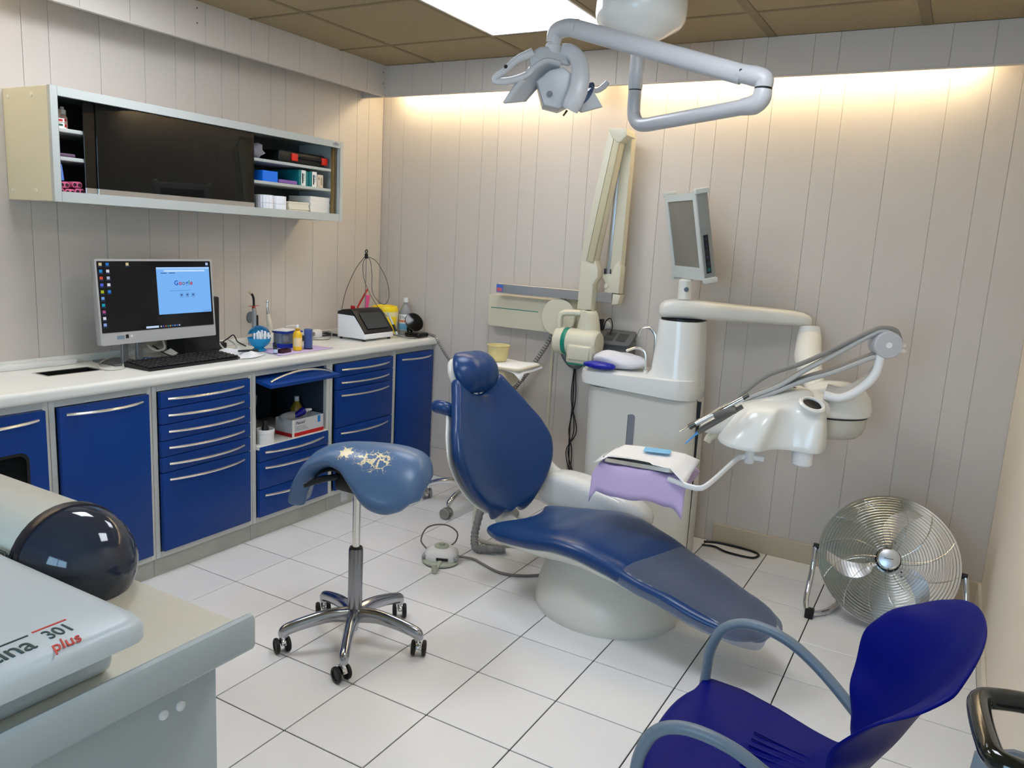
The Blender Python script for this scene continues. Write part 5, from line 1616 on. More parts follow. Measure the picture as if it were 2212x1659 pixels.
def napkin2(u, v):
    x = 0.50 + 0.40 * u
    y = 1.565 + 0.26 * v
    z = 0.8305 + 0.003 * math.sin(9 * u + 5 * v)
    if v < 0.18:
        z -= (0.18 - v) * (0.16 + 0.07 * math.sin(7 * u))
        y += (0.18 - v) * 0.06
    if u > 0.9:
        z -= (u - 0.9) * 0.25
    return V((x, y, z))
single('paper_napkin', drape(napkin2, 22, 16), MATS['napkin_bright'], 'white paper napkin on the assistant trolley, under the cream bowl', 'napkin', ang=None)
single('mixing_bowl', B().lathe([(0.0, 0.0), (0.036, 0.0), (0.042, 0.004), (0.052, 0.03), (0.058, 0.082), (0.0615, 0.084), (0.0615, 0.087), (0.055, 0.087), (0.048, 0.032), (0.036, 0.008), (0, 0.006)], 32, T(0.69, 1.70, 0.8335)), mat('cream_rubber', (222, 208, 150), 0.45, var=0.08, vscale=30), 'cream rubber mixing bowl on the assistant trolley', 'bowl')

# ================================================================== foot control
fp = thing('foot_control', 'white and grey foot control pedal with a wire bail on the floor', 'foot control', (0.89, 0.97, 0))
PA = math.radians(24)
PM = T(0.862, 0.985, 0, 0, 0, PA)       # local -y faces the viewer
M_sage = mat('sage_plastic', (176, 184, 166), 0.45)
def plate(k, z):
    return [V((0.083 * k * math.cos(a) * (1 if math.sin(a) < 0 else 0.9), 0.082 * k * math.sin(a), z)) for a in [2 * PI * j / 36 for j in range(36)]]
obj('base_plate', B().loft([plate(1.0, 0.003), plate(1.04, 0.006), plate(1.04, 0.012), plate(0.98, 0.016)], PM), M_sage, fp, ang=50)
obj('rubber_sole', B().loft([plate(1.0, 0.0), plate(1.0, 0.004)], PM), M_black, fp)
hs_ = []
for w, d, z in ((0.15, 0.125, 0.014), (0.152, 0.127, 0.03), (0.142, 0.118, 0.05), (0.112, 0.095, 0.062), (0.08, 0.07, 0.066)):
    hs_.append([V((x, y, z)) for x, y in rrect(w, d, 0.045, 6, 0, 0.014)])
hz = obj('housing', B().loft(hs_, PM), M_white, fp, ang=50)
obj('dial', B().lathe([(0.034, 0.064), (0.034, 0.07), (0.031, 0.073), (0.013, 0.0735), (0.012, 0.083), (0.009, 0.085), (0, 0.085)], 28, PM @ T(0, 0.018, 0)), M_sage, fp)
for sg in (-1, 1):
    obj('side_button', B().box((sg * 0.056 - 0.014, -0.035, 0.042), (sg * 0.056 + 0.014, 0.02, 0.058), 0.006, 2, PM @ T(0, 0, 0, 0, sg * 0.35, 0)), mat('button_grey', (150, 154, 156), 0.35), fp)
obj('slot', B().box((-0.012, -0.0535, 0.024), (0.042, -0.045, 0.036), M=PM), M_dark, fp)
obj('lever', B().box((-0.009, -0.14, 0.02), (0.009, -0.04, 0.032), 0.003, 2, PM @ T(0.012, 0, 0, 0.12, 0, -0.1)).box((-0.012, -0.148, 0.003), (0.012, -0.132, 0.046), 0.005, 2, PM @ T(0.012, 0, 0, 0.0, 0, -0.1)), M_sage, fp)
bp0 = [PM @ V(p) for p in ((-0.07, 0.02, 0.045), (-0.105, 0.05, 0.075), (-0.085, 0.1, 0.12), (-0.01, 0.13, 0.128), (0.05, 0.115, 0.105), (0.055, 0.08, 0.075), (0.03, 0.062, 0.05))]
obj('wire_bail', B().tube(bp0, 0.0035, 8), mat('bail_steel', (110, 104, 98), 0.35, 0.8), fp)
obj('cable', B().tube([PM @ V((0.07, 0.03, 0.02)), (0.975, 1.085, 0.007), (1.032, 1.066, 0.007), (1.152, 1.031, 0.007), (1.252, 1.064, 0.007), (1.34, 1.15, 0.007)], 0.0062, 8), M_hose, fp)
# ribbed suction hose and cables behind the chair
def ribbed(pts, r, sm=14):
    P = catmull(pts, sm)
    rr_ = [r * (1.0 if (i // 2) % 2 == 0 else 0.86) for i in range(len(P))]
    return B().tube(P, rr_, 12, sm=0)
single('suction_hose', ribbed([(0.89, 1.36, 0.45), (0.895, 1.32, 0.3), (0.895, 1.26, 0.17), (0.90, 1.21, 0.07), (0.935, 1.17, 0.024), (0.985, 1.19, 0.024), (1.06, 1.235, 0.024)], 0.0195, 18), M_ridge, 'thick ribbed grey suction hose hanging behind the chair back', 'hose', base=(0.9, 1.3, 0))
single('supply_hose', B().tube([(0.83, 1.42, 0.5), (0.815, 1.40, 0.3), (0.82, 1.33, 0.12), (0.87, 1.29, 0.02), (0.98, 1.30, 0.012), (1.08, 1.35, 0.012)], 0.010, 10), mat('ivory_hose', (206, 204, 192), 0.45), 'smooth ivory supply hose beside the ribbed suction hose', 'hose')
# ================================================================== wall-mounted x-ray apparatus
M_xr = mat('xray_cream', (207, 202, 180), 0.35)
M_xr2 = mat('xray_cream_dark', (186, 178, 146), 0.4)
M_green = mat('xray_green', (0, 128, 104), 0.35)
Mxz = lambda y: Matrix(((1, 0, 0, 0), (0, 0, -1, y), (0, 1, 0, 0), (0, 0, 0, 1)))      # local (x, z) drawn, depth towards the room
xr = thing('xray_unit', 'cream wall-mounted dental x-ray with folded scissor arm', 'x-ray unit', (0.9, 2.03, 0.98))
obj('wall_box', B().prism(rrect(0.5, 0.178, 0.014, 4, 0.705, 1.072), 0.0, 0.085, Mxz(2.0425), 0.004), M_xr, xr)
obj('accent_line', B().box((0.475, 1.9565, 1.086), (0.775, 1.958, 1.09)), M_green, xr)
obj('wall_pivot', B().lathe([(0.095, -0.085), (0.1, -0.08), (0.1, 0.0), (0.095, 0.006), (0, 0.008)], 40, frame((0.925, 1.905, 1.075), (1, 0, 0), (0, 0, 1))), M_xr, xr)
obj('wall_pivot_back', B().lathe([(0.098, -0.02), (0.102, -0.015), (0.102, 0.03), (0, 0.03)], 40, frame((0.965, 1.96, 1.08), (1, 0, 0), (0, 0, 1))), M_xr2, xr)
obj('horizontal_arm', B().box((0.54, 1.895, 1.178), (1.225, 1.95, 1.228), 0.002, 1), M_alu, xr)
obj('arm_end_cap', B().prism([(1.228, 1.17), (1.26, 1.175), (1.272, 1.222), (1.23, 1.225)], 0.09, 0.15, Mxz(2.0425), 0.003), M_xr, xr)
st_ = obj('sticker', B().box((0.5415, 1.8935, 1.183), (0.582, 1.895, 1.223)), mat('sticker_blue', (60, 110, 190), 0.5), xr)
obj('sticker_print', B().box((0.546, 1.8929, 1.186), (0.578, 1.8934, 1.205)), mat('sticker_red', (196, 92, 104), 0.5), st_)
def flat_arm(name, a, c, w0, w1, y0, y1, m):
    a, c = V((a[0], 0, a[1])), V((c[0], 0, c[1]))
    d = (c - a).normalized()
    n = V((d.z, 0, -d.x))
    poly = [a - n * w0 / 2, a + n * w0 / 2, c + n * w1 / 2, c - n * w1 / 2]
    return obj(name, B().prism([(p.x, p.z) for p in poly], 2.0425 - y1, 2.0425 - y0, Mxz(2.0425), 0.008, 2), m, xr)
flat_arm('rear_arm', (1.222, 1.325), (1.232, 2.01), 0.066, 0.062, 1.91, 1.97, M_xr)
flat_arm('rear_arm_insert', (1.185, 1.31), (1.205, 1.93), 0.03, 0.02, 1.905, 1.95, M_alu)
rb = obj('rear_bracket', B().prism([(1.18, 1.228), (1.258, 1.228), (1.262, 1.36), (1.245, 1.392), (1.222, 1.36), (1.212, 1.325), (1.168, 1.318), (1.165, 1.302), (1.182, 1.28)], 0.08, 0.145, Mxz(2.0425), 0.004), M_xr, xr)
obj('bracket_screw', B().lathe([(0.012, 0), (0.011, 0.005), (0.006, 0.006), (0, 0.004)], 14, frame((1.19, 1.897, 1.262), (1, 0, 0), (0, 0, 1))), M_xr, rb)
obj('bracket_slot', B().box((1.172, 1.894, 1.322), (1.178, 1.90, 1.348)).box((1.206, 1.894, 1.325), (1.21, 1.90, 1.348)), M_dark, rb)
flat_arm('front_arm', (1.095, 1.36), (1.20, 2.005), 0.086, 0.076, 1.84, 1.905, M_xr)
flat_arm('front_arm_side', (1.118, 1.38), (1.216, 1.985), 0.04, 0.036, 1.832, 1.84, M_xr2)
obj('top_joint', B().prism([(1.165, 2.028), (1.262, 2.022), (1.268, 1.99), (1.235, 1.958), (1.215, 1.958), (1.185, 1.985)], 0.1, 0.215, Mxz(2.0425), 0.006, 2), M_xr, xr)
obj('front_bracket', B().prism([(1.062, 1.135), (1.142, 1.135), (1.142, 1.27), (1.165, 1.305), (1.162, 1.345), (1.145, 1.385), (1.125, 1.395), (1.10, 1.385), (1.065, 1.382)], 0.14, 0.205, Mxz(2.0425), 0.006, 2), M_xr, xr)
obj('yoke', B().tube([(1.105, 1.82, 1.118), (1.05, 1.80, 1.118), (1.012, 1.785, 1.112), (0.998, 1.78, 1.09), (0.998, 1.78, 1.02)], 0.017, 10, sm=4, flat=1.2), M_xr, xr)
obj('yoke_cap', B().lathe([(0.03, 1.105), (0.032, 1.11), (0.032, 1.13), (0.03, 1.135), (0, 1.135)], 20, T(1.12, 1.825, 0)), M_xr, xr)
obj('neck', B().loft([[V((1.14 + rx * math.cos(2 * PI * k / 24), 1.83 + 0.06 * math.sin(2 * PI * k / 24), z)) for k in range(24)] for rx, z in ((0.068, 1.0), (0.062, 1.03), (0.052, 1.08), (0.038, 1.12), (0.02, 1.135))]), M_xr, xr, ang=60)
hdm = frame((1.105, 1.79, 0.972), (0, 0, 1), (0, 1, 0))            # local z along -x
obj('tube_head', B().lathe([(0, -0.115), (0.06, -0.115), (0.068, -0.105), (0.07, -0.09), (0.07, 0.045), (0, 0.045)], 36, hdm), M_xr, xr)
obj('green_band', B().lathe([(0.0705, 0.045), (0.0715, 0.047), (0.0715, 0.068), (0.0705, 0.07), (0, 0.07)], 36, hdm), M_green, xr)
obj('collimator', B().lathe([(0.07, 0.07), (0.07, 0.112), (0.064, 0.12), (0, 0.12)], 36, hdm), M_xr, xr)
obj('head_panel', B().box((1.085, 1.705, 0.89), (1.205, 1.73, 0.965), 0.01, 3), M_xr, xr)
obj('head_block', B().box((1.075, 1.715, 0.872), (1.215, 1.86, 0.97), 0.012, 3), M_xr, xr)
obj('base_green', B().box((1.08, 1.72, 0.866), (1.195, 1.85, 0.8735), 0.002, 1), M_green, xr)
# coiled handset cords
def coil(p, q, sag, r, turns, n=12):
    p, q = V(p), V(q)
    pts = []
    N = turns * n
    for i in range(N + 1):
        t = i / N
        c = p.lerp(q, t) + V((0, 0, -sag * 4 * t * (1 - t)))
        d = (q - p).normalized()
        a = V((0, 0, 1)) - d * d.z
        a = a.normalized() if a.length > 0.1 else V((1, 0, 0))
        b_ = d.cross(a)
        w = 2 * PI * turns * t
        pts.append(c + a * math.cos(w) * r + b_ * math.sin(w) * r)
    return B().tube(pts, r * 0.32, 5, sm=0)
single('coiled_cord', coil((0.86, 1.995, 0.975), (0.60, 1.995, 0.60), 0.02, 0.011, 30), M_hose, 'grey coiled cord hanging below the x-ray wall pivot', 'cord')
single('coiled_cord', coil((-0.02, 1.985, 0.884), (0.075, 1.985, 0.876), -0.004, 0.007, 14), M_hose, 'grey coiled cord lying on the back corner of the worktop', 'cord')
single('coiled_cord', coil((0.078, 1.985, 0.88), (0.30, 2.0, 0.66), 0.03, 0.0075, 30), M_hose, 'grey coiled cord falling from the worktop corner to the floor side', 'cord', base=(0.2, 1.99, 0.66))
# conduit, V-shaped bracket and cables on the back wall
single('wall_conduit', B().box((0.828, 2.031, 0.175), (0.846, 2.0425, 0.985), 0.003, 1), M_xr, 'slim vertical cream conduit on the back wall below the x-ray', 'conduit')
vb = thing('wall_cradle', 'dark grey V-shaped cradle on the back wall under the x-ray head', 'cradle', (0.985, 2.02, 0.82))
obj('frame', B().tube([(0.905, 2.015, 0.925), (0.92, 2.015, 0.87), (0.955, 2.015, 0.825), (0.985, 2.015, 0.812), (1.015, 2.015, 0.82), (1.06, 2.015, 0.865), (1.085, 2.015, 0.90)], 0.02, 8, sm=6, flat=0.9), mat('cradle_grey', (88, 92, 94), 0.4), vb)
obj('inner_plate', B().prism([(0.93, 0.92), (0.965, 0.85), (0.985, 0.838), (1.01, 0.845), (1.055, 0.90), (1.06, 0.93)], 0.004, 0.02, Mxz(2.0425)), mat('plate_pale', (196, 204, 208), 0.3), vb)
for k, (dx, c2) in enumerate((((-0.008, 0.0)), (0.0, 0.02), (0.008, -0.015), (0.002, 0.04))):
    zb = (0.20, 0.21, 0.12, 0.13)[k]
    single('thin_cable', B().tube([(0.984 + dx, 2.037 - 0.006 * k, 0.80), (0.992 + dx - c2 * 0.3, 2.037 - 0.006 * k, 0.62), (0.985 + dx + c2, 2.037 - 0.006 * k, 0.45), (0.99 + dx - c2 * 0.5, 2.037 - 0.006 * k, 0.32), (1.0 + dx + c2 * 0.8, 2.037 - 0.006 * k, zb)], 0.0028, 6), M_black,
           'black cable hanging under the grey wall cradle, %s of four' % ('leftmost', 'second', 'third', 'rightmost')[k], 'cable', 'black cables under the wall cradle')
vx_ = thing('vent_box', 'grey vented box with slotted sloping lid behind the unit taps', 'box', (1.235, 1.95, 0.875))
obj('case', B().box((1.155, 1.935, 0.8755), (1.325, 2.035, 0.985), 0.006, 2), mat('box_grey', (104, 106, 108), 0.45), vx_)
VM = frame((1.24, 1.965, 0.995), (1, 0, 0), (0, 0.85, 0.5))
lid_ = obj('lid', B().prism(rrect(0.19, 0.13, 0.02, 4), -0.008, 0.006, VM, 0.003), mat('box_lid_grey', (84, 87, 90), 0.45), vx_)
for k in range(8):
    for s in (-1, 1):
        obj('slot', B().box((s * 0.034 - 0.028, -0.035 + 0.009 * k, 0.0058), (s * 0.034 + 0.028, -0.031 + 0.009 * k, 0.0066), M=VM), M_black, lid_)
obj('print_letters', B().box((1.165, 1.934, 0.92), (1.215, 1.935, 0.93)), mat('print_blue', (70, 80, 150), 0.5), vx_)
obj('cable', B().tube([(1.20, 1.97, 1.0), (1.205, 1.985, 1.05), (1.185, 2.0, 1.09), (1.155, 2.01, 1.07), (1.145, 2.015, 1.03)], 0.003, 6), M_black, vx_)
obj('bracket', B().box((1.325, 1.97, 0.876), (1.34, 2.042, 0.9), 0.002, 1), M_dark, vx_)
wsk = thing('wall_socket', 'small wall socket with a dark plug beside the x-ray neck', 'socket', (1.13, 2.03, 1.0))
obj('plate', B().lathe([(0.024, 0), (0.023, 0.008), (0.018, 0.01), (0, 0.01)], 20, frame((1.148, 2.0425, 1.045), (1, 0, 0), (0, 0, 1))), M_white, wsk)
obj('plug', B().box((1.118, 2.0, 1.02), (1.135, 2.0415, 1.08), 0.004, 2), M_dark, wsk)
# floor cable by the unit
single('floor_cable', B().tube([(1.795, 1.99, 0.006), (1.866, 2.02, 0.006), (2.0, 2.018, 0.006), (2.06, 2.0, 0.006), (2.072, 1.965, 0.006), (2.044, 1.922, 0.006), (1.931, 1.921, 0.006), (1.86, 1.955, 0.006), (1.80, 1.94, 0.006)], 0.0055, 8), M_black, 'black cable looping over the floor beside the dental unit', 'cable')
# ================================================================== things on the worktop
W = WZ + 0.0003
def face(o, x, y):
    return frame(o, x, y)
# ---- all-in-one computer
ai = thing('desktop_computer', 'silver all-in-one computer with a dark desktop and an open web page', 'computer', (-0.2, 0.33, WZ))
tl = math.radians(4)
SM = frame((-0.172, 0.328, 0.962), (0, 1, 0.004), (-math.sin(tl), 0, math.cos(tl)))     # local x along the screen, y up, z out to the room
SW, SHh = 0.552, 0.343
obj('housing', B().prism(rrect(SW, SHh, 0.006, 3, 0, SHh / 2), -0.028, 0.0, SM, 0.003), mat('silver_plastic', (170, 172, 174), 0.35, 0.5), ai)
obj('bezel', B().prism(rrect(SW, SHh, 0.006, 3, 0, SHh / 2), 0.0, 0.003, SM, hole=rrect(SW - 0.014, SHh - 0.056, 0.003, 3, 0, SHh / 2 + 0.0195)), mat('silver_bezel', (186, 188, 190), 0.35, 0.4), ai)
Z0 = 0.051
sw, sh_ = SW - 0.014, SHh - 0.058
M_scr = mat('screen_black', (10, 10, 14), 0.12, emit=0.03)
scr = obj('screen', B().box((-sw / 2, Z0 - 0.001, -0.001), (sw / 2, Z0 + sh_ + 0.001, 0.0015), M=SM), M_scr, ai)
M_page = emis('web_page', (128, 188, 255), 0.85)
M_pg2 = emis('web_page_bar', (168, 206, 255), 0.9)
M_txt = emis('ui_text', (66, 92, 140), 0.5)
M_wht = emis('ui_white', (206, 226, 255), 0.8)
def quad(name, x0, x1, y0, y1, m, zz=0.0021, par=None):
    return obj(name, B().box((-sw / 2 + x0 * sw, Z0 + (1 - y1) * sh_, zz - 0.0003), (-sw / 2 + x1 * sw, Z0 + (1 - y0) * sh_, zz), M=SM), m, par or scr)
def stext(s, x, y, size, m, zz=0.0024, **k):
    text('screen_text', s, size, m, scr, SM @ T(-sw / 2 + x * sw, Z0 + (1 - y) * sh_, zz), ext=0.0001, **k)
wp = quad('browser_window', 0.487, 0.985, 0.095, 0.795, M_page)
quad('browser_tab_bar', 0.487, 0.985, 0.095, 0.125, M_pg2, 0.0024)
quad('address_bar', 0.555, 0.94, 0.138, 0.162, emis('address_fill', (196, 222, 255), 0.95), 0.0024)
quad('bookmark', 0.525, 0.58, 0.177, 0.187, M_txt, 0.0024)
quad('bookmark', 0.60, 0.655, 0.177, 0.187, M_txt, 0.0024)
for i, (ch, c) in enumerate(zip('Google', ((46, 92, 210), (206, 52, 60), (120, 120, 150), (46, 92, 210), (60, 150, 110), (206, 52, 60)))):
    xo = (0.660, 0.697, 0.7285, 0.760, 0.7815, 0.8025)[i]
    stext(ch, xo, 0.335, 0.028, emis('logo_ink_%d' % i, c, 0.7), bold=0.0006)
quad('search_line', 0.60, 0.79, 0.447, 0.4505, M_txt, 0.0024)
for k in range(3):
    quad('shortcut_tile', 0.685 + 0.055 * k, 0.72 + 0.055 * k, 0.485, 0.555, emis('tile_fill', (116, 172, 240), 0.8), 0.0024)
    quad('shortcut_mark', 0.696 + 0.055 * k, 0.71 + 0.055 * k, 0.505, 0.525, M_txt, 0.0027)
quad('corner_button', 0.90, 0.98, 0.765, 0.785, emis('tile_fill', (116, 172, 240), 0.8), 0.0024)
IC = [(0.03, 0.05, (222, 206, 160)), (0.085, 0.05, (52, 130, 220)), (0.03, 0.145, (40, 150, 226)), (0.085, 0.145, (230, 236, 250)), (0.03, 0.24, (220, 90, 70)), (0.085, 0.24, (180, 200, 230)), (0.03, 0.335, (90, 110, 230)), (0.085, 0.335, (236, 240, 250)),
      (0.03, 0.43, (180, 200, 50)), (0.085, 0.43, (52, 140, 230)), (0.03, 0.52, (120, 170, 240)), (0.03, 0.615, (40, 170, 200)), (0.03, 0.71, (190, 90, 150)), (0.03, 0.80, (230, 236, 250)), (0.03, 0.89, (150, 180, 240)), (0.245, 0.05, (226, 210, 160)), (0.965, 0.05, (190, 210, 250))]
for k, (x, y, c) in enumerate(IC):
    quad('desktop_icon', x - 0.012, x + 0.012, y - 0.022, y + 0.018, emis('icon_%d' % k, c, 0.7))
    quad('icon_caption', x - 0.018, x + 0.018, y + 0.028, y + 0.036, M_txt)
quad('search_pill', 0.365, 0.475, 0.955, 0.985, M_wht)
for k in range(9):
    c = ((220, 226, 240), (110, 100, 230), (220, 120, 90), (60, 170, 190), (210, 190, 120), (60, 140, 220), (130, 170, 250), (60, 120, 220), (220, 226, 240))[k]
    quad('taskbar_icon', 0.49 + 0.021 * k, 0.502 + 0.021 * k, 0.96, 0.98, emis('task_%d' % k, c, 0.6))
quad('chin_sticker', 0.115, 0.175, 1.055, 1.105, emis('sticker_glow', (170, 196, 220), 0.35), 0.0035, ai)  # sticker given a faint glow of its own, though no lamp
quad('chin_label', 0.185, 0.21, 1.045, 1.10, M_black, 0.0035, ai)
obj('chin_button', B().lathe([(0.0055, 0), (0.005, 0.001), (0.003, 0.001), (0, 0.0008)], 14, SM @ T(-sw / 2 + 0.235 * sw, 0.03, 0.003)), M_white, ai)
for y in (0.178, 0.245):
    obj('stand_leg', B().box((-0.222, y - 0.014, 0.872), (-0.205, y + 0.014, 0.985), 0.002, 1), mat('stand_grey', (120, 122, 124), 0.4, 0.5), ai)
obj('stand_foot', B().box((-0.36, 0.13, WZ + 0.0002), (-0.2, 0.262, 0.874), 0.002, 1), MATS['stand_grey'], ai)
# ---- black mini tower behind it
single('computer_case', B().box((-0.375, 0.495, W), (-0.245, 0.69, 1.13), 0.008, 2), mat('satin_black', (18, 19, 21), 0.42), 'black computer case standing behind the right side of the screen', 'computer case')
# ---- keyboard
kb = thing('keyboard', 'black computer keyboard in front of the all-in-one screen', 'keyboard', (-0.1, 0.385, WZ))
KBM = frame((-0.102, 0.385, W), (-0.035, 1, 0), (-1, -0.035, 0))        # local x along the keys, y to the back
obj('deck', B().prism([(-0.078, 0), (0.08, 0), (0.08, 0.02), (0.072, 0.022), (-0.07, 0.012), (-0.078, 0.009)], -0.236, 0.236, KBM @ Matrix(((0, 0, 1, 0), (1, 0, 0, 0), (0, 1, 0, 0), (0, 0, 0, 1))), 0.002), M_black, kb)
kys = B()
for r_ in range(6):
    n = (15, 14, 14, 13, 12, 8)[5 - r_] if r_ else 8
    yy = -0.062 + r_ * 0.0235 + (0.004 if r_ == 5 else 0)
    for k in range(20):
        xx = -0.225 + k * 0.0232 + (0.006 if k > 14 else 0)
        if r_ == 0 and 4 <= k <= 8:
            continue
        zz = 0.0125 + 0.0705 * (yy + 0.07) / 1.0
        kys.box((xx - 0.0093, yy - 0.0088, zz), (xx + 0.0093, yy + 0.0088, zz + 0.0055), 0.0018, 1, KBM)
kys.box((-0.225 + 4 * 0.0232 - 0.009, -0.0708, 0.0125), (-0.225 + 8 * 0.0232 + 0.009, -0.0532, 0.0182), 0.0018, 1, KBM)
o = obj('keys', kys, mat('key_black', (24, 25, 27), 0.5), kb)
o['kind'] = 'stuff'
# ---- pen, brush, papers
def rod(a, c, r, n=10):
    return B().tube([a, c], r, n, sm=0)
single('paper_sheet', B().box((-0.105, -0.15, 0), (0.105, 0.15, 0.001), M=T(-0.285, 0.44, W, 0, 0, 0.1)), MATS['paper_white'], 'loose white paper sheet under the pens behind the keyboard', 'paper')
pn = thing('ballpoint_pen', 'blue ballpoint pen lying behind the keyboard', 'pen', (-0.235, 0.33, WZ))
pz = W + 0.0076
obj('barrel', B().tube([(-0.268, 0.275, pz), (-0.215, 0.385, pz)], [0.006, 0.0062], 12, sm=0), mat('pen_blue', (28, 92, 196), 0.3), pn)
obj('tip', B().tube([(-0.215, 0.385, pz), (-0.208, 0.399, pz)], [0.005, 0.0015], 10, sm=0), M_chrome, pn)
obj('ring', B().tube([(-0.2545, 0.303, pz), (-0.2525, 0.3073, pz)], 0.0066, 12, sm=0), M_chrome, pn)
obj('clip', B().tube([(-0.262, 0.278, pz + 0.006), (-0.247, 0.31, pz + 0.0075)], 0.0015, 6, sm=0), M_chrome, pn)
single('brush_stick', rod((-0.305, 0.205, W + 0.0045), (-0.268, 0.262, W + 0.0045), 0.0035), mat('pale_wood', (196, 166, 120), 0.6), 'pale wooden stick beside the blue pen', 'stick')
# ---- cables behind the screen
M_cbl = mat('grey_cable', (196, 194, 186), 0.5)
cab = [([(-0.205, 0.165, W + 0.004), (-0.13, 0.11, W + 0.004), (-0.14, 0.05, W + 0.004), (-0.22, 0.07, W + 0.004), (-0.31, 0.15, W + 0.01), (-0.34, 0.35, W + 0.05), (-0.36, 0.5, W + 0.08)], 0.0036, M_cbl, 'pale grey cable looping left of the screen stand'),
       ([(-0.27, 0.35, W + 0.06), (-0.25, 0.40, W + 0.02), (-0.24, 0.45, W + 0.004), (-0.27, 0.475, W + 0.02), (-0.32, 0.47, W + 0.06)], 0.0032, M_black, 'black cable coiled under the screen'),
       ([(-0.245, 0.305, W + 0.07), (-0.225, 0.33, W + 0.045), (-0.225, 0.375, W + 0.05), (-0.25, 0.39, W + 0.08)], 0.0045, M_cbl, 'thick pale cable drooping under the screen'),
       ([(-0.365, 0.715, W + 0.09), (-0.32, 0.73, W + 0.05), (-0.28, 0.745, W + 0.006), (-0.25, 0.78, W + 0.006), (-0.29, 0.82, W + 0.02), (-0.36, 0.83, W + 0.04)], 0.0045, M_cbl, 'pale grey cable bending beside the black computer case'),
       ([(-0.36, 0.77, W + 0.012), (-0.32, 0.80, W + 0.05), (-0.31, 0.825, W + 0.065), (-0.31, 0.85, W + 0.03), (-0.31, 0.90, W + 0.005), (-0.38, 0.93, W + 0.005)], 0.003, M_black, 'thin black cable arching near the blue ball dispenser')]
for pts, r, m, lab in cab:
    single('computer_cable', B().tube(pts, r, 8), m, lab, 'cable')
single('power_adapter', B().box((-0.372, 0.70, W), (-0.325, 0.80, W + 0.03), 0.008, 2), M_black, 'black power adapter behind the white cloth', 'adapter')
single('label_tag', B().box((-0.02, -0.028, 0), (0.02, 0.028, 0.0008), M=T(-0.26, 0.43, W + 0.02, 0.3, 0.5, 0.4)), M_white, 'small white paper tag on the cables under the screen', 'tag')
# ---- white cloth
def cloth_pt(u, v):
    x = -0.26 + 0.23 * u + 0.02 * math.sin(4 * v)
    y = 0.625 + 0.17 * v + 0.015 * math.sin(5 * u)
    z = W + 0.002 + 0.034 * max(0, math.sin(6 * u + 3.5 * v)) * math.sin(PI * u) * math.sin(PI * v) + 0.024 * max(0, math.sin(9 * v - 4 * u)) * math.sin(PI * u) * math.sin(PI * v)
    return V((x, y, z + 0.0025))
single('cloth_wipe', drape(cloth_pt, 20, 16), mat('wipe_white', (232, 232, 234), 0.85), 'crumpled white wipe between the keyboard and the blue ball', 'wipe', ang=None)
single('black_stick', rod((-0.095, 0.665, W + 0.026), (-0.05, 0.745, W + 0.028), 0.005), M_black, 'short black stick lying on the crumpled white wipe', 'stick')
# ---- lilac paper mat with the dental supplies
mq = [V((-0.21, 0.875, 0)), V((0.015, 0.81, 0)), V((-0.005, 1.205, 0)), V((-0.145, 1.195, 0))]
def mat_pt(u, v):
    p = mq[0].lerp(mq[1], u).lerp(mq[3].lerp(mq[2], u), v)
    return V((p.x, p.y + 0.004 * math.sin(9 * u), W + 0.0022 ))
single('paper_mat', drape(mat_pt, 16, 12, th=0.0008), M_purple, 'lilac paper mat on the worktop under the dental supplies', 'mat', ang=None)
Q = W + 0.0031
M_aqua = mat('aqua_plastic', (40, 170, 226), 0.15, trans=0.35, ior=1.3)
bd_ = thing('cotton_roll_dispenser', 'translucent blue ball dispenser full of cotton rolls', 'dispenser', (-0.165, 0.855, Q))
bc_ = V((-0.165, 0.855, Q + 0.066))
obj('foot', B().lathe([(0, 0), (0.032, 0), (0.034, 0.004), (0.024, 0.012), (0.02, 0.018), (0, 0.018)], 28, T(-0.165, 0.855, Q)), M_aqua, bd_)
obj('bowl', B().lathe([(0.055 * math.cos(math.radians(a)), 0.055 * math.sin(math.radians(a))) for a in range(-70, -1, 6)] + [(0.0525 * math.cos(math.radians(a)), 0.0525 * math.sin(math.radians(a))) for a in range(-5, -71, -6)], 32, T(*bc_)), M_aqua, bd_, ang=60)
obj('hood', B().lathe([(0.0555 * math.cos(math.radians(a)), 0.0555 * math.sin(math.radians(a))) for a in range(10, 91, 6)] + [(0.0, 0.0555)], 18, T(*bc_, 0, 0, 0) @ T(0, 0, 0, 0, 0, 0), math.radians(55), math.radians(245)), M_aqua, bd_, ang=60)
M_cot = mat('cotton_white', (240, 240, 240), 0.9)
rnd = random.Random(12)
for k in range(9):
    a = -0.9 + 0.2 * k
    x, y = bc_.x + 0.004 + 0.012 * (k % 3), bc_.y - 0.034 + 0.0085 * k
    single('cotton_roll', B().tube([(x, y, bc_.z - 0.012), (x + rnd.uniform(-0.006, 0.006), y + rnd.uniform(-0.004, 0.004), bc_.z + 0.034 - 0.003 * abs(k - 4))], 0.005, 8, sm=0), M_cot, 'white cotton roll in the blue ball dispenser', 'cotton roll', 'cotton rolls in the ball dispenser')
cb = thing('supply_box', 'clear box with dark blue lid and base holding cotton pads', 'box', (-0.17, 1.045, Q))
def bxm(z0, z1, w, d, m, nm, hole=None):
    return obj(nm, B().prism(rrect(d, w, 0.006, 3, -0.17, 1.045), z0, z1, hole=rrect(hole[1], hole[0], 0.005, 3, -0.17, 1.045) if hole else None), m, cb)
M_navy = mat('navy_plastic', (16, 46, 150), 0.3)
bxm(Q, Q + 0.022, 0.125, 0.085, M_navy, 'base')
bxm(Q + 0.022, Q + 0.075, 0.12, 0.08, glass('clear_plastic', (210, 216, 222), 0.12, 0.06), 'wall', (0.117, 0.077))
bxm(Q + 0.075, Q + 0.083, 0.13, 0.09, M_navy, 'lid')
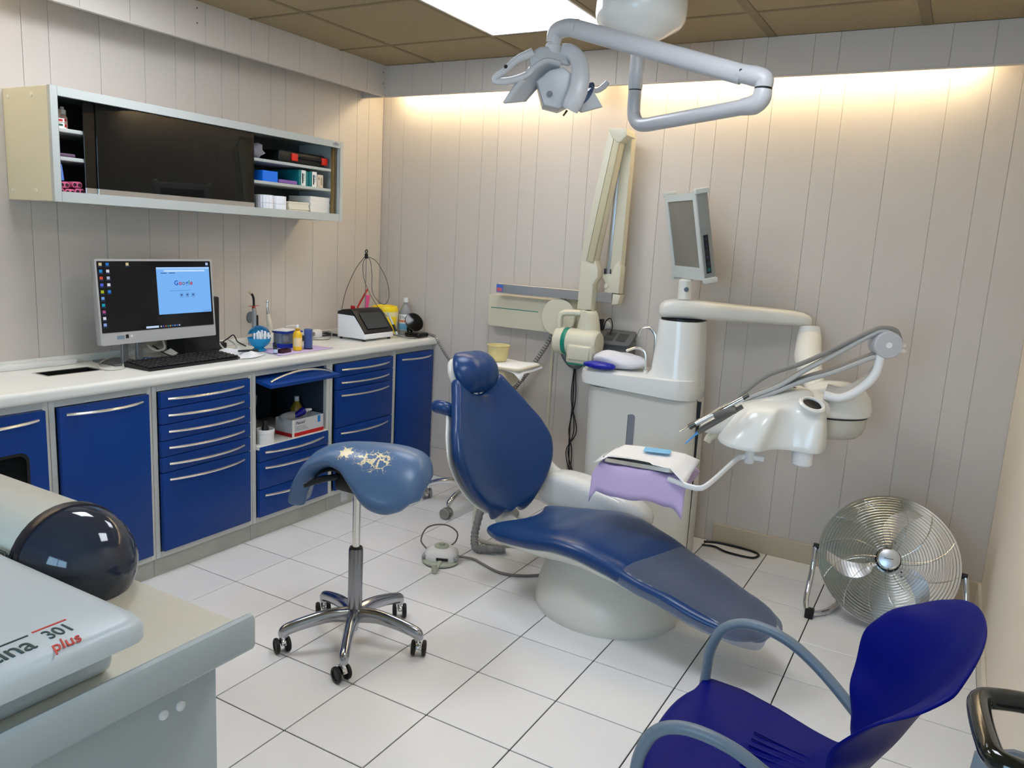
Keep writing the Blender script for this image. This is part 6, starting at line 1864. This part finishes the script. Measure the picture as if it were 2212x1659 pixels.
single('cotton_pads', lump((-0.165, 1.045, Q + 0.0435), (0.03, 0.048, 0.02), 23), M_cot, 'heap of white cotton pads inside the clear box', 'cotton')
single('folded_wrap', B().box((-0.04, -0.05, 0), (0.04, 0.05, 0.006), 0.002, 1, T(-0.175, 1.03, Q + 0.0838, 0, 0, 0.3)), M_white, 'folded white wrapper lying on the clear box lid', 'wrapper')
yb = thing('dropper_bottle', 'yellow bottle with a white nozzle on the lilac mat', 'bottle', (-0.058, 1.002, Q))
obj('body', B().lathe([(0, 0), (0.02, 0), (0.0225, 0.003), (0.0225, 0.075), (0.02, 0.088), (0.012, 0.097), (0.009, 0.1), (0, 0.1)], 26, T(-0.058, 1.002, Q)), mat('bottle_yellow', (236, 188, 36), 0.3), yb)
obj('collar', B().lathe([(0.011, 0.099), (0.0125, 0.102), (0.0125, 0.107), (0.009, 0.11), (0, 0.11)], 16, T(-0.058, 1.002, Q)), mat('amber', (196, 140, 24), 0.3), yb)
obj('nozzle', B().lathe([(0.007, 0.11), (0.007, 0.124), (0.005, 0.127), (0, 0.127)], 14, T(-0.058, 1.002, Q)), M_white, yb)
obj('straw', B().tube([(-0.058, 1.002, Q + 0.121), (-0.07, 0.98, Q + 0.123), (-0.08, 0.945, Q + 0.12)], 0.0016, 6), M_white, yb)
obj('label_wrap', B().lathe([(0.0227, 0.02), (0.023, 0.021), (0.023, 0.062), (0.0227, 0.063)], 26, T(-0.058, 1.002, Q), -1.7, 1.3), mat('label_cream', (232, 208, 160), 0.5), yb)
cpb = thing('stick_cup', 'clear cup of thin blue applicator sticks on the lilac mat', 'cup', (-0.06, 1.078, Q))
obj('base', B().lathe([(0, 0), (0.023, 0), (0.023, 0.004), (0, 0.004)], 24, T(-0.06, 1.078, Q)), M_black, cpb)
obj('wall', B().lathe([(0.021, 0.004), (0.021, 0.1), (0.0196, 0.1), (0.0196, 0.004)], 24, T(-0.06, 1.078, Q)), glass('cup_film', (150, 176, 226), 0.15, 0.06), cpb)
for k in range(16):
    a = 2.4 * k
    r0, r1 = 0.004 + 0.008 * ((k * 7) % 5) / 5, 0.006 + 0.01 * ((k * 3) % 5) / 5
    single('applicator_stick', rod((-0.06 + r0 * math.cos(a), 1.078 + r0 * math.sin(a), Q + 0.0045), (-0.06 + r1 * math.cos(a + 0.7), 1.078 + r1 * math.sin(a + 0.7), Q + 0.094 - 0.002 * (k % 4)), 0.0016, 6), mat('stick_blue', (56, 108, 224), 0.4), 'thin blue applicator stick standing in the clear cup', 'stick', 'applicator sticks')
db = thing('vial', 'tiny black-capped vial on the front of the lilac mat', 'vial', (-0.045, 0.845, Q))
obj('body', B().lathe([(0, 0), (0.0095, 0), (0.0105, 0.002), (0.0105, 0.026), (0.008, 0.03), (0, 0.03)], 18, T(-0.045, 0.845, Q)), mat('vial_dark', (40, 44, 52), 0.3), db)
obj('label_wrap', B().lathe([(0.0107, 0.004), (0.0109, 0.005), (0.0109, 0.02), (0.0107, 0.021)], 18, T(-0.045, 0.845, Q), -1.9, 1.2), mat('label_pale', (190, 206, 226), 0.5), db)
obj('cap', B().lathe([(0.008, 0.03), (0.0075, 0.042), (0.005, 0.045), (0.0035, 0.056), (0, 0.057)], 16, T(-0.045, 0.845, Q)), M_black, db)
bx2 = thing('shade_box', 'small maroon open box on the lilac mat beside the vial', 'box', (-0.045, 0.9, Q))
bm_ = T(-0.045, 0.90, Q, 0, 0, 0.15)
obj('tray', B().prism(rrect(0.036, 0.068, 0.002, 2), 0, 0.003, bm_).prism(rrect(0.036, 0.068, 0.002, 2), 0.003, 0.017, bm_, hole=rrect(0.031, 0.063, 0.002, 2)), mat('maroon', (58, 22, 34), 0.4), bx2)
obj('insert', B().box((-0.011, -0.026, 0.003), (0.011, 0.02, 0.012), 0.002, 1, bm_), mat('maroon2', (84, 34, 44), 0.5), bx2)
# ---- curing light and scaler handpiece leaning at the wall
cl = thing('curing_light', 'grey dental curing light with red shield standing at the wall', 'curing light', (-0.332, 0.978, WZ))
obj('charger', B().lathe([(0, 0), (0.03, 0), (0.032, 0.006), (0.026, 0.02), (0, 0.022)], 24, T(-0.332, 0.975, W)), mat('charger_grey', (150, 152, 154), 0.4), cl)
obj('body', B().tube([(-0.332, 0.975, W + 0.02), (-0.333, 0.977, 0.95), (-0.333, 0.98, 1.0), (-0.333, 0.976, 1.045), (-0.333, 0.974, 1.06)], [0.0115, 0.0125, 0.014, 0.012, 0.009], 16), mat('light_grey_metal', (164, 164, 160), 0.3, 0.4), cl)
obj('button_panel', B().box((-0.0025, -0.0055, 0), (0.0, 0.0055, 0.055), 0.002, 1, T(-0.3175, 0.984, 0.965)), M_black, cl)
obj('shield', B().lathe([(0.006, 0), (0.028, 0.0015), (0.0285, 0.003), (0.006, 0.003)], 28, T(-0.333, 0.974, 1.064, 0.05, -0.08, 0)), mat('orange_shield', (206, 86, 70), 0.25), cl)
obj('glow_collar', B().lathe([(0.0095, 0), (0.0095, 0.01), (0, 0.01)], 16, T(-0.333, 0.974, 1.053)), mat('red_collar', (210, 70, 50), 0.3), cl)
tp_ = obj('light_guide', B().tube([(-0.333, 0.974, 1.066), (-0.333, 0.973, 1.10), (-0.333, 0.966, 1.12), (-0.333, 0.955, 1.13)], [0.006, 0.006, 0.006, 0.006], 12), M_black, cl)
obj('guide_tip', B().tube([(-0.333, 0.955, 1.13), (-0.333, 0.944, 1.139)], [0.0065, 0.0085], 12, sm=0), mat('tip_cream', (214, 192, 160), 0.4), tp_)
ep = thing('endo_handpiece', 'cream endodontic handpiece with chrome head behind the clear box', 'handpiece', (-0.33, 1.075, WZ))
obj('stand', B().box((-0.355, 1.05, W), (-0.305, 1.115, W + 0.05), 0.006, 2), M_white, ep)
obj('grip', B().tube([(-0.33, 1.082, W + 0.05), (-0.33, 1.075, 0.965), (-0.33, 1.068, 1.0), (-0.33, 1.064, 1.022)], [0.015, 0.014, 0.012, 0.009], 14), mat('grip_cream', (212, 206, 188), 0.35), ep)
obj('head', B().tube([(-0.33, 1.064, 1.022), (-0.33, 1.060, 1.05), (-0.33, 1.061, 1.078)], [0.009, 0.006, 0.005], 12).lathe([(0, -0.006), (0.007, -0.005), (0.0075, 0.007), (0.006, 0.01), (0, 0.01)], 14, T(-0.33, 1.061, 1.084, 0, 0.1, 0)), M_chrome, ep)
wp_ = single('wall_plate', B().lathe([(0.03, 0), (0.0295, 0.004), (0.027, 0.006), (0, 0.006)], 28, T(XL, 1.012, 1.0, 0, PI / 2, 0) @ Matrix.Diagonal((1, 0.85, 1, 1))), mat('slate_grey', (104, 112, 120), 0.4), 'round slate grey wall plate behind the curing light', 'wall plate')
single('router', B().box((-0.38, 1.13, W), (-0.28, 1.30, W + 0.03), 0.008, 2), M_black, 'flat black box behind the yellow bottle', 'box')
pk = thing('power_plug', 'white power plug lying by the wall with dark leads', 'plug', (-0.35, 1.45, WZ))
obj('body', B().box((-0.37, 1.40, W), (-0.33, 1.47, W + 0.045), 0.01, 2), M_white, pk)
obj('prongs', B().box((-0.335, 1.385, W + 0.015), (-0.32, 1.40, W + 0.035), 0.002, 1), mat('prong_grey', (120, 118, 114), 0.4), pk)
obj('lead', B().tube([(-0.34, 1.465, W + 0.03), (-0.28, 1.48, W + 0.035), (-0.24, 1.42, W + 0.004), (-0.30, 1.33, W + 0.004), (-0.365, 1.32, W + 0.004)], 0.0032, 8), M_hose, pk)
for k in range(3):
    single('power_lead', B().tube([(-0.36 + 0.008 * k, 1.475, W + 0.032 - 0.012 * k + 0.0), (-0.33 + 0.008 * k, 1.52, W + 0.02 - 0.005 * k), (-0.30 + 0.01 * k, 1.58, W + 0.006)], 0.0042, 8), M_black, 'black power lead running to the laser unit, %s of three' % ('upper', 'middle', 'lower')[k], 'cable', 'black leads by the laser unit')
# ---- diode laser unit
la_ = thing('laser_unit', 'white and black tabletop dental laser with tilted touch screen', 'laser unit', (-0.16, 1.635, WZ))
LY0, LY1 = 1.512, 1.76
sidep = [(-0.262, 0.878), (-0.064, 0.878), (-0.058, 0.884), (-0.058, 0.904), (-0.132, 1.0), (-0.142, 1.008), (-0.262, 1.008)]
obj('body', B().prism([(x, z) for x, z in sidep], LY0, LY1, My, 0.006, 3), mat('laser_white', (238, 238, 240), 0.3), la_)
obj('top_cover', B().prism([(-0.264, 1.004), (-0.264, 1.02), (-0.225, 1.034), (-0.165, 1.038), (-0.148, 1.028), (-0.058, 0.918), (-0.062, 0.905), (-0.136, 1.0)], LY0 - 0.0005, LY1 + 0.0005, My, 0.005, 2), M_black, la_)
sl_ = V((-0.058 + 0.148, 0, 0.918 - 1.028)).normalized()
LM = frame((-0.1005, (LY0 + LY1) / 2, 0.976), (0, 1, 0), -sl_)
obj('touch_screen', B().prism(rrect(0.185, 0.105, 0.004, 3), 0.0, 0.0022, LM), mat('touch_grey', (58, 60, 62), 0.12), la_)
obj('red_button', B().lathe([(0.011, 0), (0.0125, 0.003), (0.0135, 0.014), (0.0125, 0.018), (0, 0.019)], 20, T(-0.205, 1.575, 1.034)), mat('button_red', (176, 20, 24), 0.35), la_)
for x in (-0.245, -0.08):
    for y in (LY0 + 0.015, LY1 - 0.015):
        obj('foot', B().lathe([(0.009, 0), (0.009, 0.013), (0, 0.013)], 10, T(x, y, W)), M_black, la_)
obj('fibre_post', B().tube([(-0.222, 1.70, 1.03), (-0.222, 1.70, 1.33)], 0.002, 6, sm=0), M_hose, la_)
hk = obj('fibre_hook', B().box((-0.229, 1.692, 1.315), (-0.213, 1.708, 1.345), 0.004, 2).tube([(-0.221, 1.70, 1.345), (-0.221, 1.71, 1.356), (-0.221, 1.70, 1.366), (-0.221, 1.69, 1.356), (-0.221, 1.70, 1.345)], 0.003, 8), M_black, la_)
f1 = [(-0.40, 1.70, 1.01), (-0.37, 1.70, 1.12), (-0.30, 1.70, 1.25), (-0.235, 1.70, 1.322), (-0.225, 1.70, 1.33)]
f2 = [(-0.216, 1.70, 1.33), (-0.16, 1.72, 1.30), (-0.09, 1.72, 1.21), (-0.065, 1.72, 1.12), (-0.09, 1.72, 1.065), (-0.14, 1.72, 1.075), (-0.18, 1.71, 1.13), (-0.185, 1.71, 1.22), (-0.19, 1.70, 1.30), (-0.214, 1.70, 1.328)]
f3 = [(-0.224, 1.70, 1.326), (-0.245, 1.70, 1.28), (-0.235, 1.70, 1.20), (-0.19, 1.70, 1.12), (-0.14, 1.72, 1.04), (-0.11, 1.765, 0.99)]
for p in (f1, f2, f3):
    obj('fibre', B().tube(p, 0.0019, 6, sm=8), mat('fibre_dark', (70, 70, 72), 0.4), la_)
hp_ = obj('laser_handpiece', B().tube([(-0.115, 1.772, 1.01), (-0.09, 1.775, 0.97), (-0.062, 1.778, 0.92), (-0.045, 1.78, 0.89)], [0.005, 0.0065, 0.006, 0.005], 10), mat('handpiece_pale', (206, 216, 222), 0.25, 0.3), la_)
obj('handpiece_grip', B().tube([(-0.075, 1.777, 0.945), (-0.055, 1.779, 0.907)], 0.0075, 10, sm=0), M_black, hp_)
obj('pale_cover', B().box((-0.27, 1.52, 1.0212), (-0.235, 1.60, 1.026), 0.002, 1), mat('cover_blue', (150, 200, 226), 0.4), la_)
# ---- things behind and beside the laser
single('red_spatula', B().tube([(-0.322, 1.745, 0.99), (-0.315, 1.745, 1.03), (-0.25, 1.745, 1.13), (-0.246, 1.745, 1.138)], [0.007, 0.008, 0.008, 0.006], 8, sm=3, flat=0.5).box((-0.332, 1.738, W), (-0.312, 1.752, 0.992), 0.003, 1), mat('coral_red', (222, 62, 48), 0.4), 'red plastic spatula leaning behind the laser unit', 'spatula')
single('pink_tool', B().tube([(-0.286, 1.785, 1.0), (-0.283, 1.785, 1.04), (-0.275, 1.785, 1.10)], [0.015, 0.014, 0.018], 8, sm=4, flat=0.7).box((-0.30, 1.775, W), (-0.272, 1.795, 1.002), 0.004, 1), mat('hot_pink', (240, 96, 160), 0.4), 'pink plastic tool standing behind the laser unit', 'tool')
yb_ = thing('sharps_bin', 'yellow-lidded sharps bin behind the laser unit', 'bin', (-0.215, 1.87, WZ))
obj('body', B().lathe([(0, 0), (0.07, 0), (0.073, 0.004), (0.082, 0.13), (0.078, 0.145), (0, 0.145)], 32, T(-0.215, 1.87, W)), mat('bin_cream', (226, 218, 168), 0.35), yb_)
obj('lid', B().lathe([(0.08, 0.142), (0.08, 0.155), (0.072, 0.172), (0.06, 0.174), (0.058, 0.168), (0, 0.168)], 32, T(-0.215, 1.87, W)), mat('bin_yellow', (244, 214, 20), 0.35), yb_)
obj('label_panel', B().lathe([(0.0745, 0.02), (0.0752, 0.021), (0.081, 0.112), (0.0805, 0.113)], 10, T(-0.215, 1.87, W), -0.7, 0.15), MATS['bin_yellow'], yb_)
eb = thing('mouthwash_bottle', 'clear mouthwash bottle with blue label beside the sharps bin', 'bottle', (-0.105, 1.965, WZ))
EB = T(-0.135, 1.968, W)
obj('body', B().lathe([(0, 0), (0.036, 0), (0.039, 0.004), (0.039, 0.12), (0.036, 0.142), (0.022, 0.172), (0.0125, 0.185), (0.0125, 0.196), (0, 0.196)], 32, EB), glass('bottle_clear', (206, 210, 214), 0.3, 0.05), eb)
obj('cap', B().lathe([(0.0145, 0.196), (0.0145, 0.222), (0.013, 0.224), (0, 0.224)], 24, EB), mat('cap_clear', (216, 220, 222), 0.3), eb)
lb = obj('label_wrap', B().lathe([(0.0392, 0.03), (0.0396, 0.031), (0.0396, 0.124), (0.0392, 0.125)], 32, EB, -2.4, 0.9), mat('label_white', (226, 228, 230), 0.5), eb)
obj('label_blue', B().lathe([(0.0397, 0.032), (0.04, 0.033), (0.04, 0.068), (0.0397, 0.069)], 32, EB, -2.4, 0.9), mat('label_blue', (112, 176, 214), 0.5), lb)
obj('label_stripe', B().lathe([(0.0398, 0.079), (0.0402, 0.08), (0.0402, 0.09), (0.0398, 0.091)], 32, EB, -2.0, 0.6), mat('label_orange', (220, 130, 90), 0.5), lb)
for i, ch in enumerate('Eludril'):
    a = -1.62 + i * 0.30 - (0.0, 0.02, 0.04, 0.0, -0.02, -0.1, -0.16)[i]
    text('label_letter', ch, 0.026, mat('label_ink', (50, 44, 52), 0.5), lb, EB @ T(0.0402 * math.cos(a), 0.0402 * math.sin(a), 0.108) @ T(0, 0, 0, PI / 2, 0, a + PI / 2), ext=0.0003)
ck = thing('bite_tray_case', 'open glossy black round case in the back corner of the worktop', 'case', (-0.01, 1.925, WZ))
cm_ = T(-0.02, 1.93, W)
obj('base', B().box((-0.055, -0.05, 0.0), (0.055, 0.055, 0.03), 0.012, 3, cm_), mat('gloss_black', (10, 10, 11), 0.12), ck)
obj('lid', B().lathe([(0.0, 0.0), (0.045, 0.002), (0.05, 0.01), (0.046, 0.018), (0.03, 0.016), (0, 0.012)], 30, frame((-0.035, 1.925, W + 0.085), (0.5, 0.75, 0.55), (-0.62, 0.1, 0.8)) @ Matrix.Diagonal((1.0, 1.25, 1, 1))), MATS['gloss_black'], ck)
obj('hinge_arm', B().tube([(-0.06, 1.925, W + 0.025), (-0.072, 1.925, W + 0.045), (-0.06, 1.925, W + 0.075)], [0.016, 0.014, 0.014], 10), MATS['gloss_black'], ck)
single('grey_lead', B().tube([(-0.1, 1.80, W + 0.02), (-0.06, 1.80, W + 0.012), (-0.02, 1.83, W + 0.005), (0.02, 1.86, W + 0.005), (0.035, 1.84, W + 0.005), (0.01, 1.815, W + 0.005), (-0.03, 1.80, W + 0.012), (-0.08, 1.815, W + 0.016)], 0.0032, 8), M_hose, 'tangled grey lead in front of the open black case', 'cable')

# ================================================================== supplies in the open compartment
CZ = 0.4568
jar = thing('jar', 'white screw-top jar holding a small dark bottle in the open compartment', 'jar', (-0.01, 0.705, CZ))
obj('pot', B().lathe([(0, 0), (0.04, 0), (0.0415, 0.003), (0.0415, 0.048), (0.044, 0.05), (0.044, 0.066), (0.041, 0.068), (0.038, 0.066), (0.038, 0.01), (0, 0.008)], 32, T(-0.005, 0.742, CZ)), M_white, jar)
dk = thing('small_bottle', 'small dark bottle standing in the white jar', 'bottle', (-0.01, 0.705, CZ + 0.01))
obj('body', B().lathe([(0, 0), (0.016, 0), (0.017, 0.003), (0.017, 0.065), (0.009, 0.08), (0.009, 0.082), (0, 0.082)], 18, T(-0.003, 0.742, CZ + 0.0085)), M_black, dk)
obj('cap', B().lathe([(0.0095, 0.082), (0.0095, 0.1), (0, 0.1)], 16, T(-0.003, 0.742, CZ + 0.0085)), M_dark, dk)
gx = thing('glove_box', 'white and red carton of supplies in the open compartment', 'box', (-0.03, 0.985, CZ))
GM = T(-0.035, 0.998, CZ)
obj('walls', B().prism(rrect(0.115, 0.215, 0.001, 1), 0, 0.085, GM, hole=rrect(0.111, 0.211, 0.001, 1)).box((-0.056, -0.106, 0.0), (0.056, 0.106, 0.002), M=GM), mat('carton_grey', (196, 198, 202), 0.5), gx)
obj('red_band', B().box((0.0575, -0.1075, 0.0), (0.0582, 0.1075, 0.018), M=GM), mat('carton_red', (192, 20, 20), 0.5), gx)
obj('red_band', B().box((-0.0575, -0.1082, 0.0), (0.0575, -0.1075, 0.018), M=GM), mat('carton_red', (192, 20, 20), 0.5), gx)
obj('white_edge', B().box((0.0565, -0.1085, 0.0), (0.0586, -0.095, 0.0852), M=GM), M_card, gx)
obj('blue_patch', B().box((0.0575, 0.066, 0.048), (0.0583, 0.084, 0.082), M=GM), mat('carton_blue', (20, 120, 196), 0.5), gx)
text('print_letters', 'Petosil', 0.022, mat('print_black', (40, 40, 44), 0.6), gx, frame((-0.035 + 0.0579, 0.943, CZ + 0.066), (0, 1, 0), (0, 0, 1)), shear=0.25, ext=0.0003)
for k in range(3):
    obj('print_line', B().box((0.0575, -0.085, 0.03 + 0.008 * k), (0.0581, 0.0 - 0.01 * k, 0.0325 + 0.008 * k), M=GM), mat('print_mid', (130, 132, 138), 0.6), gx)
single('paper_wad', lump((-0.05, 0.95, CZ + 0.079), (0.038, 0.07, 0.03), 31, amp=0.16), mat('wad_grey', (150, 150, 146), 0.8), 'crumpled grey paper in the white and red carton', 'paper')
mk_ = thing('marker', 'dark blue bottle with a white cone nozzle lying in the carton', 'bottle', (-0.03, 1.0, CZ + 0.08))
obj('body', B().tube([(-0.02, 0.945, CZ + 0.088), (-0.02, 0.965, CZ + 0.094), (-0.02, 1.0, CZ + 0.106), (-0.02, 1.01, CZ + 0.108)], [0.006, 0.014, 0.02, 0.017], 16), mat('ink_blue', (20, 20, 130), 0.3), mk_)
obj('nozzle', B().tube([(-0.02, 1.01, CZ + 0.108), (-0.02, 1.06, CZ + 0.108)], [0.012, 0.006], 14, sm=0), M_white, mk_)
for k, (y, hgt) in enumerate(((0.78, 0.17), (0.835, 0.185))):
    single('spray_bottle', B().tube([(-0.2, y, CZ), (-0.2, y, CZ + 0.05), (-0.2, y + 0.006, CZ + 0.11), (-0.2, y + 0.022, CZ + hgt)], [0.024, 0.026, 0.016, 0.013], 14), mat('dull_cream', (150, 152, 138), 0.5), 'tall dull cream container at the back of the open compartment, %s of two' % ('left', 'right')[k], 'container', 'cream containers')
single('dark_case', B().box((-0.24, 0.675, CZ), (-0.19, 0.705, CZ + 0.21), 0.006, 2), M_black, 'upright black case in the left back corner of the open compartment', 'case')
ab = thing('oil_bottle', 'amber oil bottle with a white cap behind the carton', 'bottle', (-0.14, 1.082, CZ))
obj('body', B().lathe([(0, 0), (0.03, 0), (0.033, 0.004), (0.033, 0.09), (0.014, 0.125), (0.011, 0.13), (0, 0.13)], 24, T(-0.14, 1.082, CZ)), mat('amber_oil', (150, 120, 30), 0.3), ab)
obj('cap', B().lathe([(0.0125, 0.13), (0.0125, 0.155), (0, 0.156)], 16, T(-0.14, 1.082, CZ)), M_white, ab)
